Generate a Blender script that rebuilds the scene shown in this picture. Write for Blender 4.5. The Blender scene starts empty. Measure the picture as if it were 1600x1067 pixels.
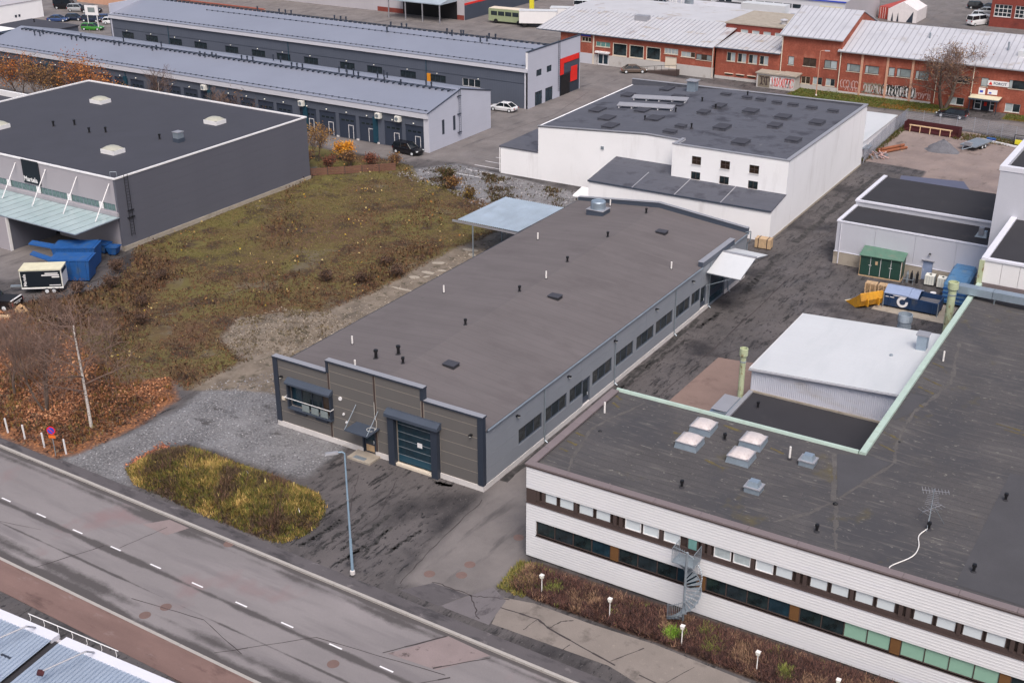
import bpy, bmesh, math, random
import numpy as np
from mathutils import Matrix, Vector, noise as mnoise

# ------------------------------------------------------------------ camera
scene = bpy.context.scene
cam_d = bpy.data.cameras.new('camera'); cam = bpy.data.objects.new('camera', cam_d)
scene.collection.objects.link(cam); scene.camera = cam
cam_d.sensor_width = 36.0; cam_d.lens = 43.11; cam_d.clip_start = 1.0; cam_d.clip_end = 6000
cam.matrix_world = (Matrix.Translation((43.15, -65.3, 48.0)) @ Matrix.Rotation(math.radians(31.89), 4, 'Z')
                    @ Matrix.Rotation(math.radians(90 - 24.56), 4, 'X') @ Matrix.Rotation(math.radians(-0.13), 4, 'Z'))
# ------------------------------------------------------------------ overcast sky and sun
SUN_EL, SUN_AZ = 56.0, 142.0          # azimuth clockwise from +Y
world = bpy.data.worlds.new('World'); scene.world = world; world.use_nodes = True
wn = world.node_tree.nodes; wl = world.node_tree.links
sky = wn.new('ShaderNodeTexSky'); sky.sky_type = 'NISHITA'; sky.sun_disc = False
sky.sun_elevation = math.radians(SUN_EL); sky.sun_rotation = math.radians(SUN_AZ)
sky.air_density = 1.0; sky.dust_density = 6.0; sky.ozone_density = 0.8
bg = wn['Background']; wl.new(sky.outputs[0], bg.inputs[0]); bg.inputs[1].default_value = 0.13
sun_d = bpy.data.lights.new('sun', 'SUN'); sun = bpy.data.objects.new('sun', sun_d)
scene.collection.objects.link(sun)
sun_d.energy = 1.5; sun_d.angle = math.radians(30); sun_d.color = (1.0, 0.985, 0.955)
az, el = math.radians(SUN_AZ), math.radians(SUN_EL)
sdir = Vector((math.sin(az) * math.cos(el), math.cos(az) * math.cos(el), math.sin(el)))
sun.rotation_euler = sdir.to_track_quat('Z', 'Y').to_euler(); sun.location = (0, 0, 120)
vs = scene.view_settings
vs.view_transform = 'Standard'; vs.look = 'None'; vs.gamma = 1.0; vs.use_curve_mapping = False
vs.exposure = 0.27
scene.render.engine = 'CYCLES'
scene.render.resolution_x, scene.render.resolution_y = 1024, 682

R = random.Random(7)
C = scene.collection

# ------------------------------------------------------------------ helpers
class MB:
    """collects geometry for ONE mesh object"""
    def __init__(s, M=None):
        s.v = []; s.f = []; s.mi = []; s.M = M
    def _a(s, pts):
        n = len(s.v)
        s.v.extend([tuple(s.M @ Vector(p)) for p in pts] if s.M is not None else [tuple(p) for p in pts]); return n
    def face(s, pts, mi=0):
        n = s._a(pts); s.f.append(tuple(range(n, n + len(pts)))); s.mi.append(mi)
    def hexa(s, p, mi=0):                 # 8 points: bottom 4 ccw, top 4 ccw
        n = s._a(p)
        for q in ((3, 2, 1, 0), (4, 5, 6, 7), (0, 1, 5, 4), (1, 2, 6, 5), (2, 3, 7, 6), (3, 0, 4, 7)):
            s.f.append(tuple(n + i for i in q)); s.mi.append(mi)
    def box(s, a, b, mi=0):
        (x0, y0, z0), (x1, y1, z1) = a, b
        s.hexa([(x0, y0, z0), (x1, y0, z0), (x1, y1, z0), (x0, y1, z0),
                (x0, y0, z1), (x1, y0, z1), (x1, y1, z1), (x0, y1, z1)], mi)
    def prism(s, poly, z0, z1, mi=0):     # vertical prism, ccw polygon
        n = len(poly); k = s._a([(x, y, z0) for x, y in poly] + [(x, y, z1) for x, y in poly])
        s.f.append(tuple(k + i for i in range(n - 1, -1, -1))); s.mi.append(mi)
        s.f.append(tuple(k + n + i for i in range(n))); s.mi.append(mi)
        for i in range(n):
            j = (i + 1) % n
            s.f.append((k + i, k + j, k + n + j, k + n + i)); s.mi.append(mi)
    def ext(s, poly, vec, mi=0):          # extrude a 3-D polygon along a vector
        n = len(poly); d = Vector(vec)
        k = s._a(list(poly) + [tuple(Vector(p) + d) for p in poly])
        s.f.append(tuple(k + i for i in range(n - 1, -1, -1))); s.mi.append(mi)
        s.f.append(tuple(k + n + i for i in range(n))); s.mi.append(mi)
        for i in range(n):
            j = (i + 1) % n
            s.f.append((k + i, k + j, k + n + j, k + n + i)); s.mi.append(mi)
    def tube(s, p, q, r0, r1=None, n=6, caps=True, mi=0):
        r1 = r0 if r1 is None else r1
        p = Vector(p); q = Vector(q); d = (q - p)
        if d.length < 1e-6: return
        d.normalize(); a = d.orthogonal().normalized(); b = d.cross(a)
        pts = []
        for c, r in ((p, r0), (q, r1)):
            for i in range(n):
                t = 2 * math.pi * i / n; pts.append(tuple(c + a * (r * math.cos(t)) + b * (r * math.sin(t))))
        k = s._a(pts)
        for i in range(n):
            j = (i + 1) % n
            s.f.append((k + i, k + j, k + n + j, k + n + i)); s.mi.append(mi)
        if caps:
            s.f.append(tuple(k + i for i in range(n - 1, -1, -1))); s.mi.append(mi)
            s.f.append(tuple(k + n + i for i in range(n))); s.mi.append(mi)
    def path(s, pts, r, n=6, mi=0):
        for a, b in zip(pts[:-1], pts[1:]): s.tube(a, b, r, r, n, True, mi)
    def lathe(s, prof, c=(0, 0), n=16, mi=0):   # list of (r,z)
        k0 = None
        for r, z in prof:
            k = s._a([(c[0] + r * math.cos(2 * math.pi * i / n), c[1] + r * math.sin(2 * math.pi * i / n), z) for i in range(n)])
            if k0 is not None:
                for i in range(n):
                    j = (i + 1) % n
                    s.f.append((k0 + i, k0 + j, k + j, k + i)); s.mi.append(mi)
            k0 = k
        s.f.append(tuple(k0 + i for i in range(n))); s.mi.append(mi)
    def mesh(s, name, mats):
        me = bpy.data.meshes.new(name); me.from_pydata(s.v, [], s.f)
        for m in (mats if isinstance(mats, (list, tuple)) else [mats]): me.materials.append(m)
        if isinstance(mats, (list, tuple)) and len(mats) > 1: me.polygons.foreach_set('material_index', s.mi)
        me.validate(); me.update(); return me
    def build(s, name, mats, parent=None, loc=(0, 0, 0), rz=0.0, smooth=False):
        me = s.mesh(name, mats)
        if smooth: me.polygons.foreach_set('use_smooth', [True] * len(me.polygons))
        return inst(name, me, parent, loc, rz)

def inst(name, me, parent=None, loc=(0, 0, 0), rz=0.0):
    o = bpy.data.objects.new(name, me); C.objects.link(o)
    o.location = loc; o.rotation_euler = (0, 0, rz)
    if parent is not None: o.parent = parent
    return o
def tag(o, label, cat, group=None):
    o['label'] = label; o['category'] = cat
    if group: o['group'] = group
    return o
def thing(name, label, cat, loc=(0, 0, 0), rz=0.0, group=None):
    o = bpy.data.objects.new(name, None); C.objects.link(o); o.empty_display_size = 0.3
    o.location = loc; o.rotation_euler = (0, 0, rz); return tag(o, label, cat, group)
def struct(o): o['kind'] = 'structure'; return o
def stuff(o): o['kind'] = 'stuff'; return o
def copy_tree(o, parent=None):
    c = o.copy(); C.objects.link(c); c.parent = parent
    for ch in list(o.children): copy_tree(ch, c)
    return c
_bc = {}
def B(name, parent, m, a, b, rz=0.0):
    """box part between two corners of its parent's frame; alike boxes share one mesh"""
    d = [b[i] - a[i] for i in range(3)]
    key = (round(d[0], 3), round(d[1], 3), round(d[2], 3), m.name)
    if key not in _bc:
        q = MB(); q.box((-d[0] / 2, -d[1] / 2, 0), (d[0] / 2, d[1] / 2, d[2])); _bc[key] = q.mesh(name, m)
    return inst(name, _bc[key], parent, ((a[0] + b[0]) / 2, (a[1] + b[1]) / 2, a[2]), rz)

def minus(rect, holes):
    """rectangle (u0,u1,z0,z1) minus holes -> list of rectangles"""
    out = [rect]
    for h in holes:
        nxt = []
        for (a, b, c, d) in out:
            x0, x1, z0, z1 = max(a, h[0]), min(b, h[1]), max(c, h[2]), min(d, h[3])
            if x0 >= x1 - 1e-4 or z0 >= z1 - 1e-4: nxt.append((a, b, c, d)); continue
            if c < z0: nxt.append((a, b, c, z0))
            if z1 < d: nxt.append((a, b, z1, d))
            if a < x0: nxt.append((a, x0, z0, z1))
            if x1 < b: nxt.append((x1, b, z0, z1))
        out = nxt
    return out
def wm(o, deg):
    """wall frame: x along the wall, y inwards, z up"""
    return Matrix.Translation(o) @ Matrix.Rotation(math.radians(deg), 4, 'Z')
def wall(name, parent, m, o, deg, L, H, holes=(), t=0.25, z0=0.0):
    q = MB(wm(o, deg))
    for (a, b, c, d) in minus((0, L, z0, H), holes): q.box((a, 0, c), (b, t, d))
    return q.build(name, m, parent)
def panels(parent, m, o, deg, cols, rows, holes, t=0.03, gap=0.025, name='panel'):
    """sandwich panels standing proud of the wall core, one object each"""
    for (u0, u1) in cols:
        for (z0, z1) in rows:
            rs = [r for r in minus((u0 + gap / 2, u1 - gap / 2, z0 + gap / 2, z1 - gap / 2), holes) if r[1] - r[0] > .03 and r[3] - r[2] > .03]
            while rs:                       # one object per connected piece
                grp = [rs.pop(0)]; more = True
                while more:
                    more = False
                    for r in list(rs):
                        if any(r[0] <= g[1] + .001 and r[1] >= g[0] - .001 and r[2] <= g[3] + .001 and r[3] >= g[2] - .001 for g in grp): grp.append(r); rs.remove(r); more = True
                q = MB(wm(o, deg))
                for (a, b, c, d) in grp: q.box((a, -t, c), (b, 0.01, d))
                q.build(name, m, parent)
_wc = {}
def window(parent, fm, gm, o, deg, u0, u1, z0, z1, nx=1, ny=1, fw=0.06, dep=0.1, sill=None, name='window', split=None, glist=None):
    """frame set back in an opening, its panes as sub-parts"""
    w, h = u1 - u0, z1 - z0
    xs = [0] + (list(split) if split else [w * i / nx for i in range(1, nx)]) + [w]
    key = (round(w, 2), round(h, 2), nx, ny, fw, fm.name, tuple(xs), dep)
    if key not in _wc:
        q = MB()
        q.box((0, dep - .04, 0), (w, dep + .05, fw)); q.box((0, dep - .04, h - fw), (w, dep + .05, h))
        for i, x in enumerate(xs):
            a = x if i == 0 else (x - fw if i == len(xs) - 1 else x - fw / 2)
            q.box((a, dep - .04, fw), (a + fw, dep + .05, h - fw))
        for k in range(1, ny):
            q.box((fw, dep - .03, h * k / ny - fw / 2), (w - fw, dep + .04, h * k / ny + fw / 2))
        _wc[key] = (q.mesh(name + '_frame', fm), {})
    me, panes = _wc[key]
    p = wm(o, deg) @ Vector((u0, 0, z0))
    wo = inst(name, me, parent, p, math.radians(deg))
    for i in range(len(xs) - 1):
        g = glist[i % len(glist)] if glist else gm
        for k in range(ny):
            pk = (round(xs[i + 1] - xs[i], 2), g.name)
            if pk not in panes:
                q = MB(); q.box((fw / 2, dep, fw / 2), (xs[i + 1] - xs[i] - fw / 2, dep + .02, h / ny - fw / 2)); panes[pk] = q.mesh('pane', g)
            inst('pane', panes[pk], wo, (xs[i], 0, h * k / ny))
    if sill is not None:
        q = MB(); q.box((-.06, -.08, -.07), (w + .06, dep - .05, 0)); q.build('sill', sill, wo)
    return wo
def text(name, body, size, m, parent, M, depth=0.01, sx=1.0, align='LEFT', bold=0.0):
    cu = bpy.data.curves.new(name, 'FONT'); cu.body = body; cu.size = size; cu.extrude = depth; cu.align_x = align; cu.offset = bold
    cu.resolution_u = 2
    to = bpy.data.objects.new(name, cu); C.objects.link(to)
    bpy.context.view_layer.update()
    me = bpy.data.meshes.new_from_object(to.evaluated_get(bpy.context.evaluated_depsgraph_get()))
    bpy.data.objects.remove(to); bpy.data.curves.remove(cu)
    me.materials.clear(); me.materials.append(m); me.transform(Matrix.Diagonal((sx, 1, 1, 1))); me.transform(M)
    return inst(name, me, parent)
def arc(c, r, a0, a1, n, z=0):
    return [(c[0] + r * math.cos(math.radians(a0 + (a1 - a0) * i / n)), c[1] + r * math.sin(math.radians(a0 + (a1 - a0) * i / n)), z) for i in range(n + 1)]
# ------------------------------------------------------------------ materials
def s2l(c):
    return tuple(((v / 255) / 12.92 if v <= 10 else (((v / 255) + .055) / 1.055) ** 2.4) for v in c)
def mat(name, col, rough=0.8, var=0.12, scale=0.6, fine=0.08, fscale=14.0, bump=0.15, metal=0.0, spec=0.4,
        seams=None, streak=None, stains=(), k=1.0, stretch=(1, 1, 1), emit=0):
    """procedural surface: base colour, broad and fine variation, optional seams (axis, period, width, factor),
    streak (stretched noise), stains [(colour, scale, lo, hi, stretch)]"""
    m = bpy.data.materials.new(name); m.use_nodes = True
    nt = m.node_tree; N = nt.nodes; L = nt.links; bs = N['Principled BSDF']
    c = tuple(v * k for v in s2l(col))
    tc = N.new('ShaderNodeTexCoord')
    def mapped(st):
        mp = N.new('ShaderNodeMapping'); mp.inputs['Scale'].default_value = st; L.new(tc.outputs['Object'], mp.inputs[0]); return mp.outputs[0]
    def nz(sc, st=(1, 1, 1), det=4, rough_=.6):
        n = N.new('ShaderNodeTexNoise'); n.inputs['Scale'].default_value = sc; n.inputs['Detail'].default_value = det; n.inputs['Roughness'].default_value = rough_
        L.new(mapped(st), n.inputs['Vector']); return n.outputs['Fac']
    def mr(src, a, b, lo, hi):
        r = N.new('ShaderNodeMapRange'); r.inputs[1].default_value = a; r.inputs[2].default_value = b; r.inputs[3].default_value = lo; r.inputs[4].default_value = hi
        L.new(src, r.inputs[0]); return r.outputs[0]
    def mul(a, b):
        q = N.new('ShaderNodeMath'); q.operation = 'MULTIPLY'
        for i, x in enumerate((a, b)):
            if isinstance(x, (int, float)): q.inputs[i].default_value = x
            else: L.new(x, q.inputs[i])
        return q.outputs[0]
    f = mr(nz(scale, stretch), .3, .7, 1 - var, 1 + var)
    fn = nz(fscale, stretch, 3)
    f = mul(f, mr(fn, .3, .7, 1 - fine, 1 + fine))
    if streak: f = mul(f, mr(nz(streak[0], streak[1], 3), .35, .65, 1 - streak[2], 1 + streak[2]))
    if seams:
        for (ax, per, wid, fac) in seams:
            sp = N.new('ShaderNodeSeparateXYZ'); L.new(tc.outputs['Object'], sp.inputs[0])
            w = N.new('ShaderNodeMath'); w.operation = 'PINGPONG'; L.new(sp.outputs[ax], w.inputs[0]); w.inputs[1].default_value = per / 2
            f = mul(f, mr(w.outputs[0], wid * .5, wid, fac, 1.0))
    mx = N.new('ShaderNodeMix'); mx.data_type = 'RGBA'; mx.blend_type = 'MULTIPLY'; mx.inputs[0].default_value = 1.0
    mx.inputs[6].default_value = (*c, 1); L.new(f, mx.inputs[7]); out = mx.outputs[2]
    for (sc_col, sc, lo, hi, st) in stains:
        q = N.new('ShaderNodeMix'); q.data_type = 'RGBA'; L.new(mr(nz(sc, st, 5, .65), lo, hi, 0, 1), q.inputs[0])
        L.new(out, q.inputs[6]); q.inputs[7].default_value = (*[v * k for v in s2l(sc_col)], 1); out = q.outputs[2]
    L.new(out, bs.inputs['Base Color'])
    bs.inputs['Roughness'].default_value = rough; bs.inputs['Metallic'].default_value = metal
    bs.inputs['Specular IOR Level'].default_value = spec
    if bump:
        b = N.new('ShaderNodeBump'); b.inputs['Strength'].default_value = bump; b.inputs['Distance'].default_value = .02
        L.new(fn, b.inputs['Height']); L.new(b.outputs[0], bs.inputs['Normal'])
    if emit:
        bs.inputs['Emission Color'].default_value = (*c, 1); bs.inputs['Emission Strength'].default_value = emit
    return m
def glass(name, col, rough=0.06, var=.5, spec=.6, k=1.0, scale=.8):
    return mat(name, col, rough, var, scale, .1, 5, 0, 0, spec, k=k)
KH = 0.62      # picture brightness of a horizontal surface -> albedo
KV = 1.0
M = {}
def add(n, *a, **kw): M[n] = mat(n, *a, **kw)
# roofs
add('felt_hall', (126, 119, 121), .95, .05, .25, .05, 30, .2, k=KH, seams=[(1, 1.0, .045, .87)], streak=(.5, (.12, 1, 1), .05), stains=[((116, 109, 111), .3, .5, .7, (.6, 1, 1)), ((134, 127, 128), .7, .6, .75, (.15, 1.5, 1)), ((104, 98, 100), 2.2, .68, .76, (1, .6, 1))])
add('felt_white', (106, 108, 120), .85, .12, .3, .09, 20, .2, k=KH, seams=[(1, 1.0, .05, .88)], stains=[((76, 77, 88), .3, .52, .66, (1, 1, 1)), ((132, 132, 140), .7, .66, .74, (1, .5, 1))])
add('felt_dark', (80, 81, 92), .9, .06, .2, .05, 30, .2, k=KH, stains=[((76, 77, 88), .3, .55, .8, (1, 1, 1))])
add('felt_office', (98, 95, 97), .95, .12, .25, .16, 14, .3, k=KH, seams=[(1, .7, .06, .80)],
    stains=[((84, 83, 88), .16, .45, .62, (1, 1, 1)), ((122, 118, 116), 1.3, .55, .70, (.25, 2.2, 1)), ((108, 100, 78), .32, .60, .74, (1, .8, 1)), ((158, 154, 148), 4.0, .63, .72, (.6, 1, 1)), ((176, 172, 164), 2.2, .66, .74, (.3, 3, 1))])
add('felt_black', (64, 63, 69), .9, .08, .4, .07, 25, .2, k=KH, stains=[((86, 82, 84), .3, .6, .8, (1, 1, 1))])
add('roof_blue', (163, 167, 183), .42, .05, .1, .02, 6, .02, .3, .5, k=.80, seams=[(0, .6, .02, .93)])
add('roof_tin', (226, 226, 234), .5, .05, .3, .03, 6, .03, .2, .5, k=.70, stains=[((196, 186, 180), .5, .58, .72, (.5, 1, 1)), ((206, 206, 214), .2, .5, .7, (1, 1, 1))])
add('roof_tin_stained', (226, 225, 230), .55, .06, .3, .04, 6, .03, .15, .5, k=.70, stains=[((190, 168, 140), .45, .58, .72, (.5, 1, 1)), ((170, 150, 146), .35, .60, .75, (1, .5, 1))])
add('roof_white', (234, 236, 240), .5, .03, .2, .02, 6, .02, .1, .5, k=.73, seams=[(1, 1.1, .02, .95)], stains=[((222, 226, 230), .35, .5, .75, (1, .25, 1)), ((204, 208, 210), .8, .68, .8, (1, .4, 1))])
add('corr_steel', (186, 200, 214), .4, .1, .4, .05, 8, .03, .3, .5, k=.85, stains=[((172, 184, 198), .8, .5, .7, (1, .2, 1))])
add('corr_light', (178, 192, 212), .45, .08, .4, .05, 8, .03, .4, .5, k=.72)
# walls
add('panel_tan', (103, 100, 99), .6, .03, .4, .02, 8, .03, 0, .4, k=.95)
add('core_tan', (152, 143, 134), .8, .05, .5, .04, 8, .05, k=.9)
add('panel_grey', (134, 138, 146), .5, .05, .3, .02, 8, .03, 0, .4, k=1.04)
add('core_grey', (112, 118, 130), .8, .05, .5, .04, 8, .05, k=.8)
add('charcoal', (48, 55, 68), .5, .06, .6, .03, 8, .03, 0, .4)
add('charcoal_light', (66, 74, 88), .5, .06, .6, .03, 8, .03, 0, .4)
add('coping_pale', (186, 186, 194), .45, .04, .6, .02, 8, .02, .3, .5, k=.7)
add('plinth', (206, 201, 200), .85, .07, 1.2, .05, 10, .08, stains=[((176, 168, 162), 1.5, .56, .75, (.4, .4, 2))], k=1.0)
add('concrete', (172, 162, 150), .9, .1, .8, .08, 12, .2, stains=[((140, 130, 118), 1.2, .55, .75, (1, 1, 1))], k=.85)
add('render_white', (238, 237, 240), .8, .025, .25, .015, 12, .04, k=1.0, stains=[((220, 218, 220), .5, .55, .8, (1, 1, .2)), ((204, 199, 196), .9, .72, .85, (1, 1, .15))])
add('mart_grey', (93, 94, 105), .55, .035, .2, .02, 10, .03, 0, .4, k=1.0)
add('mart_front', (166, 161, 168), .55, .03, .2, .02, 10, .03, 0, .4, k=.95)
add('long_wall', (84, 90, 104), .6, .05, .3, .03, 8, .03, seams=[(0, .45, .03, .86)])
add('long_pale', (196, 196, 206), .55, .03, .3, .02, 8, .03, seams=[(2, .25, .015, .92)])
add('long_door', (50, 58, 74), .5, .05, .5, .03, 8, .03)
add('gable_pale', (184, 186, 200), .55, .03, .3, .02, 8, .03, seams=[(2, 1.1, .015, .9)])
add('ware_wall', (188, 189, 199), .55, .04, .2, .02, 8, .03, k=1.0)
add('ware_trim', (212, 212, 222), .5, .03, .4, .02, 8, .02)
add('clad_white', (216, 216, 220), .55, .03, .2, .02, 8, .02, k=1.0, stains=[((206, 206, 218), .3, .55, .8, (.2, 1, 2))])
add('brown_trim', (72, 60, 58), .6, .08, .5, .05, 8, .05)
add('brown_coping', (132, 120, 122), .6, .06, .5, .04, 8, .05, k=.8)
add('wood_post', (108, 76, 46), .6, .15, .8, .1, 12, .1)
add('mint', (188, 208, 198), .55, .06, .7, .04, 8, .04, .1, .5, k=.85, stains=[((166, 180, 160), .9, .58, .78, (1, 1, 1))])
add('mint_rust', (172, 180, 148), .65, .1, 1.2, .08, 8, .1, stains=[((118, 92, 58), 2.0, .56, .68, (1, 1, .5))])
add('zinc', (158, 172, 186), .4, .1, .8, .06, 8, .04, .55, .5)
add('galv', (150, 160, 170), .45, .1, 1.0, .06, 8, .04, .5, .5)
add('corr_wall', (200, 202, 214), .5, .04, .2, .02, 8, .02, .1, .5, stains=[((178, 174, 176), .4, .56, .75, (.5, 1, 1.5))])
add('brick', (150, 82, 66), .9, .18, .5, .2, 3.5, .2, seams=[(2, .28, .025, .9)], stains=[((118, 62, 52), .22, .5, .72, (1, 1, 1)), ((176, 116, 98), .5, .56, .74, (1, 1, 1))])
add('brick_dark', (128, 62, 54), .9, .12, .4, .14, 3.5, .2, seams=[(2, .28, .025, .9)], stains=[((104, 52, 48), .3, .5, .72, (1, 1, 1))])
add('brick_pil', (196, 152, 130), .9, .1, .8, .1, 4, .1)
add('stone_base', (186, 182, 180), .9, .08, .4, .06, 6, .15, stains=[((150, 142, 138), .8, .56, .75, (1, 1, 1))])
add('white_paint', (226, 224, 226), .55, .03, .8, .02, 8, .02)
add('cream', (214, 202, 186), .6, .05, .8, .03, 8, .03)
add('grey_far', (176, 172, 178), .7, .05, .2, .03, 6, .03, seams=[(0, 2.4, .03, .85)])
add('grey_far_lt', (200, 200, 206), .7, .04, .2, .03, 6, .03)
add('tarp', (104, 108, 132), .7, .06, .4, .05, 6, .1, k=.7)
# glass
M['glass'] = glass('glass', (40, 50, 56)); M['glass_hall'] = glass('glass_hall', (58, 62, 64), .08)
M['glass_teal'] = glass('glass_teal', (30, 52, 64), .08); M['glass_off'] = glass('glass_off', (34, 46, 50), .05, .8)
M['glass_sky'] = glass('glass_sky', (128, 138, 140), .1, .2); M['glass_mart'] = glass('glass_mart', (104, 128, 128), .1, .3)
M['glass_brown'] = glass('glass_brown', (66, 54, 46), .1, .5); M['blind'] = mat('blind', (206, 214, 220), .35, .03, .5, .01, 6, 0, 0, .6)
M['film_green'] = mat('film_green', (140, 178, 160), .3, .05, .6, .02, 6, 0, 0, .6)
M['glass_pale'] = glass('glass_pale', (170, 180, 184), .12, .15)
M['glass_green'] = glass('glass_green', (104, 146, 142), .1, .2)
M['glass_canopy'] = mat('glass_canopy', (182, 202, 206), .25, .06, .4, .03, 6, .02, 0, .6, k=.78)
M['dome'] = mat('dome', (216, 206, 206), .35, .08, 2.0, .04, 10, .03, 0, .5, k=.8, stains=[((188, 176, 172), 3.0, .55, .75, (1, 1, 1))])
M['dome_mart'] = mat('dome_mart', (196, 194, 180), .35, .05, 2.0, .04, 10, .03, 0, .5, k=.75)
# small things
for n, c, r in (('black', (24, 24, 28), .5), ('rubber', (28, 28, 30), .85), ('blue_steel', (28, 92, 168), .45), ('blue_light', (74, 132, 186), .45),
                ('navy', (26, 62, 106), .45), ('skip_grey', (140, 154, 184), .45), ('green_box', (34, 70, 60), .5), ('green_roof', (82, 124, 104), .5),
                ('amber', (226, 152, 26), .45), ('timber', (206, 160, 110), .8), ('pipe_white', (228, 224, 222), .6), ('pole_blue', (132, 156, 176), .45),
                ('red_steel', (188, 64, 54), .5), ('red_sign', (222, 40, 32), .5), ('sign_blue', (52, 72, 186), .5), ('sign_orange', (226, 110, 40), .5), ('orange_box', (214, 140, 40), .5),
                ('rust_pipe', (150, 88, 60), .8), ('tent', (216, 210, 212), .8), ('bus_green', (146, 156, 124), .5), ('yellow', (226, 214, 60), .6),
                ('dark_red', (72, 32, 36), .6), ('marking', (226, 224, 228), .7), ('chrome', (200, 204, 210), .25), ('lamp_white', (238, 236, 226), .4),
                ('sign_black', (20, 28, 38), .5), ('container_white', (222, 222, 214), .6), ('plastic_black', (30, 30, 34), .6), ('ac_white', (224, 222, 216), .6),
                ('teal_dark', (28, 66, 84), .5), ('mart_yellow', (210, 204, 178), .6), ('graf_black', (22, 22, 24), .7), ('graf_grey', (178, 172, 170), .8), ('graf_pink', (192, 158, 154), .8), ('graf_olive', (128, 118, 104), .8),
                ('wood_pale', (214, 184, 148), .85), ('manhole', (112, 92, 88), .8), ('crack', (62, 56, 58), .95)):
    M[n] = mat(n, c, r, .07, 1.5, .05, 12, .04)
M['timber'] = mat('timber', (188, 160, 128), .85, .16, 3, .12, 14, .1)
for n, c, d in (('blue_steel', (34, 84, 146), (70, 92, 118)), ('blue_light', (84, 130, 172), (120, 140, 156)), ('navy', (30, 56, 92), (70, 78, 90)), ('green_box', (38, 68, 60), (66, 76, 68)), ('green_roof', (88, 122, 106), (110, 120, 108)), ('red_steel', (170, 70, 60), (130, 66, 56)), ('amber', (206, 148, 44), (150, 110, 60)), ('rust_pipe', (142, 88, 62), (108, 74, 60))):
    M[n] = mat(n, c, .55, .12, 1.2, .08, 10, .06, stains=[(d, 1.1, .52, .72, (1, 1, .4)), ((96, 84, 76), 2.6, .64, .74, (1, 1, .6))])
for n, c in (('car_black', (26, 27, 32)), ('car_white', (224, 224, 228)), ('car_green', (66, 140, 54)), ('car_blue', (52, 74, 120)), ('car_silver', (168, 170, 174)), ('car_brown', (98, 84, 76)), ('car_red', (140, 40, 40)), ('car_navy', (34, 44, 66))):
    M[n] = mat(n, c, .22, .04, .8, .01, 10, 0, .1, .6)
M['car_glass'] = glass('car_glass', (26, 32, 38), .05)
M['tail'] = mat('tail', (150, 22, 26), .3, .05); M['head'] = mat('head', (220, 224, 228), .2, .05)
M['seam_grey'] = mat('seam_grey', (186, 186, 196), .5, .06, .5, .03, 6, .02, .2, .5, k=.72)
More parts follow.
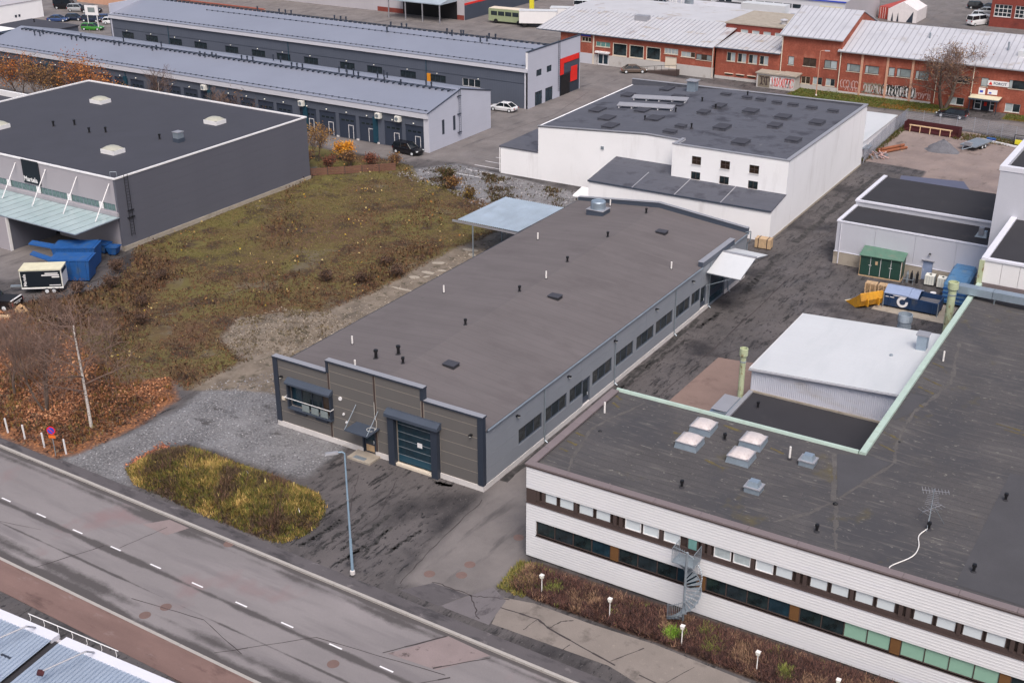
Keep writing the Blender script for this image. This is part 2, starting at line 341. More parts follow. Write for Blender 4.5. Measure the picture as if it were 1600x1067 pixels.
# ------------------------------------------------------------------ ground: one sheet to the horizon with surfacing zones
def road_y(x, y0): return y0 - 0.0122 * (x + 33.0)      # the street runs 0.7 degrees off the hall's front
RN, RS = -14.5, -24.25                                   # kerb lines at x = -33
ZONES = {
 'gravel': ([[(-30.6, -13.4), (-22.6, -13.4), (-25.6, -11.2), (-25.6, -8.0), (-24.0, -6.0), (-16.5, -5.9), (-12.6, -5.6), (-12.9, 0), (-20, .3), (-21, 9), (-27, 7.5), (-30.2, 3), (-29, -2), (-29.3, -8), (-30.2, -12)],
             [(-56, 61), (-50, 59.5), (-45, 59), (-39, 56), (-33, 53), (-20.3, 51.5), (-20.2, 66), (-30, 67.2), (-42, 69), (-50, 70)]], .6),
 'dirt': ([[(-31.5, 0), (-27, 3), (-21.5, 5), (-20, 8), (-20, 52), (-30, 52), (-31.4, 40), (-31.4, 27), (-32, 20.5), (-35.5, 18.5), (-38.5, 14.5), (-36, 9.5), (-31.5, 7.5)]], 1.0),
 'grass': ([[(-90, .5), (-58, 3), (-47, 1), (-38, -2.5), (-34.5, 1), (-31, .5), (-31, 7.5), (-36, 9.5), (-38.4, 14.5), (-32, 20.5), (-31, 26), (-31.2, 40), (-30, 52), (-31, 60), (-37, 57.5), (-44, 60), (-50, 61), (-54.5, 65.5), (-62, 66.5), (-66, 60), (-62.6, 55), (-62, 23), (-58, 19), (-55.8, 14), (-57, 8.5), (-63, 1.5), (-90, 3)],
            [(-200, 57), (-104, 57), (-66, 57), (-62, 66), (-104, 66.5), (-200, 66)]], .9),
 'leaf': ([[(-90, 2.5), (-58, 4), (-47, 2.5), (-37, -1.5), (-34, 1.5), (-30.4, -1), (-29.6, -6.3), (-30.2, -12.2), (-31.2, -13.5), (-90, -12.7)]], .8),
 'light': ([[(-3.4, 12), (0, 6), (5.5, -2), (7, -6), (7.6, -9.4), (5.5, -12), (1.5, -12.4), (.8, -7), (.3, 0), (-.6, 6)],
            [(-62, 68), (-50, 70.5), (-40, 70), (-36.2, 72), (-36, 100), (-35, 112), (-2, 125), (14, 124.5), (60, 121), (60, 131.6), (10, 133.2), (-8, 130.8), (-30, 132), (-60, 137), (-300, 137), (-300, 330), (200, 330), (200, 190), (60, 180), (60, 240), (-400, 240), (-400, 90), (-153, 90), (-56.5, 90), (-56.5, 69)],
            [(-500, 119), (-62, 119), (-62, 330), (-500, 330)], [(-200, 66.3), (-56, 67), (-56, 72.4), (-200, 72.4)], [(-300, 88.6), (-56, 88.6), (-56, 101.4), (-300, 101.4)],
            [(-82, 6), (-66, 9), (-63, 15), (-64, 20), (-74, 21.5), (-90, 21.5), (-100, 6)]], 1.2),
 'sand': ([[(-2.6, 100.5), (3, 100.5), (6.2, 100), (6.4, 97), (7, 90), (24, 90), (24, 121), (13, 121.3), (6.8, 123.8), (-3, 123.6)]], .7),
 'soil': ([[(7.6, -8.9), (7.4, -5.6), (60, -4.7), (60, -9), (25.1, -9.3), (22.3, -9.2), (18.6, -9.1), (14.3, -9.4), (9.9, -9.5)],
           [(-25.1, -11.5), (-25.0, -8.8), (-23.6, -6.9), (-20.4, -6.6), (-16.9, -6.8), (-13.2, -6.7), (-10.1, -7.0), (-8.6, -8.1), (-7.4, -10.7), (-8.2, -12.9), (-9.9, -13.3), (-14.3, -13.2), (-19.3, -12.9), (-22.7, -12.8)]], .25),
 'verge': ([[(-25.8, 132.8), (-10.6, 131.6), (2.6, 132.6), (2.4, 138.6), (-25.8, 138.6)], [(8.6, 134.2), (60, 135), (60, 138.6), (8.6, 138.6)]], .4),
}
def axis(lo, hi, st, far):
    a = list(np.arange(lo, hi + .01, st))
    return np.array([-far, -far * .5, -600, -400, -260] + [v for v in a] + [260, 400, 700, far * .5, far], float)
def poly_sd(P, poly):
    x, y = P[:, 0], P[:, 1]; n = len(poly); inside = np.zeros(len(P), bool); d2 = np.full(len(P), 1e18)
    for i in range(n):
        ax_, ay_ = poly[i]; bx_, by_ = poly[(i + 1) % n]
        c = ((ay_ > y) != (by_ > y)) & (x < (bx_ - ax_) * (y - ay_) / ((by_ - ay_) or 1e-9) + ax_); inside ^= c
        ex, ey = bx_ - ax_, by_ - ay_; t = np.clip(((x - ax_) * ex + (y - ay_) * ey) / (ex * ex + ey * ey + 1e-12), 0, 1)
        d2 = np.minimum(d2, (x - ax_ - t * ex) ** 2 + (y - ay_ - t * ey) ** 2)
    d = np.sqrt(d2); return np.where(inside, d, -d)
def zone_w(name, P):
    polys, wd = ZONES[name]; w = np.zeros(len(P))
    for p in polys: w = np.maximum(w, np.clip(.5 + poly_sd(P, p) / (2 * wd), 0, 1))
    return w
gx = axis(-112, 46, .6, 4000); gy = axis(-36, 142, .6, 4000)
XX, YY = np.meshgrid(gx, gy); GP = np.stack([XX.ravel(), YY.ravel()], 1)
GW = {k: zone_w(k, GP) for k in ZONES}
def vnoise(x, y, s, seed=0.0):
    return 0.5 * (np.sin(x * s * 1.7 + 1.3 + seed) * np.cos(y * s * 1.3 + .7 - seed) + np.sin((x * .8 + y * .6) * s * 2.9 + 2.1 * seed) * .5 + np.cos((x * -.5 + y * .9) * s * 4.7 + seed) * .3)
gz = np.zeros(len(GP))
gz += GW['grass'] * (0.12 + .12 * vnoise(GP[:, 0], GP[:, 1], .35)) + GW['leaf'] * .05
rub = np.clip(poly_sd(GP, [(-38, 14), (-36, 18), (-31, 20), (-29, 19), (-28.5, 13), (-31, 9.5), (-35, 9.5)]) / 2.5, 0, 1)
gz += rub * (.5 + .25 * vnoise(GP[:, 0], GP[:, 1], 1.3))
isl = np.clip(poly_sd(GP, ZONES['soil'][0][1]) / 2.6, 0, 1); gz += .75 * (1 - (1 - isl) ** 2)
bed = np.clip(poly_sd(GP, ZONES['soil'][0][0]) / 1.5, 0, 1); gz += .12 * bed
ry = GP[:, 1] + .0122 * (GP[:, 0] + 33)
gz = np.where((ry < RN + .1) & (ry > RS - .1), -.3, gz)
near_road = (ry < RN + 1.0) & (ry >= RN + .1); gz = np.where(near_road, -.02, gz)
gz = np.where((ry <= RS - .1) & (ry > RS - 2.4), -.1, gz)
nx_, ny_ = len(gx), len(gy)
idx = np.arange(nx_ * ny_).reshape(ny_, nx_)
faces = np.stack([idx[:-1, :-1], idx[:-1, 1:], idx[1:, 1:], idx[1:, :-1]], -1).reshape(-1, 4)
gm = bpy.data.meshes.new('ground'); gm.from_pydata(np.column_stack([GP, gz]).tolist(), [], faces.tolist())
for k in ZONES:
    at = gm.attributes.new('z_' + k, 'FLOAT', 'POINT'); at.data.foreach_set('value', GW[k].astype(np.float32))
gm.polygons.foreach_set('use_smooth', [True] * len(gm.polygons)); gm.update()

def ground_material():
    m = bpy.data.materials.new('ground_surfaces'); m.use_nodes = True
    nt = m.node_tree; N = nt.nodes; L = nt.links; bs = N['Principled BSDF']
    tc = N.new('ShaderNodeTexCoord')
    def nz(sc, st=(1, 1, 1), det=5, rg=.6, rot=0):
        mp = N.new('ShaderNodeMapping'); mp.inputs['Scale'].default_value = st; mp.inputs['Rotation'].default_value = (0, 0, rot); L.new(tc.outputs['Object'], mp.inputs[0])
        n = N.new('ShaderNodeTexNoise'); n.inputs['Scale'].default_value = sc; n.inputs['Detail'].default_value = det; n.inputs['Roughness'].default_value = rg
        L.new(mp.outputs[0], n.inputs['Vector']); return n.outputs['Fac']
    def mr(s, a, b, lo=0., hi=1.):
        r = N.new('ShaderNodeMapRange'); r.inputs[1].default_value = a; r.inputs[2].default_value = b; r.inputs[3].default_value = lo; r.inputs[4].default_value = hi; L.new(s, r.inputs[0]); return r.outputs[0]
    def mix(f, a, b):
        q = N.new('ShaderNodeMix'); q.data_type = 'RGBA'
        if isinstance(f, float): q.inputs[0].default_value = f
        else: L.new(f, q.inputs[0])
        for i, x in ((6, a), (7, b)):
            if isinstance(x, tuple): q.inputs[i].default_value = (*[v * KH for v in s2l(x)], 1)
            else: L.new(x, q.inputs[i])
        return q.outputs[2]
    def att(k):
        a = N.new('ShaderNodeAttribute'); a.attribute_name = 'z_' + k; return a.outputs['Fac']
    def edge(k, amp, nsc=1.2, sharp=.12):
        n = nz(nsc, det=6, rg=.7); q = N.new('ShaderNodeMath'); q.operation = 'MULTIPLY_ADD'; q.inputs[1].default_value = amp; L.new(n, q.inputs[0]); L.new(att(k), q.inputs[2])
        return mr(q.outputs[0], .5 + amp * .5 - sharp, .5 + amp * .5 + sharp)
    fine = nz(9, det=3); fine2 = nz(28, det=2)
    # asphalt: worn, dark tyre streaks along the yard direction
    col = mix(mr(nz(.16, det=6), .35, .65), (118, 112, 113), (96, 92, 93))
    col = mix(mr(nz(.9, (1, .3, 1), 8, .75), .53, .64), col, (58, 56, 58))
    col = mix(mr(nz(1.2, (1, .3, 1), 8, .75), .54, .68), col, (118, 112, 113)); wet = mr(nz(.09, det=4), .52, .62); col = mix(wet, col, (66, 63, 66)); col = mix(mr(nz(1.5, (1, .16, 1), 8, .75), .575, .605), col, (56, 54, 56)); col = mix(mr(nz(2.6, (1, .5, 1), 6, .7), .58, .63), col, (50, 48, 51)); col = mix(mr(nz(6, (1, .6, 1), 5, .7), .60, .66), col, (124, 119, 119))
    lt = mix(mr(nz(.25, det=5), .35, .7), (152, 145, 144), (128, 122, 122)); lt = mix(mr(nz(.6, (1, .2, 1), 5), .58, .7), lt, (112, 107, 108))
    col = mix(edge('light', .5, .5, .25), col, lt)
    gr = mix(mr(nz(.35, (1, .6, 1), 6), .35, .68), (146, 145, 149), (108, 106, 109)); gr = mix(mr(nz(5, det=3), .45, .7), gr, (170, 169, 172)); gr = mix(mr(nz(.9, (.5, 1, 1), 5), .58, .7), gr, (88, 85, 86))
    col = mix(edge('gravel', .9, .5, .3), col, gr)
    di = mix(mr(nz(.5, det=6), .35, .65), (162, 148, 134), (124, 112, 100)); di = mix(mr(nz(3.0, det=4), .58, .7), di, (176, 164, 150)); di = mix(mr(nz(.9, det=5), .56, .66), di, (100, 92, 78))
    col = mix(edge('dirt', .5, .7), col, di)
    sa = mix(mr(nz(.2, det=6), .35, .65), (178, 160, 154), (156, 140, 136)); sa = mix(mr(nz(.7, (1, .4, 1), 5), .58, .7), sa, (128, 114, 108))
    col = mix(edge('sand', .4, .8), col, sa)
    gs = mix(mr(nz(.09, det=7), .42, .58), (120, 112, 64), (112, 86, 66)); gs = mix(mr(nz(.28, det=7), .50, .60), gs, (78, 62, 52)); gs = mix(mr(nz(.2, det=6), .58, .66), gs, (122, 110, 92)); gs = mix(mr(nz(2.2, det=5), .52, .7), gs, (122, 106, 68)); gs = mix(mr(nz(6, det=3), .6, .72), gs, (158, 140, 104))
    col = mix(edge('grass', .6, .8, .2), col, gs)
    le = mix(mr(nz(.3, det=6), .38, .62), (164, 110, 78), (112, 80, 64)); le = mix(mr(nz(4, det=4), .48, .66), le, (212, 146, 96)); le = mix(mr(nz(7, det=3), .55, .7), le, (92, 66, 54))
    col = mix(edge('leaf', .6, .8, .2), col, le)
    so = mix(mr(nz(1.2, det=6), .38, .62), (84, 66, 58), (62, 50, 46)); so = mix(mr(nz(5, det=4), .52, .68), so, (120, 96, 82))
    col = mix(edge('soil', .25, 1.5), col, so)
    ve = mix(mr(nz(.4, det=5), .4, .65), (92, 108, 54), (122, 104, 56)); ve = mix(mr(nz(3, det=4), .55, .68), ve, (150, 112, 60))
    col = mix(edge('verge', .25, 1.5), col, ve)
    q = N.new('ShaderNodeMix'); q.data_type = 'RGBA'; q.blend_type = 'MULTIPLY'; q.inputs[0].default_value = 1; L.new(col, q.inputs[6]); L.new(mr(fine2, .25, .75, .84, 1.16), q.inputs[7])
    L.new(q.outputs[2], bs.inputs['Base Color']); bs.inputs['Roughness'].default_value = .9; bs.inputs['Specular IOR Level'].default_value = .35; dry = N.new('ShaderNodeMath'); dry.operation = 'MAXIMUM'; L.new(att('grass'), dry.inputs[0]); L.new(att('leaf'), dry.inputs[1]); dr2 = N.new('ShaderNodeMath'); dr2.operation = 'MAXIMUM'; L.new(dry.outputs[0], dr2.inputs[0]); L.new(mr(nz(.5, (1, .5, 1), 6, .7), .40, .55, .5, .95), dr2.inputs[1]); L.new(mr(dr2.outputs[0], 0, 1, .25, .95), bs.inputs['Roughness'])
    b = N.new('ShaderNodeBump'); b.inputs['Strength'].default_value = .35; b.inputs['Distance'].default_value = .05; L.new(fine, b.inputs['Height']); L.new(b.outputs[0], bs.inputs['Normal'])
    return m
gm.materials.append(ground_material())
struct(inst('ground', gm))

def road_material():
    m = bpy.data.materials.new('road_asphalt'); m.use_nodes = True
    nt = m.node_tree; N = nt.nodes; L = nt.links; bs = N['Principled BSDF']; tc = N.new('ShaderNodeTexCoord')
    def nz(sc, st=(1, 1, 1), det=5, rg=.6):
        mp = N.new('ShaderNodeMapping'); mp.inputs['Scale'].default_value = st; L.new(tc.outputs['Object'], mp.inputs[0])
        n = N.new('ShaderNodeTexNoise'); n.inputs['Scale'].default_value = sc; n.inputs['Detail'].default_value = det; n.inputs['Roughness'].default_value = rg; L.new(mp.outputs[0], n.inputs['Vector']); return n.outputs['Fac']
    def mr(s, a, b, lo=0., hi=1.):
        r = N.new('ShaderNodeMapRange'); r.inputs[1].default_value = a; r.inputs[2].default_value = b; r.inputs[3].default_value = lo; r.inputs[4].default_value = hi; L.new(s, r.inputs[0]); return r.outputs[0]
    def mth(op, a, b):
        q = N.new('ShaderNodeMath'); q.operation = op
        for i, x in enumerate((a, b)):
            if isinstance(x, (int, float)): q.inputs[i].default_value = x
            else: L.new(x, q.inputs[i])
        return q.outputs[0]
    def mix(f, a, b):
        q = N.new('ShaderNodeMix'); q.data_type = 'RGBA'; L.new(f, q.inputs[0])
        for i, x in ((6, a), (7, b)):
            if isinstance(x, tuple): q.inputs[i].default_value = (*[v * KH for v in s2l(x)], 1)
            else: L.new(x, q.inputs[i])
        return q.outputs[2]
    sp = N.new('ShaderNodeSeparateXYZ'); L.new(tc.outputs['Object'], sp.inputs[0]); yy = sp.outputs[1]
    def band(y0, w):            # 1 on the line y0, falling to 0 at w
        return mr(mth('ABSOLUTE', mth('SUBTRACT', yy, y0), 0), 0, w, 1, 0)
    col = mix(mr(nz(.2, (.35, 1, 1), 5), .35, .65), (170, 163, 165), (154, 148, 150))
    col = mix(mr(nz(.8, (.12, 1, 1), 4), .5, .68), col, (146, 140, 143))
    col = mix(mr(nz(.12, det=4), .6, .72), col, (160, 140, 142))
    rag = nz(1.6, (.6, 1, 1), 8, .78); bign = mr(nz(.10, (1, .1, 1), 2), .38, .62)
    # leaf dirt swept against the kerbs and along the centre line
    for y0, w, th in ((-5.05, .5, 1.10), (-9.5, .9, 1.06), (-.15, .45, .98), (-.7, 1.2, 1.36), (-6.9, .3, 1.36), (-8.4, 1.4, 1.38)):
        f = mth('ADD', band(y0, w), mth('ADD', mth('MULTIPLY', rag, .8), mth('MULTIPLY', bign, .5)))
        col = mix(mr(f, th, th + .36), col, (104, 99, 100))
    fine2 = nz(30, det=2)
    q = N.new('ShaderNodeMix'); q.data_type = 'RGBA'; q.blend_type = 'MULTIPLY'; q.inputs[0].default_value = 1; L.new(col, q.inputs[6]); L.new(mr(fine2, .25, .75, .88, 1.12), q.inputs[7])
    L.new(q.outputs[2], bs.inputs['Base Color']); bs.inputs['Roughness'].default_value = .85; bs.inputs['Specular IOR Level'].default_value = .35
    b = N.new('ShaderNodeBump'); b.inputs['Strength'].default_value = .2; b.inputs['Distance'].default_value = .02; L.new(fine2, b.inputs['Height']); L.new(b.outputs[0], bs.inputs['Normal'])
    return m
RZ = -math.atan(.0122)
def sgroup(name, loc=(0, 0, 0), rz=0.0):
    o = bpy.data.objects.new(name, None); C.objects.link(o); o.location = loc; o.rotation_euler = (0, 0, rz); return struct(o)
def sheet(name, m, x0, x1, y0, y1, z, t=.06):
    q = MB(); q.box((x0, y0, z - t), (x1, y1, z)); o = q.build(name, m, None, (-33, RN, 0), RZ); return struct(o)
# street frame: origin on the north kerb line at x=-33; x along the street, y across
sheet('road', road_material(), -400, 400, -9.75, 0, -.12)
M['shoulder'] = mat('shoulder', (110, 105, 109), .9, .12, .3, .1, 20, .2, k=KH, stains=[((76, 73, 77), .8, .5, .64, (.4, 1, 1)), ((150, 142, 145), 1.4, .6, .75, (.6, 1, 1))])
M['footpath'] = mat('footpath', (150, 122, 116), .9, .08, .3, .08, 20, .2, k=KH, streak=(.8, (.15, 1, 1), .08), stains=[((116, 92, 88), .9, .56, .7, (.3, 1, 1)), ((170, 148, 144), 1.2, .6, .75, (.4, 1, 1))])
M['kerbstone'] = mat('kerbstone', (196, 190, 186), .85, .08, .6, .06, 12, .1, k=.7, stains=[((150, 140, 134), 1.6, .58, .75, (1, 1, 1))])
sheet('pavement', M['shoulder'], -400, 400, .22, 1.25, .004, .1)
sheet('footpath', M['footpath'], -400, 400, -12.2, -9.97, .02, .14)
kb = sgroup('kerb', (-33, RN, 0), RZ); ks = sgroup('kerb', (-33, RN, 0), RZ)
km = MB(); km.box((-.99, 0, -.25), (.99, .215, .035)); kme = km.mesh('kerb_stone', M['kerbstone'])
for i in range(-14, 46): inst('kerb_stone', kme, kb, (i * 2.0, 0, R.uniform(-.006, .006)))
for i in range(-6, 30): inst('kerb_stone', kme, ks, (i * 2.0, -9.967, R.uniform(-.006, .006)))
mk = sgroup('road_marking', (-33, RN, 0), RZ)
dm = MB(); dm.box((0, -.055, -.117), (1.0, .055, -.113)); dme = dm.mesh('dash', M['marking'])
for i in range(-4, 14): inst('dash', dme, mk, (3.1 + i * 3.93, -4.72, 0))
# patched joints and cracks in the road surface
def ribbon(name, pts, w, m, parent, z, jit=.03, sub=6):
    q = MB(); P = []
    for a, b in zip(pts[:-1], pts[1:]):
        for k in range(sub): P.append(Vector(a).lerp(Vector(b), k / sub))
    P.append(Vector(pts[-1])); P = [Vector((p.x + R.uniform(-jit, jit), p.y + R.uniform(-jit, jit), 0)) for p in P]
    for a, b in zip(P[:-1], P[1:]):
        d = (b - a); n = Vector((-d.y, d.x, 0)).normalized() * w * R.uniform(.3, .7)
        q.face([(a.x - n.x, a.y - n.y, z), (b.x - n.x, b.y - n.y, z), (b.x + n.x, b.y + n.y, z), (a.x + n.x, a.y + n.y, z)])
    return q.build(name, m, parent)
cr = sgroup('road_crack')
for pts, w in (([(-3.9, -24.0), (.4, -19.6), (9.2, -18.3)], .07), ([(6.4, -21.8), (9.6, -18.3)], .08), ([(4.8, -18.6), (7.2, -15.3)], .09), ([(8.2, -18.2), (10.6, -15.6)], .09),
               ([(-20.6, -23.9), (-18.6, -19.6)], .06), ([(-17.5, -19.2), (-16.6, -15.6)], .04), ([(-12.4, -22.8), (-6.8, -22.0), (-2.4, -23.2)], .05), ([(-30, -22), (-24, -20.6)], .03)):
    ribbon('crack', pts, w, M['crack'], cr, -.112)
pt = sgroup('road_patch')
M['patch_red'] = mat('patch_red', (166, 150, 150), .9, .08, .6, .08, 20, .2, k=KH, stains=[((110, 98, 98), .9, .6, .68, (1, 1, 1))])
q = MB(); q.prism([(5.1, -18.5), (8.5, -18.2), (10.5, -15.4), (7.3, -15.2)], -.118, -.114); q.build('patch', M['patch_red'], pt)
q = MB(); q.prism([(-18.4, -16.3), (-15.9, -16.4), (-15.2, -14.9), (-17.2, -14.85)], -.118, -.115); q.build('patch', M['patch_red'], pt)
# concrete strip, patched panels and the pink patch in the alley
M['old_concrete'] = mat('old_concrete', (158, 148, 142), .95, .1, .4, .1, 16, .25, k=KH, stains=[((120, 112, 108), .6, .55, .7, (1, 1, 1)), ((178, 166, 158), 1.8, .6, .75, (1, 1, 1))])
q = MB(); q.prism([(9.0, -12.9), (17.1, -12.6), (19.6, -13.2), (70, -13.4), (70, -8.8), (25.1, -9.6), (22.3, -9.5), (18.6, -9.35), (14.3, -9.65), (10.2, -9.7), (8.2, -10.2)], -.1, .006)
struct(q.build('concrete_pavement', M['old_concrete']))
cc = sgroup('pavement_crack')
for pts, w in (([(8.6, -11.2), (11.2, -11.0), (12.3, -11.4), (17.4, -12.4)], .12), ([(12.3, -11.4), (12.6, -10.4), (13.2, -9.9)], .08), ([(17.0, -12.2), (18.2, -10.0)], .07), ([(11.2, -11), (11.0, -12.4)], .05), ([(14.2, -12.1), (14.0, -12.9)], .05), ([(19, -12.4), (24, -13), (28, -13.2)], .08), ([(20.5, -12.6), (21.5, -10)], .05)):
    ribbon('crack', pts, w, M['crack'], cc, .010)
M['patch_pink'] = mat('patch_pink', (160, 136, 128), .95, .08, .4, .1, 16, .2, k=KH, stains=[((136, 114, 108), .5, .55, .7, (1, 1, 1))])
q = MB(); q.prism([(5.4, 17), (11, 17), (11, 32), (8.2, 31.2), (5.6, 30.8)], -.05, .006); struct(q.build('asphalt_patch', M['patch_pink']))
M['damp_shade'] = mat('damp_shade', (62, 60, 60), .75, .15, 1.2, .2, 12, .2, k=KH, stains=[((92, 88, 88), 1.6, .46, .6, (1, 1, 1))])  # dark damp and moss tint, doubling as painted contact shade
M['patch_grey'] = mat('patch_grey', (132, 126, 130), .9, .1, .4, .1, 16, .2, k=KH, stains=[((92, 88, 92), .7, .56, .66, (1, .6, 1))])
q = MB(); q.prism([(5.2, -13.1), (8.9, -13.1), (8.5, -10.4), (7.0, -9.6), (6.2, -11.2)], -.05, .007); struct(q.build('asphalt_patch', M['patch_grey']))
q = MB(); q.prism([(2.0, -13.1), (5.1, -13.15), (6.1, -11.2), (3.4, -11.3)], -.05, .0075); struct(q.build('asphalt_patch', M['shoulder']))
yc = sgroup('yard_crack')
for pts, w in (([(4.3, 16), (4.5, 34), (4.2, 52)], .09), ([(3.4, 30), (5.6, 31)], .06), ([(1.2, 20), (1.5, 26), (1.3, 33)], .05), ([(.6, -1), (.9, -7), (1.6, -12.6)], .06), ([(-6.5, -2), (-4.6, -6.8), (-4.9, -12)], .05), ([(-9.4, -3), (-6.6, -7.6)], .05), ([(3.2, -11.2), (6.4, -11.1), (8.6, -10.2)], .07), ([(6.2, -11.1), (8.0, -12.9)], .07), ([(4.6, 52), (6.4, 58)], .06), ([(1, 55), (3.4, 70), (2.8, 86)], .06), ([(5.6, 31.4), (9.8, 40), (13, 43)], .05), ([(-48, 84), (-38.5, 90)], .06), ([(-54, 80), (-52, 100), (-55, 118)], .06)):
    ribbon('crack', pts, w, M['crack'], yc, .009, .08, 9)
dm_ = sgroup('damp_shade_strip')  # wet and mossy streaks; wall-base strips also paint in contact darkening
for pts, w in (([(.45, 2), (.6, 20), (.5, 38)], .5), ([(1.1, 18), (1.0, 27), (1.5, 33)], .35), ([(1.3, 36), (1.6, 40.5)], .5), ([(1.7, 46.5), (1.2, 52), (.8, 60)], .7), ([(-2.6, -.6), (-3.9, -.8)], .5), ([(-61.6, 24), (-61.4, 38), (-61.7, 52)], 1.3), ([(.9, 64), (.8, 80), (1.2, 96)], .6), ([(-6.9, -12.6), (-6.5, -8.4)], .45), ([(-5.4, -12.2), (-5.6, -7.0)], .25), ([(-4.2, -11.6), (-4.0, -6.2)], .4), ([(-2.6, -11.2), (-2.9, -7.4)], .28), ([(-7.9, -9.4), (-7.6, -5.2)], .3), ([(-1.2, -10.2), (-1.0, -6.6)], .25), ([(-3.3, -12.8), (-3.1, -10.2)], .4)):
    ribbon('damp_shade_patch', pts, w, M['damp_shade'], dm_, .0085, .16, 16)
# manhole covers
mh = MB(); mh.lathe([(.38, -.02), (.38, .012), (.32, .014), (.31, .008), (.05, .009)], n=18); mhe = mh.mesh('manhole_cover', M['manhole'])
for i, (x, y, z, lab) in enumerate(((4.3, -8.3, 0, 'round iron manhole cover in the pale yard lane, nearer the hall'), (4.5, -9.6, 0, 'round iron manhole cover in the pale yard lane, nearer the street'), (5.4, -3.8, 0, 'pale round manhole cover close to the white office corner'), (2.6, -10.6, 0, 'worn manhole cover beside the foot of the street lamp'),
                                   (-10.3, -23.6, -.125, 'manhole cover ringed with dirt at the kerb of the red footpath'), (-9.8, -22.3, -.125, 'sunken manhole cover in the far lane of the street'), (2.9, -21.0, -.125, 'small manhole cover near the middle of the street'), (-11.4, -14.9, -.125, 'manhole cover in the street beside the grassy island'))):
    o = inst('manhole_cover', mhe, None, (x, y, z)); tag(o, lab, 'manhole cover')
# parking bays beside the white building
pk = sgroup('parking_marking')
for i in range(6):
    o = B('bay_line', pk, M['marking'], (-48.0 + i * .25, 66.2 + i * 2.3 - .06, .004), (-43.4 + i * .25, 66.2 + i * 2.3 + .06, .012))
# ------------------------------------------------------------------ the charcoal hall in the middle
HALL = thing('industrial_hall', 'long low grey hall with mauve felt roof and stepped taupe front parapet', 'building')
FH = [(1.55, 5.85, 2.2, 4.3), (8.85, 9.95, .1, 2.25), (12.15, 15.65, .2, 4.15)]      # openings, u from the left front corner
o0 = (-20, 0, 0)
for (a, b, h) in ((0, 5.6, 6.1), (5.6, 14.65, 7.1), (14.65, 20, 6.1)):
    hs = [(x0 - a, x1 - a, z0, z1) for (x0, x1, z0, z1) in FH]
    wall('front_wall', HALL, M['core_tan'], (-20 + a, 0, 0), 0, b - a, h, hs, .35)
rows = [(.46 + i * .98, .46 + (i + 1) * .98) for i in range(7)]
for cols, top in (([(.42, 5.55)], 6.08), ([(5.75, 10.05), (10.25, 14.5)], 7.08), ([(14.78, 19.58)], 6.08)):
    rr = [(a, min(b, top)) for a, b in rows if a < top - .1]
    hh = [(x0 - .02, x1 + .02, z0 - .02, z1 + .02) for (x0, x1, z0, z1) in FH]
    hh[2] = (11.6, 16.2, 0, 4.6)
    panels(HALL, M['panel_tan'], o0, 0, cols, rr, hh, .012, .055)
for x in (-14.35, -9.85, -5.35):
    B('joint_strip', HALL, M['brown_trim'], (x - .07, -.05, .46), (x + .07, 0, 7.05 if x < -5.4 else 6.1)) if x != -5.35 else B('joint_strip', HALL, M['brown_trim'], (x - .07, -.05, 4.65), (x + .07, 0, 7.05))
for x in (-20.06, -.42): B('corner_trim', HALL, M['charcoal'], (x, -.09, .46), (x + .48, .3, 6.1))
B('corner_trim', HALL, M['charcoal'], (-14.52, -.08, 6.16), (-14.28, .36, 7.1)); B('corner_trim', HALL, M['charcoal'], (-5.5, -.08, 6.16), (-5.2, .36, 7.1))
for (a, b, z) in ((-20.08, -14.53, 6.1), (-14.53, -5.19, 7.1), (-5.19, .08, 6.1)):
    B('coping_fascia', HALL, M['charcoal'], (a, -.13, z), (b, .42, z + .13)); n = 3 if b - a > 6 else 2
    for i in range(n): B('coping_sheet', HALL, M['coping_pale'], (a + (b - a) * i / n + .01, -.12, z + .131), (a + (b - a) * (i + 1) / n - .01, .41, z + .15))  # hall coping tops: sky reflection painted in as a pale sheet
# plinth
for a, b in ((-20.05, -11.2), (-10.0, -8.45), (-3.9, .06)): B('plinth', HALL, M['plinth'], (a, -.07, 0), (b, .2, .45))
B('plinth', HALL, M['plinth'], (-.2, .2, 0), (.07, 41.2, .45)); B('plinth', HALL, M['plinth'], (-.2, 45.3, 0), (.07, 50.8, .45)); B('plinth', HALL, M['plinth'], (-20.05, .2, 0), (-19.85, 50.8, .45))
# front window bay with hood, sill, rail
window(HALL, M['charcoal'], M['glass'], o0, 0, 1.55, 5.85, 2.2, 4.3, 4, 1, .09, .12, glist=[M['glass_teal'], M['glass_off'], M['glass'], M['glass_brown']])
q = MB(); q.ext([(-18.6, -.55, 4.28), (-18.6, 0, 4.34), (-18.6, 0, 4.72), (-18.6, -.08, 4.72), (-18.6, -.55, 4.44)], (4.6, 0, 0)); q.build('window_hood', M['charcoal_light'], HALL)
q = MB(); q.ext([(-18.55, -.4, 2.05), (-18.55, 0, 2.0), (-18.55, 0, 2.2), (-18.55, -.4, 2.17)], (4.5, 0, 0)); q.build('window_ledge', M['charcoal_light'], HALL)
for x in (-18.0, -15.8): B('bracket', HALL, M['charcoal'], (x, -.22, 1.72), (x + 1.2, 0, 2.0))
B('window_side', HALL, M['charcoal'], (-18.55, -.35, 2.2), (-18.43, 0, 4.28)); B('window_side', HALL, M['charcoal'], (-14.17, -.35, 2.2), (-14.05, 0, 4.28))
rl = MB(); rl.path([(-18.75, -.05, 3.05), (-18.75, -.46, 3.05), (-14.0, -.46, 3.05), (-14.0, -.05, 3.05)], .03); rl.build('rail', M['white_paint'], HALL)
for i in range(3): B('glass_balustrade', HALL, M['glass_sky'], (-17.0 + i * .95, -.39, 2.24), (-16.25 + i * .95, -.37, 2.85))
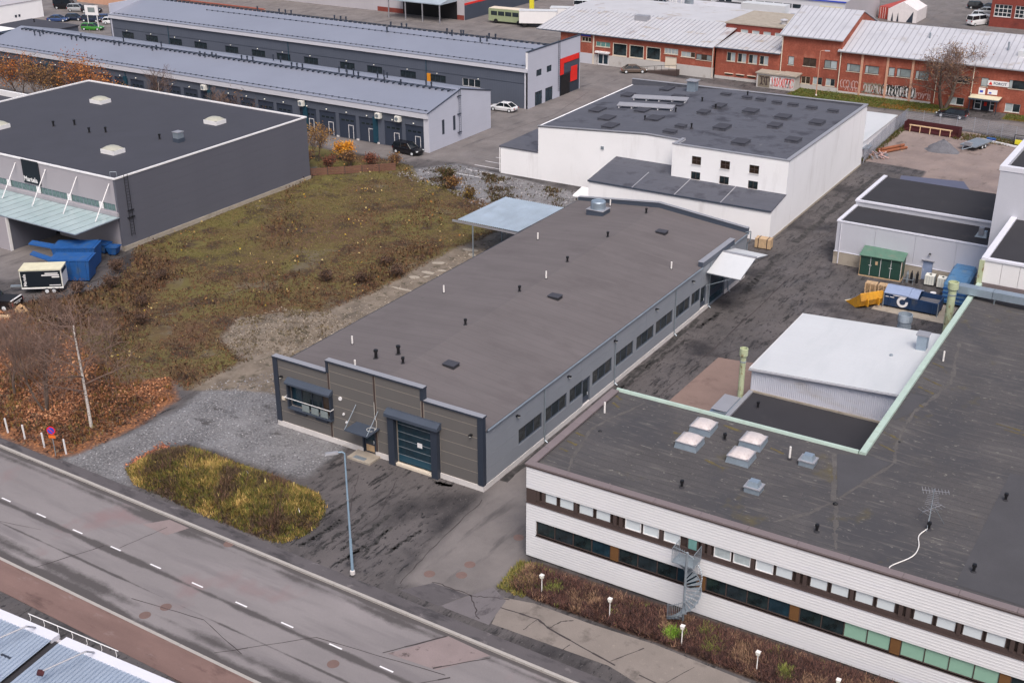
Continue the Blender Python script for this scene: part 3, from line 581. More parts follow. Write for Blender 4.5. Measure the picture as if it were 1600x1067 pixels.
# wall fittings on the front
def wall_lamp(parent, p, deg):
    q = MB(wm(p, deg)); q.box((-.1, -.32, 0), (.1, 0, .07)); q.box((-.05, -.05, -.12), (.05, 0, 0)); o = q.build('wall_lamp', M['black'], parent)
    q = MB(wm(p, deg)); q.lathe([(.07, -.09), (.09, -.04), (.07, -.001)], (0, -.22), 10); q.build('bulb', M['lamp_white'], o)
for p in ((-19.2, -.04, 4.6), (-.95, -.04, 4.55)): wall_lamp(HALL, p, 0)
for (x, z, s) in ((-13.25, 4.2, .16), (-13.0, 2.9, .1), (-12.75, 2.25, .1)):
    q = MB(); q.tube((x, -.1, z), (x, -.02, z), s, s, 14); q.build('wall_disc', M['white_paint'], HALL)
B('meter_box', HALL, M['cream'], (-19.35, -.12, 2.5), (-19.05, -.03, 2.8))
# entrance door, canopy and slab
D = B('door', HALL, M['charcoal'], (-11.15, .1, .1), (-10.05, .2, 2.25)); B('door_glass', D, M['glass_teal'], (-.4, -.065, .9), (.4, -.05, 1.95)); B('door_glass', D, M['timber'], (-.4, -.065, .12), (.4, -.055, .7)); B('handle', D, M['chrome'], (.38, -.12, .9), (.43, -.05, 1.2))
for x in (-11.25, -10.05): B('door_jamb', HALL, M['charcoal'], (x, -.06, .0), (x + .12, .25, 2.35))
B('door_canopy', HALL, M['charcoal_light'], (-11.75, -1.6, 2.5), (-9.5, 0, 2.6)); q = MB()
q.path([(-11.7, -1.58, 2.62), (-11.7, -.05, 4.1)], .035); q.build('canopy_stay', M['galv'], HALL); q = MB(); q.path([(-9.56, -1.58, 2.62), (-9.56, -.05, 4.1)], .035); q.build('canopy_stay', M['galv'], HALL)
q = MB(); q.path([(-9.9, -.06, 4.8), (-9.9, -.06, 3.6), (-9.62, -.25, 3.3), (-9.55, -.4, 2.75)] + arc((-9.95, -.55), .33, 0, 330, 10, 2.64), .016, 5); q.build('cable', M['ac_white'], HALL)
sl = MB(); sl.box((-11.75, -1.45, 0), (-9.55, -.075, .16)); tag(sl.build('entrance_slab', M['concrete']), 'pale concrete step slab below the entrance canopy', 'step')
tag(B('foot_grate', None, M['galv'], (-11.3, -1.3, .161), (-10.2, -.9, .175)), 'grey metal foot grate set on the pale entrance slab', 'grate')
# sectional door
for x in (-8.45, -4.42): B('door_pillar', HALL, M['charcoal'], (x, -.42, 0), (x + .58, 0, 4.2))
q = MB(); q.ext([(-8.62, -.6, 4.2), (-8.62, 0, 4.2), (-8.62, 0, 4.72), (-8.62, -.2, 4.72), (-8.62, -.6, 4.45)], (4.95, 0, 0)); q.build('door_hood', M['charcoal_light'], HALL)
SD = B('sectional_door', HALL, M['charcoal'], (-7.86, .12, .2), (-4.36, .2, 4.2))
for i in range(6):
    B('door_leaf', SD, M['teal_dark'] if i < 1 else M['glass_teal'], (-1.72, -.075, .04 + i * .66), (1.72, -.05, .64 + i * .66))
    if i < 5: B('leaf_rail', SD, M['galv'], (-1.74, -.085, .645 + i * .66), (1.74, -.06, .69 + i * .66))
B('notice', SD, M['white_paint'], (.1, -.1, 1.75), (.55, -.086, 2.15)); B('threshold', HALL, M['cream'], (-7.86, -.3, 0), (-4.44, .1, .2))
# right-hand long wall
SW = [(4.95, 8.45), (8.95, 12.4), (12.9, 15.1), (16.8, 20.3), (20.95, 24.4), (25.05, 28.55), (29.0, 32.6), (33.1, 36.5), (36.9, 38.9)]
SH = [(a, b, 1.6, 2.88) for a, b in SW] + [(15.15, 16.4, .1, 2.78), (39.1, 40.5, .1, 2.75), (41.3, 45.2, .1, 3.7)]
wall('side_wall', HALL, M['core_grey'], (0, .36, 0), 90, 50.44, 4.95, [(a - .36, b - .36, c, d) for a, b, c, d in SH], .3)
cols = [(.42, 8.7)] + [(8.7 + i * 6.06, 8.7 + (i + 1) * 6.06) for i in range(5)] + [(39.0, 50.7)]
panels(HALL, M['panel_grey'], (0, 0, 0), 90, cols, [(.46 + i * 1.12, .46 + (i + 1) * 1.12) for i in range(4)], [(a - .02, b + .02, c - .02, d + .02) for a, b, c, d in SH], .03, .012)
for a, b in SW: window(HALL, M['charcoal_light'], M['glass_hall'], (0, 0, 0), 90, a, b, 1.6, 2.88, 3 if b - a > 2.5 else 2, 1, .05, .08, glist=[M['glass_hall'], M['glass'], M['glass_hall']])
for a, b, z in ((15.15, 16.4, 2.78), (39.1, 40.5, 2.75)):
    d = B('side_door', HALL, M['charcoal_light'], (-.2, a, .1), (-.1, b, z)); B('door_glass', d, M['glass'], (.051, -.4, 1.0), (.06, .4, 2.4)); B('handle', d, M['chrome'], (.06, .35, .95), (.1, .4, 1.2))
d = B('side_sectional_door', HALL, M['teal_dark'], (-.25, 41.3, .1), (-.15, 45.2, 3.7))
for i in range(5): B('door_leaf', d, M['charcoal'] if i % 2 else M['glass_teal'], (.051, -1.9, .03 + i * .71), (.07, 1.9, .69 + i * .71))
q = MB(); q.tube((.12, .5, 4.93), (.12, 39.0, 4.93), .075, .075, 8); q.build('gutter', M['galv'], HALL); q = MB(); q.tube((.12, 46.9, 4.93), (.12, 50.8, 4.93), .075, .075, 8); q.build('gutter', M['galv'], HALL)
for y in (8.75, 20.75, 33.0, 41.0, 46.0):
    q = MB(); q.path([(.12, y, 4.9), (.12, y, .25), (.4, y, .08)], .055, 7); q.build('downpipe', M['galv'], HALL)
for y in (4.6, 12.5, 20.6, 28.75, 36.75): wall_lamp(HALL, (.03, y, 4.3), 90)
# raised parapet and metal canopy over the side doors
B('side_parapet', HALL, M['charcoal_light'], (-.35, 38.9, 4.95), (.12, 46.9, 5.5)); 
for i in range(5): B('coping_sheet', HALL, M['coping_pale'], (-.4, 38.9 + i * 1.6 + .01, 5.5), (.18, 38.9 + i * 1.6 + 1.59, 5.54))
CA = thing('door_canopy', 'white folded metal canopy over the side loading door of the hall', 'canopy', (0, 0, 0))
q = MB(); q.ext([(.13, 40.0, 4.1), (.13, 43.85, 5.1), (.13, 43.85, 5.16), (.13, 40.0, 4.16)], (3.5, 0, -.05)); q.build('roof_sheet', M['roof_white'], CA)
q = MB(); q.ext([(.13, 43.86, 5.1), (.13, 47.2, 4.35), (.13, 47.2, 4.41), (.13, 43.86, 5.16)], (3.5, 0, -.05)); q.build('roof_sheet', M['roof_white'], CA)
q = MB(); q.box((.13, 43.7, 5.1), (3.65, 44.02, 5.2)); q.build('ridge_cap', M['coping_pale'], CA)
q = MB(); q.path([(3.58, 40.0, 4.0), (3.58, 43.85, 5.0), (3.58, 47.2, 4.26)], .06, 6); q.build('edge_beam', M['charcoal_light'], CA)
for y, z in ((40.05, 4.02), (47.1, 4.28)):
    q = MB(); q.path([(3.5, y, z), (.1, y, z)], .05, 6); q.build('side_beam', M['charcoal_light'], CA)
    q = MB(); q.path([(2.8, y, z), (.1, y, z - 1.3)], .04, 6); q.build('brace', M['galv'], CA)
# other walls and the roof
wall('back_wall', HALL, M['core_grey'], (0, 50.8, 0), 180, 20, 5.0, (), .3); wall('left_wall', HALL, M['core_grey'], (-20, 50.5, 0), 270, 50.14, 5.0, (), .3)
RH = lambda x: 4.98 + (6.0 - 4.98) * (-x / 10.2) if x > -10.2 else 6.0 - (.85) * ((-x - 10.2) / 9.95)
q = MB()
q.ext([(.05, .36, 4.85), (.05, .36, 4.98), (-10.2, .36, 6.0), (-20.15, .36, 5.15), (-20.15, .36, 5.0), (-10.2, .36, 5.8)], (0, 50.2, 0)); q.build('roof', M['felt_hall'], HALL)
B('eave_trim', HALL, M['charcoal'], (.055, .45, 4.8), (.075, 38.9, 5.0)); B('eave_trim', HALL, M['charcoal'], (-20.2, .4, 4.85), (-20.16, 50.5, 5.17))
q = MB()
for a, b, za, zb in ((-20.15, -10.2, 5.55, 6.55), (-10.2, .08, 6.55, 5.5)):
    q.hexa([(a, 50.56, 4.9), (b, 50.56, 4.9), (b, 50.9, 4.9), (a, 50.9, 4.9), (a, 50.56, za), (b, 50.56, zb), (b, 50.9, zb), (a, 50.9, za)])
q.build('back_parapet', M['charcoal_light'], HALL)
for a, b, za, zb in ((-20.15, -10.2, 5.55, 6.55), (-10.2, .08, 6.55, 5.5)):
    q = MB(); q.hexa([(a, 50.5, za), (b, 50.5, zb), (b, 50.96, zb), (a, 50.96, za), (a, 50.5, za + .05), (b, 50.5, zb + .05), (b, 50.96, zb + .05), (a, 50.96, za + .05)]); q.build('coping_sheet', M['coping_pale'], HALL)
q = MB(); q.path([(-.1, 50.45, 5.1), (.45, 50.45, 5.3), (.45, 50.45, 4.3), (.12, 50.6, 3.9), (.12, 50.6, .4)], .06, 7); q.build('rain_spout', M['galv'], HALL)
# things on the roof
def vent_pipe(parent, p, h, r, m, cap=True, name='vent_pipe'):
    q = MB(); q.tube((0, 0, -.06), (0, 0, h), r, r, 9)
    if cap: q.tube((0, 0, h), (0, 0, h + .16), r * 1.5, r * 1.35, 9)
    o = q.build(name, m, parent, p); q = MB(); q.lathe([(r * 2.4, -.05), (r * 1.2, .06), (r * 1.02, .07)], n=10); q.build('collar', M['felt_black'], o); return o
for x, y in ((-17.1, 6.4), (-17.0, 19.6), (-17.0, 36.4), (-10.1, 26.3), (-2.1, 36.5), (-15.6, 49.6), (-13.6, 2.4)): vent_pipe(HALL, (x, y, RH(x)), .75, .075, M['pipe_white'], False)
for i, (x, y) in enumerate(((-13.3, 4.7), (-12.1, 6.1), (-10.6, 4.7), (-10.6, 13.6), (-10.6, 22.4), (-10.6, 31.2), (-10.6, 39.5), (-10.6, 48.3))): vent_pipe(HALL, (x, y, RH(x)), .62 if i < 2 else .4, .13 if i < 2 else .1, M['black'])
for x, y in ((-7.4, 6.75), (-7.4, 23.3), (-6.8, 44.2)):
    q = MB(); q.hexa([(-.55, -.45, -.15), (.55, -.45, -.15), (.55, .45, -.15), (-.55, .45, -.15), (-.5, -.4, .2), (.5, -.4, .2), (.5, .4, .2), (-.5, .4, .2)]); h = q.build('roof_hatch', M['felt_black'], HALL, (x, y, RH(x)))
    B('hatch_lid', h, M['felt_dark'], (-.56, -.46, .2), (.56, .46, .26))
FN = thing('roof_fan', 'round galvanised exhaust fan on a dark kerb near the back of the hall roof', 'roof fan', (-15.5, 46.6, RH(-15.5)))
q = MB(); q.box((-1.0, -.85, -.1), (1.0, .85, .55)); q.build('kerb_box', M['charcoal_light'], FN); B('base_plate', FN, M['coping_pale'], (-1.05, -.9, .55), (1.05, .9, .6))
q = MB(); q.lathe([(.8, .6), (.8, 1.35), (.74, 1.45), (.7, 1.42), (.25, 1.5)], n=24); q.build('drum', M['zinc'], FN, smooth=False)
# ------------------------------------------------------------------ the white ribbed office block
OF = (6.99, -5.43, 0); OA = math.radians(.65)
def Ow(x, y, z=0): v = Matrix.Rotation(OA, 3, 'Z') @ Vector((x, y, z)); return (v.x + OF[0], v.y + OF[1], v.z)
OFF = thing('office_block', 'two storey office block with white ribbed cladding and two window bands', 'building', OF, OA)
XE = 46.0
def ribs(name, parent, m, x0, x1, z0, z1, pitch=.2, dep=.008, y=0.0, back=.12):
    q = MB(); n = max(1, round((z1 - z0) / pitch)); p = (z1 - z0) / n; prof = [(y + back, z0)]
    for i in range(n): prof += [(y, z0 + i * p), (y, z0 + i * p + p * .55), (y - dep, z0 + i * p + p * .7), (y - dep, z0 + i * p + p * .9)]
    prof += [(y, z1), (y + back, z1)]
    k = q._a([(x0, a, b) for a, b in prof] + [(x1, a, b) for a, b in prof]); n = len(prof)
    for i in range(n - 1): q.f.append((k + i, k + n + i, k + n + i + 1, k + i + 1)[::-1]); q.mi.append(0)
    q.f.append(tuple(k + i for i in range(n))); q.mi.append(0); q.f.append(tuple(k + n + i for i in range(n - 1, -1, -1))); q.mi.append(0)
    return q.build(name, m, parent)
def fixn(o):
    bm = bmesh.new(); bm.from_mesh(o.data); bmesh.ops.recalc_face_normals(bm, faces=bm.faces); bm.to_mesh(o.data); bm.free(); return o
for z0, z1, x0 in ((.12, 1.9, 0), (3.05, 4.3, 0), (5.42, 7.06, 0)): fixn(ribs('cladding_band', OFF, M['clad_white'], x0, XE, z0, z1))
fixn(ribs('cladding_band', OFF, M['clad_white'], 0, .74, 1.9, 3.05))
B('core_wall', OFF, M['brown_trim'], (.02, .3, -.3), (XE, .5, 7.0)); B('plinth', OFF, M['brown_trim'], (.1, .13, -.3), (XE, .299, .12))
B('lower_ledge', OFF, M['brown_trim'], (.74, -.04, 1.86), (XE, .29, 1.9)); B('upper_ledge', OFF, M['brown_trim'], (.0, -.06, 4.3), (XE, .13, 4.34))
B('brown_panel', OFF, M['brown_trim'], (0.0, .02, 4.34), (.74, .29, 5.42)); B('brown_spandrel', OFF, M['brown_trim'], (.74, .06, 4.34), (XE, .2, 4.62))
# lower ribbon window: four panes a bay between timber posts
posts = [.74] + [6.3 + 6.05 * i for i in range(7)]
for i in range(7):
    a = .74 if i == 0 else posts[i] + .57; b = posts[i + 1]
    g = [M['glass_off'], M['glass'], M['glass_off'], M['glass_teal']] if i != 4 and i != 3 else ([M['film_green']] * 4 if i == 4 else [M['glass_off'], M['glass_off'], M['film_green'], M['film_green']])
    window(OFF, M['brown_trim'], M['glass_off'], (0, 0, 0), 0, a, b, 1.9, 3.05, 4, 1, .06, .17, glist=g, name='ribbon_window')
    B('timber_post', OFF, M['wood_post'], (b, .08, 1.9), (b + .57, .28, 3.05))
# upper windows in pairs with white blinds
for i in range(8):
    for k, dx in enumerate((1.2, 2.46, 3.9, 5.14)):
        x = i * 6.06 + dx
        if i == 1 and k == 3: continue
        if x > XE - 1.2: continue
        g = M['blind'] if not (i == 2 and k < 2) else M['glass_pale']
        window(OFF, M['brown_trim'] if not (i in (1, 2) and k in (0, 1, 2)) else M['white_paint'], g, (0, 0, 0), 0, x, x + 1.1, 4.62, 5.40, 1, 1, .05, .14, name='office_window')
    for dx in (.0, .42): B('pilaster', OFF, M['brown_trim'], (i * 6.06 + dx + .38 + (.0 if i else .38), .01, 4.62), (i * 6.06 + dx + .62 + (.0 if i else .38), .2, 5.42)) if i * 6.06 < XE - 2 else None
    B('pilaster', OFF, M['brown_trim'], (i * 6.06 + 3.62, .02, 4.62), (i * 6.06 + 3.84, .2, 5.42)) if i * 6.06 < XE - 4 else None
d = B('balcony_door', OFF, M['brown_trim'], (11.55, .06, 4.36), (12.3, .14, 5.41)); B('door_glass', d, M['glass_green'], (-.28, -.06, .3), (.28, -.042, 1.0))
# other walls
B('west_wall', OFF, M['clad_white'], (0, .5, -.3), (.25, 12.9, 7.0)); B('north_wall', OFF, M['clad_white'], (.25, 12.65, -.3), (18.3, 12.9, 7.0)); B('wing_wall', OFF, M['clad_white'], (18.3, 12.65, -.3), (18.55, 62, 7.0))
# felt roof with falls to inner gutters
q = MB(); st = .5
xs = list(np.arange(.2, XE + .01, st)); ys = list(np.arange(.2, 48.2, st)); ids = {}
def roof_z(x, y):
    d = min(x, y + 1.0, (12.9 - y) if x < 18.5 else 9, math.hypot(max(0, 18.5 - x), max(0, y - 12.9)) if x < 18.5 and y > 12.9 else 9, max(x - 18.5, 12.9 - y) if True else 9)
    return 6.9 + .22 * max(0, 1 - max(0, d) / 3.2)
for j, y in enumerate(ys):
    for i, x in enumerate(xs):
        if y > 13.05 and x < 18.3: continue
        ids[i, j] = len(q.v); q.v.append((x, y, roof_z(x, y)))
for (i, j) in list(ids):
    if all(k in ids for k in ((i + 1, j), (i + 1, j + 1), (i, j + 1))): q.f.append((ids[i, j], ids[i + 1, j], ids[i + 1, j + 1], ids[i, j + 1])); q.mi.append(0)
q.build('roof', M['felt_office'], OFF)
for i in range(15): B('coping_sheet', OFF, M['brown_coping'], (-.06 + i * 3.08, -.1, 7.18), (-.06 + i * 3.08 + 3.06, .42, 7.3))
B('coping_fascia', OFF, M['brown_trim'], (-.02, -.07, 7.06), (XE, .38, 7.18)); B('coping_fascia', OFF, M['brown_trim'], (-.02, .381, 7.0), (.36, 12.5, 7.18))
for i in range(6): B('coping_sheet', OFF, M['brown_coping'], (-.07, .43 + i * 2.02, 7.18), (.5, .43 + i * 2.02 + 2.0, 7.3))
q = MB(); q.ext([(.2, 12.62, 6.9), (.2, 13.05, 6.9), (.2, 13.05, 7.22), (.2, 12.9, 7.3), (.2, 12.72, 7.28)], (18.0, 0, 0)); q.build('mint_coping', M['mint'], OFF)
q = MB(); q.ext([(18.2, 12.7, 6.9), (18.75, 12.7, 6.9), (18.72, 12.7, 7.3), (18.3, 12.7, 7.33)][::-1], (0, 35.3, 0)); q.build('mint_coping', M['mint'], OFF)
def roof_ribbon(name, pts, w, m, dz=.012, sub=7):
    q = MB(); P = []
    for a, b in zip(pts[:-1], pts[1:]):
        for k in range(sub): P.append(Vector((*a, 0)).lerp(Vector((*b, 0)), k / sub) + Vector((R.uniform(-.05, .05), R.uniform(-.05, .05), 0)))
    P.append(Vector((*pts[-1], 0)))
    for a, b in zip(P[:-1], P[1:]):
        d = b - a; n = Vector((-d.y, d.x, 0)).normalized() * w * R.uniform(.15, .65); c4 = [a - n, b - n, b + n, a + n]
        q.face([(c.x, c.y, roof_z(c.x, c.y) + dz) for c in c4])
    return q.build(name, m, OFF)
M['felt_worn'] = mat('felt_worn', (111, 107, 106), .95, .15, .8, .18, 10, .2, k=KH, stains=[((100, 97, 98), 1.5, .5, .62, (1, 1, 1))])
M['felt_moss'] = mat('felt_moss', (118, 106, 70), .95, .15, 1.2, .15, 10, .2, k=KH, stains=[((98, 94, 92), 1.6, .48, .62, (1, 1, 1))])
M['felt_patch'] = mat('felt_patch', (91, 90, 95), .9, .08, .4, .08, 18, .2, k=KH)
for pts, w in (([(2.7, .8), (2.0, 2.7), (1.8, 4.1), (1.3, 6.4), (1.6, 8.5), (2.8, 12.2)], .22), ([(16.9, 11.9), (18.6, 6.4)], .3), ([(18.7, 6.6), (20.6, 12.9), (20.0, 15.5), (19.8, 20.5), (20.4, 23.5), (20.9, 27.2), (19.8, 34.8)], .3), ([(18.7, 6.4), (17.7, 4.2), (16.2, 2.2)], .3), ([(18.8, 6.3), (19.6, 3.6), (20.4, 1.2)], .3)): roof_ribbon('worn_strip', pts, w, M['felt_worn'])
for (x, y, dx, dy) in ((.5, 12.0, .6, -.3), (.8, 10.9, .7, -.3), (.7, 5.6, .7, -.1), (.7, 4.3, .8, -.1), (.8, 3.2, .6, -.1), (19.0, 26.6, 1.5, -.5), (19.1, 24.9, 1.2, -.5), (18.9, 22.3, 1.3, -.4), (18.9, 16.6, 1.1, -.4), (19.0, 14.8, 1.2, -.4), (19.0, 29.5, .9, -.3), (25.2, 22.2, 3.2, -.3), (25.8, 21.6, 2.6, -.2), (9.0, 11.9, 1.4, -.2), (9.6, 7.0, 1.6, -.4), (12.9, 10.7, 1.0, -.3), (6.3, 9.4, 1.2, .1)): roof_ribbon('moss_streak', [(x, y), (x + dx, y + dy)], .22, M['felt_moss'], .016, 4)
for pts in ([(17.0, 12.0), (18.7, 6.9), (20.4, 12.7), (18.75, 12.75)], [(18.9, 18.6), (19.6, 20.0), (20.1, 23.6), (18.9, 23.4)], [(27.2, 1.2), (33, 1.0), (33, 16), (27.4, 15.6), (27.3, 10.5)]):
    q = MB(); nseg = 6; c = Vector((sum(p[0] for p in pts) / len(pts), sum(p[1] for p in pts) / len(pts)))
    for a, b in zip(pts, pts[1:] + pts[:1]):
        a, b = Vector(a), Vector(b)
        for i in range(nseg):
            for j in range(nseg):
                if i + j >= nseg: continue
                f = lambda s, t: (c + (a - c) * (s / nseg) + (b - c) * (t / nseg)); t3 = [f(i, j), f(i + 1, j), f(i, j + 1)]; q.face([(v.x, v.y, roof_z(v.x, v.y) + .02) for v in t3])
                if i + j < nseg - 1: t3 = [f(i + 1, j), f(i + 1, j + 1), f(i, j + 1)]; q.face([(v.x, v.y, roof_z(v.x, v.y) + .02) for v in t3])
    fixn(q.build('felt_patch', M['felt_patch'], OFF))
# roof lights
for n, (x, y) in enumerate(((7.95, 10.75), (7.98, 8.3), (11.65, 10.6), (11.7, 8.25))):
    t = thing('roof_light', ('clear domed roof light by the mint edge, of the pair nearest the grey hall' if n == 0 else 'clear domed roof light on the street side of the pair nearest the grey hall' if n == 1 else 'clear domed roof light by the mint edge, of the pair nearest the cowls' if n == 2 else 'clear domed roof light on the street side of the pair nearest the cowls'), 'roof light', Ow(x, y, 6.93), OA, 'domed roof lights on the office')
    q = MB(); q.hexa([(-.8, -.8, -.05), (.8, -.8, -.05), (.8, .8, -.05), (-.8, .8, -.05), (-.72, -.72, .42), (.72, -.72, .42), (.72, .72, .42), (-.72, .72, .42)]); q.build('kerb', M['zinc'], t)
    B('frame', t, M['coping_pale'], (-.77, -.77, .42), (.77, .77, .48))
    q = MB(); N_ = 8
    for j in range(N_ + 1):
        for i in range(N_ + 1):
            u, v = i / N_ * 2 - 1, j / N_ * 2 - 1; q.v.append((u * .7, v * .7, .48 + .3 * (1 - u ** 4) * (1 - v ** 4)))
    for j in range(N_):
        for i in range(N_): k = j * (N_ + 1) + i; q.f.append((k, k + 1, k + N_ + 2, k + N_ + 1)); q.mi.append(0)
    q.build('dome', M['dome'], t, smooth=True)
for n, (x, y) in enumerate(((15.7, 10.0), (13.85, 5.0))):
    t = thing('vent_cowl', 'pale blue metal vent cowl beside the mint roof edge' if n == 0 else 'pale blue metal vent cowl standing alone between the roof lights and the facade', 'vent cowl', Ow(x, y, 6.9), OA)
    q = MB(); q.box((-.5, -.45, -.05), (.5, .45, .35)); q.build('base', M['zinc'], t); B('hood', t, M['coping_pale'], (-.56, -.5, .35), (.56, .5, .42))
    q = MB(); q.hexa([(-.4, -.35, .42), (.4, -.35, .42), (.4, .35, .42), (-.4, .35, .42), (-.3, -.25, .75), (.3, -.25, .75), (.3, .25, .75), (-.3, .25, .75)]); q.build('cap', M['zinc'], t)
for x, y in ((9.77, 3.0), (9.75, 10.2), (27.8, 12.0), (18.8, 2.5), (27.8, 3.1), (24.5, 6.2)): vent_pipe(OFF, (x, y, 6.93), .35, .09, M['black'])
for x, y in ((.98, 9.3), (14.45, 9.95), (19.55, 30.4)): vent_pipe(OFF, (x, y, 6.98), .9, .07, M['pipe_white'], False)
for x, y in ((1.9, 6.8), (18.8, 6.1), (20.1, 15.9)):
    q = MB(); q.lathe([(.16, -.03), (.16, .05), (.06, .12)], n=10); q.build('roof_drain', M['black'], OFF, (x, y, 6.93))
B('roof_hatch', OFF, M['dome'], (29.6, 22.5, 6.85), (31.2, 24.1, 7.25))
# aerial with its cable
an = thing('tv_aerial', 'television aerial with crossed metal rods standing on the office roof', 'aerial', Ow(24.36, 6.8, 6.9), OA)
q = MB(); q.tube((0, 0, 0), (0, 0, 2.5), .035, .03, 6); q.build('mast', M['galv'], an)
for zz, ang, n in ((2.35, 20, 9), (1.75, 100, 8), (1.1, 60, 6)):
    q = MB(Matrix.Translation((0, 0, zz)) @ Matrix.Rotation(math.radians(ang), 4, 'Z')); q.tube((-.7, 0, 0), (.9, 0, 0), .018, .018, 4)
    for i in range(n): x = -.65 + i * 1.5 / (n - 1); L_ = .42 - .02 * i; q.tube((x, -L_, 0), (x, L_, 0), .011, .011, 4)
    q.build('antenna', M['coping_pale'], an)
for dx, dy in ((.8, .5), (-.7, .6), (.1, -.9)):
    q = MB(); q.tube((0, 0, 1.5), (dx, dy, .02), .012, .012, 4); q.build('stay', M['galv'], an)
q = MB(); pts = [Vector(Ow(x, y, 6.99)) for x, y in ((24.35, 6.75), (24.45, 6.2), (24.2, 5.1), (24.5, 3.9), (24.42, 2.7), (23.65, 1.2))] + [Vector(Ow(23.7, .55, 7.13))]
sm = []
for i in range(len(pts) - 1):
    p0, p1, p2, p3 = pts[max(0, i - 1)], pts[i], pts[i + 1], pts[min(len(pts) - 1, i + 2)]
    for k in range(5): t = k / 5; sm.append(.5 * ((2 * p1) + (p2 - p0) * t + (2 * p0 - 5 * p1 + 4 * p2 - p3) * t * t + (3 * p1 - p0 - 3 * p2 + p3) * t ** 3))
sm.append(pts[-1]); q.path(sm, .032, 6); tag(q.build('aerial_cable', M['pipe_white']), 'white cable snaking from the aerial to the office roof edge', 'cable')
# spiral stair to the balcony door
SP = thing('spiral_stair', 'galvanised spiral stair climbing the white office facade', 'stair', Ow(12.15, -1.3), OA)
q = MB(); q.tube((0, 0, -.05), (0, 0, 5.3), .08, .08, 10); q.build('pole', M['galv'], SP)
NS = 21; a0 = 190
for i in range(NS):
    t0 = math.radians(a0 + i * 16.0); t1 = math.radians(a0 + i * 16.0 + 17.5); z = .15 + (i + 1) * 4.05 / NS
    q = MB(); q.hexa([(.07 * math.cos(t0), .07 * math.sin(t0), z - .04), (1.02 * math.cos(t0), 1.02 * math.sin(t0), z - .04), (1.02 * math.cos(t1), 1.02 * math.sin(t1), z - .04), (.07 * math.cos(t1), .07 * math.sin(t1), z - .04),
                      (.07 * math.cos(t0), .07 * math.sin(t0), z), (1.02 * math.cos(t0), 1.02 * math.sin(t0), z), (1.02 * math.cos(t1), 1.02 * math.sin(t1), z), (.07 * math.cos(t1), .07 * math.sin(t1), z)]); q.build('step', M['galv'], SP)
    q = MB(); 
    for dt in (0, 8): tm = math.radians(a0 + i * 16 + 4 + dt); q.tube((1.0 * math.cos(tm), 1.0 * math.sin(tm), z - .03), (1.0 * math.cos(tm), 1.0 * math.sin(tm), z + .98 + dt * .008), .014, .014, 4)
    q.build('baluster', M['galv'], SP)
q = MB(); q.path([(1.0 * math.cos(math.radians(a0 + i * 8)), 1.0 * math.sin(math.radians(a0 + i * 8)), 1.15 + i * 4.05 / NS / 2) for i in range(NS * 2 + 1)], .025, 5); q.build('handrail', M['galv'], SP)
q = MB(); q.path([(1.01 * math.cos(math.radians(a0 + i * 8)), 1.01 * math.sin(math.radians(a0 + i * 8)), .3 + i * 4.05 / NS / 2) for i in range(NS * 2 + 1)], .035, 4); q.build('stringer', M['galv'], SP)
B('landing', SP, M['galv'], (-1.0, .05, 4.2), (.45, 1.18, 4.26))
for (xa, ya, xb, yb) in ((-1.0, .05, -1.0, 1.15), (.45, .05, .45, 1.15)):
    q = MB(); q.path([(xa, ya, 4.26), (xa, ya, 5.25), (xb, yb, 5.25), (xb, yb, 4.26)], .022, 5)
    for k in range(1, 8): q.tube((xa, ya + k * .135, 4.26), (xa, ya + k * .135, 5.25), .012, .012, 4)
    q.build('guard_rail', M['galv'], SP)
# bollard lights along the bed
bl = None
for n, (x, y) in enumerate(((10.1, -8.6), (15.0, -8.5), (20.0, -8.6), (24.8, -8.5), (29.6, -8.4))):
    lab = ('white headed bollard light at the end of the bed by the yard lane', 'white headed bollard light between the yard end of the bed and the spiral stair', 'white headed bollard light right in front of the spiral stair', 'white headed bollard light past the spiral stair on the green film window side', 'white headed bollard light farthest along the bed from the yard lane')[n]
    t = thing('bollard_light', lab, 'bollard light', (x, y, 0), R.uniform(-.2, .2), 'bollard lights along the office bed')
    q = MB(); q.tube((0, 0, -.1), (0, 0, 1.25), .035, .035, 7); q.build('post', M['pipe_white'], t)
    q = MB(); q.hexa([(-.09, -.09, 1.25), (.09, -.09, 1.25), (.09, .09, 1.25), (-.09, .09, 1.25), (-.12, -.12, 1.46), (.12, -.12, 1.46), (.12, .12, 1.46), (-.12, .12, 1.46)]); q.build('head', M['lamp_white'], t); B('cap', t, M['pipe_white'], (-.13, -.13, 1.46), (.13, .13, 1.5))
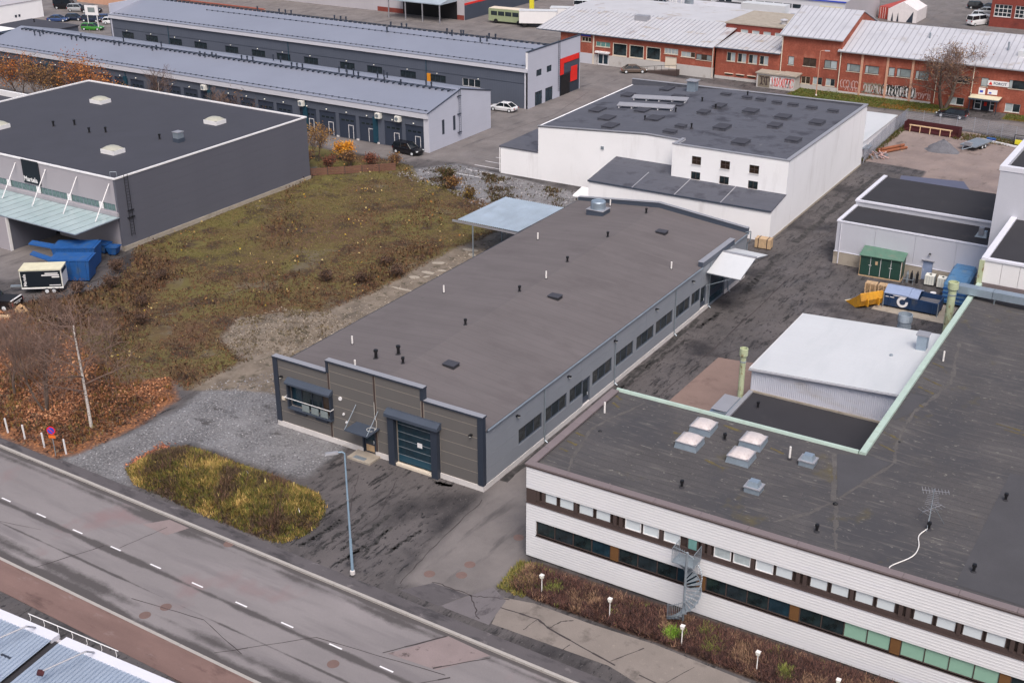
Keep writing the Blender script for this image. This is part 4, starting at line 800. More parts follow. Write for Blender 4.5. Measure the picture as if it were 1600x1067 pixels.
# ------------------------------------------------------------------ low link, white shed and flues behind the office
LK = thing('flat_link', 'low flat dark roofed link between the office and the white corrugated shed', 'building', OF, OA)
B('wall', LK, M['render_white'], (6.1, 13.06, 0), (18.25, 25.3, 2.9)); B('roof', LK, M['felt_black'], (6.05, 13.06, 2.9), (18.28, 25.36, 3.05)); B('coping', LK, M['coping_pale'], (5.95, 13.3, 2.95), (6.3, 25.4, 3.2))
vent_pipe(LK, (7.6, 23.0, 3.05), .4, .09, M['black']); vent_pipe(LK, (11.8, 16.2, 3.05), 1.1, .09, M['pipe_white'])
SHD = thing('corrugated_shed', 'white corrugated metal shed with smooth white sloping roof', 'shed', OF, OA)
def corr_wall(name, parent, m, p, q_, z0, z1a, z1b, pitch=.16, dep=.03):
    mb = MB(); p = Vector(p); q_ = Vector(q_); d = q_ - p; L_ = d.length; d.normalize(); nn = Vector((d.y, -d.x, 0)); n = int(L_ / pitch) * 4
    for i in range(n + 1):
        s_ = i / n; off = (0, 0, dep, dep)[i % 4]; pt = p + d * (L_ * s_) + nn * off; mb.v += [(pt.x, pt.y, z0), (pt.x, pt.y, z1a + (z1b - z1a) * s_)]
    for i in range(n): mb.f.append((2 * i, 2 * i + 2, 2 * i + 3, 2 * i + 1)); mb.mi.append(0)
    return mb.build(name, m, parent)
corr_wall('front_wall', SHD, M['corr_wall'], (6.0, 25.5, 0), (18.2, 25.5, 0), 0, 5.1, 5.82); corr_wall('side_wall', SHD, M['corr_wall'], (6.0, 38.0, 0), (6.0, 25.5, 0), 0, 5.1, 5.1); corr_wall('back_wall', SHD, M['corr_wall'], (18.2, 38.0, 0), (6.0, 38.0, 0), 0, 5.82, 5.1)
q = MB(); q.ext([(5.85, 25.3, 5.1), (18.2, 25.3, 5.82), (18.2, 25.3, 5.9), (5.85, 25.3, 5.18)], (0, 12.9, 0)); q.build('roof', M['roof_white'], SHD)
q = MB(); q.path([(5.8, 25.25, 5.02), (18.15, 25.25, 5.76)], .09, 8); q.build('gutter', M['coping_pale'], SHD); B('verge_trim', SHD, M['white_paint'], (5.82, 25.3, 5.0), (5.848, 38.2, 5.2)); B('foot_trim', SHD, M['concrete'], (5.99, 25.38, 3.05), (18.2, 25.46, 3.22))
B('vent_box', SHD, M['zinc'], (16.6, 34.2, 5.5), (17.4, 35.0, 7.1)); B('vent_lid', SHD, M['coping_pale'], (16.5, 34.1, 7.1), (17.5, 35.1, 7.2)); q = MB(); q.tube((15.2, 32.2, 5.6), (15.2, 32.2, 5.85), .2, .12, 10); q.build('roof_drain', M['galv'], SHD)
B('wall_hood', SHD, M['zinc'], (17.2, 24.6, 3.3), (18.15, 25.4, 4.0))
def flue(lab, x, y, h, r, r2, m, frame=True):
    t = thing('flue', lab, 'flue', Ow(x, y)); q = MB(); q.tube((0, 0, 0), (0, 0, h - .6), r, r, 14); q.build('pipe', m, t)
    q = MB(); q.lathe([(r * .98, h - .75), (r2, h - .6), (r2, h), (r2 * .85, h + .02), (r2 * .8, h - .3), (.02, h - .32)], n=16); q.build('cap', m, t); q = MB(); q.lathe([(r * 1.08, h - 1.2), (r * 1.08, h - 1.1), (r, h - 1.09)], n=14); q.build('clamp', M['galv'], t)
flue('slim rust streaked mint flue beside the corner of the white shed', 5.4, 24.9, 6.95, .23, .34, M['mint_rust'])
flue('tall rusty mint flue at the roof duct of the office wing', 17.1, 43.6, 8.6, .34, .46, M['mint_rust'])
flue('short wide grey steel flue behind the white shed roof', 14.4, 39.2, 6.6, .55, .62, M['galv'])
t = thing('duct_housing', 'large zinc duct housing below the slim mint flue', 'duct', OF, OA)
q = MB(); q.hexa([(4.4, 20.8, 0), (5.9, 20.8, 0), (5.9, 23.9, 0), (4.4, 23.9, 0), (4.4, 20.8, 2.9), (5.9, 20.8, 3.1), (5.9, 23.9, 3.1), (4.4, 23.9, 2.9)]); q.build('case', M['zinc'], t); B('lid', t, M['coping_pale'], (4.5, 20.9, 3.11), (5.8, 23.8, 3.15))
for y in (21.8, 22.9): B('seam', t, M['galv'], (4.37, y, .1), (4.399, y + .05, 2.88))
DU = thing('roof_duct', 'long galvanised air duct on feet crossing the office wing roof', 'duct', OF, OA)
for i in range(10): B('duct_section', DU, M['zinc'], (17.4 + i * 2.9, 44.2, 7.45), (17.4 + i * 2.9 + 2.86, 45.1, 8.1))
for i in range(7):
    q = MB(); q.tube((20.5 + i * 3, 44.3, 6.9), (20.5 + i * 3, 44.3, 7.45), .05, .05, 6); q.tube((20.5 + i * 3, 45.0, 6.9), (20.5 + i * 3, 45.0, 7.45), .05, .05, 6); q.build('foot', M['galv'], DU)
# upper storey on the wing and the tall pale hall behind it
ST = thing('stepped_storey', 'white panelled upper storey with dark flat roof on the office wing', 'building', OF, OA)
for i in range(18): B('wall_panel', ST, M['white_paint'], (18.6 + i * 1.5 + .015, 48.15, 7.35), (18.6 + i * 1.5 + 1.485, 48.3, 9.35))
B('wall', ST, M['render_white'], (18.55, 48.31, 6.9), (XE, 61, 9.4)); B('roof', ST, M['felt_black'], (18.7, 48.5, 9.4), (XE, 60.9, 9.5)); B('foot_band', ST, M['brown_coping'], (18.6, 48.05, 6.9), (XE, 48.149, 7.32))
B('coping', ST, M['ware_trim'], (18.3, 48.05, 9.42), (18.85, 61, 9.68)); B('coping', ST, M['ware_trim'], (18.86, 48.05, 9.42), (XE, 48.55, 9.62)); B('corner_pier', ST, M['mint_rust'], (18.2, 47.95, 0), (18.62, 48.14, 9.41))
TL = thing('tall_hall', 'tall pale grey windowless hall rising behind the stepped office storey', 'building', (22.9, 55.85, 0))
for i in range(6): B('wall_panel', TL, M['ware_wall'], (.0 + i * 4 + .012, -.06, 0), (i * 4 + 3.988, -.001, 14.0))
B('wall', TL, M['ware_wall'], (0, 0, 0), (24, 30, 14.0)); B('roof', TL, M['felt_black'], (.5, .5, 14.0), (23.5, 29.5, 14.06))
B('coping', TL, M['ware_trim'], (-.1, -.12, 14.0), (24, .5, 14.45)); B('coping', TL, M['ware_trim'], (-.1, .501, 14.0), (.5, 30, 14.45)); q = MB(); q.lathe([(.5, 14.06), (.5, 14.35), (.3, 14.6)], (2.6, 2.6), 14); q.build('roof_light', M['dome'], TL)
# ------------------------------------------------------------------ grey warehouse beyond the alley
WH = thing('warehouse', 'pale lilac panel warehouse with two dark flat roofs at different heights', 'building', (6.65, 59.9, 0))
panels(WH, M['ware_wall'], (0, 0, 0), 0, [(i * 4.2, min(16.2, i * 4.2 + 4.2)) for i in range(4)], [(1.42, 4.75)], [(9.5, 10.5, 0, 2.2)], .05, .03, 'wall_panel')
wall('wall', WH, M['ware_wall'], (0, .012, 0), 0, 16.2, 4.75, [(9.5, 10.5, 0, 2.2)], .25); B('plinth', WH, M['concrete'], (-.06, -.12, 0), (9.45, .2, 1.4)); B('plinth', WH, M['concrete'], (10.55, -.12, 0), (16.2, .2, 1.4)); B('plinth_cap', WH, M['ware_trim'], (-.08, -.14, 1.4), (9.45, 0, 1.44)); B('plinth_cap', WH, M['ware_trim'], (10.55, -.14, 1.4), (16.2, 0, 1.44))
B('side_wall', WH, M['ware_wall'], (0, .27, 0), (.25, 16.8, 4.75)); B('upper_wall', WH, M['ware_wall'], (0, 6.15, 4.6), (16.2, 16.8, 5.35))
B('roof', WH, M['felt_black'], (.25, .1, 4.75), (16.2, 6.1, 4.8)); B('upper_roof', WH, M['felt_black'], (.25, 6.4, 5.35), (16.2, 16.7, 5.4))
B('coping', WH, M['ware_trim'], (-.08, -.1, 4.76), (16.2, .15, 4.9)); B('coping', WH, M['ware_trim'], (-.08, .151, 4.76), (.3, 6.05, 4.95)); B('coping', WH, M['ware_trim'], (-.08, 6.051, 5.3), (16.2, 6.4, 5.5)); B('coping', WH, M['ware_trim'], (-.08, 6.401, 5.3), (.35, 16.9, 5.55))
d = B('door', WH, M['skip_grey'], (9.5, .05, .05), (10.5, .15, 2.2)); B('handle', d, M['chrome'], (-.4, -.1, .95), (-.36, -.05, 1.15)); B('door_hood', WH, M['coping_pale'], (9.35, -.2, 2.2), (10.65, .05, 2.28)); wall_lamp(WH, (10.1, -.06, 3.0), 0)
q = MB(); q.path([(.5, -.15, 4.7), (.5, -.15, .1)], .06, 7); q.build('downpipe', M['ware_trim'], WH)
for (x, y, z) in ((14.3, 3.0, 4.8), (14.6, 12.0, 5.4)):
    q = MB(); q.hexa([(x - .6, y - .5, z), (x + .6, y - .5, z), (x + .6, y + .5, z), (x - .6, y + .5, z), (x - .3, y - .3, z + .6), (x + .5, y - .3, z + .6), (x + .5, y + .3, z + .6), (x - .3, y + .3, z + .6)]); q.build('vent_cowl', M['galv'], WH); B('vent_head', WH, M['coping_pale'], (x - .25, y - .6, z + .3), (x + .25, y - .2, z + 1.1))
# ------------------------------------------------------------------ white rendered works with dark roof
WF = (-1.74, 62.41, 0); WA = math.radians(.77)
WB = thing('white_works', 'white rendered works with blue grey flat roof dotted with hatches', 'building', WF, WA)
WR = lambda x: 8.25 - .0012 * abs(x + 19.5) if x > -19.5 else 8.2 - (.068) * (-x - 19.5)
WH_ = [(-11.95, -10.75), (-8.3, -7.1), (-4.7, -3.5)]
hs = [(a + 14.2, b + 14.2, c, d) for a, b in WH_ for c, d in ((6.05, 6.98), (4.72, 5.2))]
wall('front_wall', WB, M['render_white'], (-14.2, 4.65, 0), 0, 14.2, 8.35, [(a + 14.2, b + 14.2, c, d) for a, b in WH_ for c, d in ((6.25, 7.25), (4.4, 5.35))], .3)
for a, b in WH_:
    window(WB, M['brown_trim'], M['glass_brown'], (-14.2, 4.65, 0), 0, a + 14.2, b + 14.2, 6.25, 7.25, 2, 2, .06, .14, M['white_paint']); window(WB, M['brown_trim'], M['glass_off'], (-14.2, 4.65, 0), 0, a + 14.2, b + 14.2, 4.4, 5.35, 2, 1, .06, .14, M['white_paint'])
B('right_wall', WB, M['render_white'], (-.3, 4.951, .25), (0, 35.6, 8.35)); B('right_plinth', WB, M['concrete'], (-.3, 0.0, 0), (.06, 35.6, .25)); B('step_wall', WB, M['render_white'], (-14.5, 4.65, 0), (-14.201, 7.8, 8.3))
q = MB(); q.ext([(-34.8, 7.6, 0), (-14.5, 7.6, 0), (-14.5, 7.6, 8.12), (-19.5, 7.6, 8.25), (-34.8, 7.6, 7.2)], (0, .3, 0)); q.build('front_wall', M['render_white'], WB)
B('left_wall', WB, M['render_white'], (-34.8, 7.901, 0), (-34.5, 35.6, 7.2)); B('back_wall', WB, M['render_white'], (-34.5, 35.3, 0), (-.3, 35.6, 7.0))
q = MB(); q.ext([(-34.85, 7.55, 7.05), (-19.5, 7.55, 8.1), (-14.2, 7.55, 8.02), (-14.2, 7.55, 8.12), (-19.5, 7.55, 8.22), (-34.85, 7.55, 7.18)], (0, 28, 0)); q.build('roof', M['felt_white'], WB)
q = MB(); q.box((-14.199, 4.75, 8.02), (-.25, 35.55, 8.14)); q.build('roof', M['felt_white'], WB)
B('coping', WB, M['coping_pale'], (-14.6, 4.58, 8.35), (.08, 5.0, 8.45)); B('coping', WB, M['coping_pale'], (-.4, 5.001, 8.35), (.08, 35.7, 8.48)); B('coping', WB, M['coping_pale'], (-14.6, 5.001, 8.3), (-14.15, 7.7, 8.4))
q = MB()
for a, b, za, zb in ((-34.9, -19.5, 7.2, 8.25), (-19.5, -14.61, 8.25, 8.12)): q.hexa([(a, 7.5, za - .06), (b, 7.5, zb - .06), (b, 7.8, zb - .06), (a, 7.8, za - .06), (a, 7.5, za + .06), (b, 7.5, zb + .06), (b, 7.8, zb + .06), (a, 7.8, za + .06)])
q.build('verge_trim', M['coping_pale'], WB)
q = MB(); q.hexa([(-34.8, 35.3, 7.0), (0, 35.3, 8.0), (0, 35.6, 8.0), (-34.8, 35.6, 7.0), (-34.8, 35.3, 8.0), (0, 35.3, 8.45), (0, 35.6, 8.45), (-34.8, 35.6, 8.0)]); q.build('back_parapet', M['felt_white'], WB)
q = MB(); q.hexa([(-34.85, 35.25, 8.001), (0.05, 35.25, 8.451), (0.05, 35.7, 8.451), (-34.85, 35.7, 8.001), (-34.85, 35.25, 8.07), (0.05, 35.25, 8.52), (0.05, 35.7, 8.52), (-34.85, 35.7, 8.07)]); q.build('coping', M['coping_pale'], WB)
# lean-to along the front and the low annexe
q = MB(); q.ext([(-23.3, 0, 0), (-23.3, 4.64, 0), (-23.3, 4.64, 4.3), (-23.3, 0, 3.6)][::-1], (.3, 0, 0)); q.build('lean_to_side', M['render_white'], WB); q = MB(); q.ext([(-.3, 0, .25), (-.3, 4.64, .25), (-.3, 4.64, 4.3), (-.3, 0, 3.6)][::-1], (.3, 0, 0)); q.build('lean_to_side', M['render_white'], WB)
B('lean_to_front', WB, M['render_white'], (-23.0, 0.0, 0), (-.301, .3, 3.6))
q = MB(); q.ext([(-23.4, -.1, 3.6), (-23.4, 4.64, 4.3), (-23.4, 4.64, 4.4), (-23.4, -.1, 3.72)][::-1], (23.45, 0, 0)); q.build('lean_to_roof', M['felt_white'], WB)
q = MB(); q.ext([(-23.4, 4.64, 4.3), (-23.4, 7.59, 4.7), (-23.4, 7.59, 4.8), (-23.4, 4.64, 4.4)][::-1], (8.89, 0, 0)); q.build('lean_to_roof', M['felt_white'], WB); B('lean_to_back', WB, M['render_white'], (-23.3, 4.641, 0), (-23.0, 7.59, 4.3))
for x in (-17.5, -12, -6.2):
    q = MB(); q.ext([(x, -.1, 3.725), (x, 4.6, 4.40), (x, 4.6, 4.415), (x, -.1, 3.745)][::-1], (.12, 0, 0)); q.build('roof_lap', M['coping_pale'], WB)
B('fascia', WB, M['charcoal_light'], (-23.42, -.14, 3.55), (.05, -.101, 3.74))
B('annexe_wall', WB, M['render_white'], (-40.6, 7.6, 0), (-34.801, 17.5, 3.6)); B('annexe_roof', WB, M['felt_white'], (-40.75, 7.5, 3.6), (-34.82, 17.6, 3.75)); q = MB(); q.path([(-40.65, 7.45, 3.5), (-40.65, 7.45, .2)], .06, 6); q.build('downpipe', M['white_paint'], WB)
B('wall_vent', WB, M['galv'], (-25.6, 7.5, 5.4), (-25.2, 7.59, 5.8))
for i, (x, z) in enumerate(((-24.9, 1.2), (-26.2, 1.0))):
    t = thing('heat_pump', 'white heat pump unit on the white wall, closer to the lean-to' if i == 0 else 'white heat pump unit low beside its pair on the white wall', 'heat pump', tuple(Matrix.Rotation(WA, 3, 'Z') @ Vector((x, 7.2, z)) + Vector(WF)), WA); B('case', t, M['ac_white'], (-.45, -.2, 0), (.45, .15, .75)); q = MB(); q.tube((-.1, -.22, .38), (-.1, -.2, .38), .28, .28, 14); q.build('fan_grille', M['galv'], t); B('bracket', t, M['galv'], (-.4, .15, -.1), (.4, .4, -.02))
bd = thing('board_stack', 'white boards leaning in a pile against the lean-to end', 'boards', tuple(Matrix.Rotation(WA, 3, 'Z') @ Vector((-26.2, 4.4, 0)) + Vector(WF)), WA)
for i in range(3):
    q = MB(); q.hexa([(-1.2, -.9 + i * .1, .02 + i * .06), (1.1, -1.1 + i * .1, .02 + i * .06), (1.5, .8, .7 + i * .06), (-.8, .9, .7 + i * .06), (-1.2, -.9 + i * .1, .06 + i * .06), (1.1, -1.1 + i * .1, .06 + i * .06), (1.5, .8, .74 + i * .06), (-.8, .9, .74 + i * .06)]); q.build('board', M['white_paint'], bd)
q = MB(); q.hexa([(-1.0, -.5, 0), (1.2, -.5, 0), (1.4, .8, 0), (-.8, .8, 0), (-1.0, -.5, .05), (1.2, -.5, .05), (1.4, .8, .68), (-.8, .8, .68)]); q.build('trestle', M['timber'], bd)
# roof hatches: low felted boxes
hm = {}
for (x, y, w, l) in ((-31.8, 27.9, 1.5, 2.2), (-28.2, 33.2, 1.5, 2.6), (-31.5, 17.9, 1.6, 2.6), (-28.0, 13.8, 1.7, 2.4), (-25.5, 19.3, 1.7, 2.2), (-21.8, 15.3, 1.8, 2.4), (-25.5, 9.9, 1.6, 2.4), (-17.1, 9.6, 1.6, 1.2), (-17.0, 12.7, 1.3, 1.2), (-17.4, 20.9, 1.4, 1.8), (-16.9, 25.1, 1.4, 2.2),
                  (-12.3, 24.6, 1.8, 2.0), (-12.4, 15.0, 1.7, 2.4), (-7.8, 9.6, 1.8, 2.2), (-18.7, 31.8, 1.4, 1.0), (-15.5, 31.5, 1.3, 1.0), (-13.5, 31.5, 1.3, 1.0), (-11.0, 30.9, 1.3, .9), (-8.7, 30.8, 1.4, .9), (-6.0, 30.5, 1.4, .9), (-3.0, 30.2, 1.4, .9), (-7.6, 23.9, 1.8, 2.0), (-7.0, 19.2, 1.5, 2.0), (-2.9, 23.4, 1.7, 2.0), (-2.7, 13.8, 1.7, 1.8), (-24.5, 28.8, 1.8, 1.2), (-22.6, 23.6, 2.0, 1.3)):
    z = WR(x); k = (w, l)
    if k not in hm:
        q = MB(); q.hexa([(-w / 2, -l / 2, -.25), (w / 2, -l / 2, -.25), (w / 2, l / 2, -.25), (-w / 2, l / 2, -.25), (-w / 2 + .06, -l / 2 + .06, .28), (w / 2 - .06, -l / 2 + .06, .28), (w / 2 - .06, l / 2 - .06, .28), (-w / 2 + .06, l / 2 - .06, .28)]); hm[k] = q.mesh('roof_hatch', M['felt_white'])
        q = MB(); q.box((-w / 2, -l / 2, .28), (w / 2, l / 2, .34)); hm[k] = (hm[k], q.mesh('hatch_lid', M['felt_dark']))
    o = inst('roof_hatch', hm[k][0], WB, (x, y, z - .04)); inst('hatch_lid', hm[k][1], o)
for x, y in ((-22.9, 14.6), (-15.7, 13.0), (-17.0, 24.0), (-20.2, 27.0), (-21, 20), (-16, 33)): vent_pipe(WB, (x, y, WR(x)), .45, .1, M['black'])
ch = B('chimney', WB, M['zinc'], (-24.95, 32.6, 7.4), (-23.7, 33.8, 9.3)); B('chimney_cap', WB, M['coping_pale'], (-25.15, 32.4, 9.35), (-23.5, 34.0, 9.45)); B('chimney_neck', WB, M['black'], (-24.8, 32.75, 9.3), (-23.85, 33.65, 9.35))
for n, (xa, ya) in enumerate(((-30.0, 25.6), (-29.8, 20.6))):
    t = thing('cable_tray', 'long pale panel rack on small feet across the works roof, beside the chimney' if n == 0 else 'long pale panel rack on small feet across the works roof, farther from the chimney', 'panel rack', tuple(Matrix.Rotation(WA, 3, 'Z') @ Vector((xa, ya, WR(xa))) + Vector(WF)), WA + math.radians(1))
    q = MB(); q.hexa([(0, -.4, .3), (8.2, -.4, .85), (8.2, .5, 1.15), (0, .5, .6), (0, -.4, .38), (8.2, -.4, .93), (8.2, .5, 1.23), (0, .5, .68)]); q.build('panel', M['coping_pale'], t)
    for i in range(5): B('foot', t, M['white_paint'], (.2 + i * 1.9, -.3, .02 + .125 * i), (.35 + i * 1.9, .4, .33 + .125 * i))
# white flat annexe beyond the right wall, with the steel fence of the storage yard
AN = thing('white_annexe', 'low white flat annexe behind the white works by the fence', 'building', WF, WA)
B('wall', AN, M['render_white'], (-10, 36.5, 0), (-.8, 55.3, 2.5)); B('roof', AN, M['roof_white'], (-10.1, 36.4, 2.5), (-.6, 55.4, 2.66)); B('hood', AN, M['galv'], (-.79, 38.5, 1.5), (.1, 40.5, 1.7))
# ------------------------------------------------------------------ dark showroom with glass canopy
MT = thing('showroom_hall', 'large charcoal box hall with pale front and white roof edge', 'building', (-62.3, 21.75, 0))
X0 = -41.3
for k in range(7):
    for i in range(4): B('wall_panel', MT, M['mart_grey'], (-.3, i * 8.0 + .003, .55 + k * 1.107), (0, i * 8.0 + 7.997, .55 + k * 1.107 + 1.099))
B('plinth', MT, M['concrete'], (-.3, .0, 0), (.12, 32.0, .55))
FW = [(X0 + i * 2.64 + 1.3, X0 + i * 2.64 + 2.64 + 1.2) for i in range(15)]
wall('front_wall', MT, M['mart_front'], (X0, 0, 0), 0, -X0 - .31, 8.3, [(1.2, -X0 - .45, 4.55, 5.4), (26.0, 30.6, 0, 3.6), (16.0, 20.5, 0, 3.6)], .3)
for i in range(15):
    window(MT, M['galv'], M['glass_mart'], (X0, 0, 0), 0, 1.2 + i * 2.64, 1.2 + (i + 1) * 2.64, 4.55, 5.4, 4, 1, .05, .12, name='clerestory_window')
    if i % 2 == 0: B('white_panel', MT, M['white_paint'], (X0 + 1.3 + i * 2.64, -.04, 4.6), (X0 + 1.95 + i * 2.64, .02, 5.38))
for a in (26.0, 16.0): B('dock_door', MT, M['black'], (X0 + a, .31, 0), (X0 + a + 4.6, .4, 3.6))
wall('back_wall', MT, M['mart_grey'], (-.31, 32.0, 0), 180, -X0 - .31, 8.3, (), .3); B('left_wall', MT, M['mart_grey'], (X0, .31, 0), (X0 + .3, 31.7, 8.3))
B('roof', MT, M['felt_dark'], (X0 + .3, .3, 8.0), (-.3, 31.7, 8.2))
B('coping', MT, M['white_paint'], (X0, -.08, 8.3), (.06, .2, 8.45)); B('coping', MT, M['white_paint'], (-.2, .201, 8.3), (.06, 32.08, 8.45)); B('coping', MT, M['white_paint'], (X0, 31.8, 8.3), (-.201, 32.08, 8.45)); B('coping', MT, M['white_paint'], (X0 - .05, .201, 8.3), (X0 + .24, 31.79, 8.45))
for n, (x, y) in enumerate(((-92.0, 45.8), (-70.7, 45.8), (-71.2, 29.5), (-92.5, 29.9))):
    t = thing('roof_dome', ('domed roof light on the showroom roof, far corner away from the wasteland', 'domed roof light on the showroom roof next to the box fan', 'domed roof light on the showroom roof nearest the glass canopy corner', 'domed roof light on the showroom roof, on the street side away from the wasteland')[n], 'roof light', (x, y, 8.2), 0, 'roof lights of the showroom hall'); q = MB(); q.box((-1.1, -.9, -.05), (1.1, .9, .5)); q.build('kerb', M['white_paint'], t)
    q = MB()
    for j in range(7):
        for i in range(7): u, v = i / 3 - 1, j / 3 - 1; q.v.append((u * 1.05, v * .85, .5 + .35 * (1 - u ** 4) * (1 - v ** 4)))
    for j in range(6):
        for i in range(6): k = j * 7 + i; q.f.append((k, k + 1, k + 8, k + 7)); q.mi.append(0)
    q.build('dome', M['dome_mart'], t, smooth=True)
BF = thing('box_fan', 'galvanised box fan on the showroom roof', 'roof fan', (-68.1, 37.0, 8.2)); B('base', BF, M['charcoal_light'], (-.5, -.5, -.05), (.5, .5, .5)); B('head', BF, M['galv'], (-.45, -.45, .5), (.45, .45, 1.2)); B('lid', BF, M['coping_pale'], (-.52, -.52, 1.2), (.52, .52, 1.28))
for x, y in ((-23, 14), (-24.8, 12.2), (-16.8, 13.6), (-18.4, 12.4), (-8.6, 14.8)): vent_pipe(MT, (x, y, 8.2), .55, .12, M['black'])
q = MB(); q.path([(-1.2, .5, 8.2), (-1.2, .5, 8.9), (-.6, .9, 8.9), (-.6, .9, 8.2)], .03, 5); q.build('ladder_hoop', M['galv'], MT)
sg = B('sign_panel', MT, M['sign_black'], (-15.5, -.12, 5.6), (-12.6, -.01, 8.4)); text('lettering', 'Martela', .82, M['white_paint'], sg, Matrix.Translation((-1.4, -.065, .25)) @ Matrix.Rotation(math.pi / 2, 4, 'X'), .006, .95, bold=.02)
# glazed canopy on stays
q = MB(); q.hexa([(X0, -6.45, 4.0), (.35, -6.45, 4.0), (.0, -.02, 4.0), (X0, -.02, 4.0), (X0, -6.45, 4.06), (.35, -6.45, 4.06), (.0, -.02, 4.06), (X0, -.02, 4.06)]); CN = q.build('glass_canopy', M['glass_canopy'], MT)
for i in range(28): B('glazing_bar', CN, M['glass_sky'], (-.8 - i * 1.45, -6.4, 4.061), (-.76 - i * 1.45, -.1, 4.09))
q = MB(); q.path([(X0, -6.45, 3.98), (.38, -6.45, 3.98), (.03, -.1, 3.98)], .07, 6); q.build('edge_beam', M['galv'], CN)
for i in range(6):
    q = MB(); q.tube((-.9 - i * 5.25, -.05, 7.75), (-.9 - i * 5.25, -2.6, 4.1), .06, .06, 6); q.build('stay_rod', M['white_paint'], CN)
B('canopy_ledge', MT, M['mart_front'], (X0, -.25, 4.1), (-.0, -.001, 4.5))
DK = thing('dock_wall', 'pale panelled wing wall beside the dark loading opening', 'wall', (-73.3, 15.2, 0)); B('wall_panel', DK, M['mart_front'], (-9, 0, 0), (0, .3, 3.9)); B('wall_end', DK, M['mart_grey'], (-.3, .301, 0), (0, 6.3, 3.9)); B('corner_trim', DK, M['white_paint'], (-.02, -.05, 0), (.06, .3, 3.9))
LD = thing('wall_ladder', 'black caged ladder fixed to the charcoal corner above the wasteland', 'ladder', (-62.12, 23.2, 0)); q = MB()
for y in (-.25, .25): q.tube((0, y, 1.5), (0, y, 8.6), .03, .03, 5)
for i in range(20): q.tube((0, -.25, 1.7 + i * .35), (0, .25, 1.7 + i * .35), .018, .018, 4)
q.build('rail', M['black'], LD); B('bracket', LD, M['black'], (-.18, -.4, 3.6), (.02, .6, 3.66)); B('bracket', LD, M['black'], (-.18, -.25, 4.4), (.02, .6, 4.44))
# lower roof behind the showroom, pale parapet
LW = thing('low_hall', 'low flat dark roofed hall with pale parapet behind the showroom', 'building', (-103.9, 30, 0)); B('wall', LW, M['mart_grey'], (-40, 0, 0), (0, 19.5, 5.2)); B('roof', LW, M['felt_dark'], (-39.7, .3, 5.2), (-.05, 19.2, 5.3)); B('coping', LW, M['white_paint'], (-40, 19.2, 5.2), (-.05, 19.6, 6.1)); B('coping', LW, M['white_paint'], (-40, -.05, 5.2), (-.05, .3, 5.6))
# ------------------------------------------------------------------ two long garage rows
def snow_guard(parent, x0, x1, y, z, step=1.2, name='snow_guard'):
    q = MB()
    q.tube((x0, y, z + .16), (x1, y, z + .16), .03, .03, 5); q.tube((x0, y, z + .05), (x1, y, z + .05), .03, .03, 5)
    n = int((x1 - x0) / step)
    for i in range(n + 1): x = x0 + i * step; q.box((x - .12, y - .1, z - .05), (x + .12, y + .12, z + .22))
    return q.build(name, M['charcoal'], parent)
def ridge_ladder(parent, x0, x1, y, z):
    q = MB()
    for dy in (-.3, .3): q.box((x0, y + dy - .04, z + .2), (x1, y + dy + .04, z + .28))
    n = int((x1 - x0) / 1.1)
    for i in range(n + 1): x = x0 + i * 1.1; q.box((x - .1, y - .35, z - .05), (x + .1, y + .35, z + .24))
    return q.build('ridge_walkway', M['charcoal'], parent)
def long_row(lab, x0, x1, y0, y1, ze, zr, yr, over=.1):
    t = thing('garage_row', lab, 'building', (x1, y0, 0)); L_ = x1 - x0; W = y1 - y0; k = (zr - ze) / yr
    q = MB(); q.ext([(-L_, -.35, ze - .02), (-L_, yr, zr), (-L_, W + .3, ze), (-L_, W + .3, ze + .1), (-L_, yr, zr + .1), (-L_, -.35, ze + .08)][::-1], (L_ + over, 0, 0)); q.build('roof', M['roof_blue'], t)
    return t, L_, W, k
LA, L1, W1, k1 = long_row('long garage row with smooth blue grey roof and small doors facing the wasteland', -153, -56.3, 72.45, 88.5, 5.6, 7.45, 8.2)
dr = []
xs_ = [-.95 - 3.7]; x = -.95
GX = []
while x > -95:
    GX.append((x - 3.15, x)); x -= 4.62 if len(GX) % 4 == 2 else 3.75
wall('front_wall', LA, M['long_wall'], (-L1, 0, 0), 0, L1, 4.85, [(L1 + a, L1 + b, 0, 3.6) for a, b in GX], .3)
for i, (a, b) in enumerate(GX):
    d = B('garage_door', LA, M['long_door'], (a, .12, 0), (b, .2, 3.6))
    for kx in range(3): B('door_pane', d, M['glass'], (-1.2 + kx * .85, -.06, 2.55), (-.6 + kx * .85, -.042, 2.8))
    if i < 12:
        q = MB(); w, h = .95, 2.05; q.box((.05, -.065, .05), (.13, -.042, h)); q.box((.05 + w - .08, -.065, .05), (.05 + w, -.042, h)); q.box((.13, -.065, h - .08), (.05 + w - .08, -.042, h)); q.build('wicket_frame', M['white_paint'], d)
    q = MB(); q.lathe([(.09, 0), (.12, .08), (.05, .16)], ((a + b) / 2, -.15), 8); q.build('door_lamp', M['lamp_white'], LA, (0, 0, 3.85))
    B('kerb_stub', LA, M['plinth'], (b + .08, -.12, 0), (b + .5, -.001, .22)) if i else None
B('fascia', LA, M['long_pale'], (-L1, -.32, 4.85), (0.05, -.001, 5.58)); B('corner_post', LA, M['long_pale'], (-.8, -.1, 0), (0.03, -.001, 4.85))
q = MB(); q.ext([(0, 0, 0), (0, W1, 0), (0, W1, 5.6), (0, 8.2, 7.4), (0, 0, 5.6)], (.06, 0, 0)); q.build('gable_wall', M['gable_pale'], LA)
q = MB(); q.path([(.1, -.36, 5.66), (.1, 8.2, 7.56), (.1, W1 + .3, 5.72)], .07, 5); q.build('verge_trim', M['charcoal'], LA)
wall('back_wall', LA, M['long_wall'], (0, W1, 0), 180, L1, 5.6, (), .3)
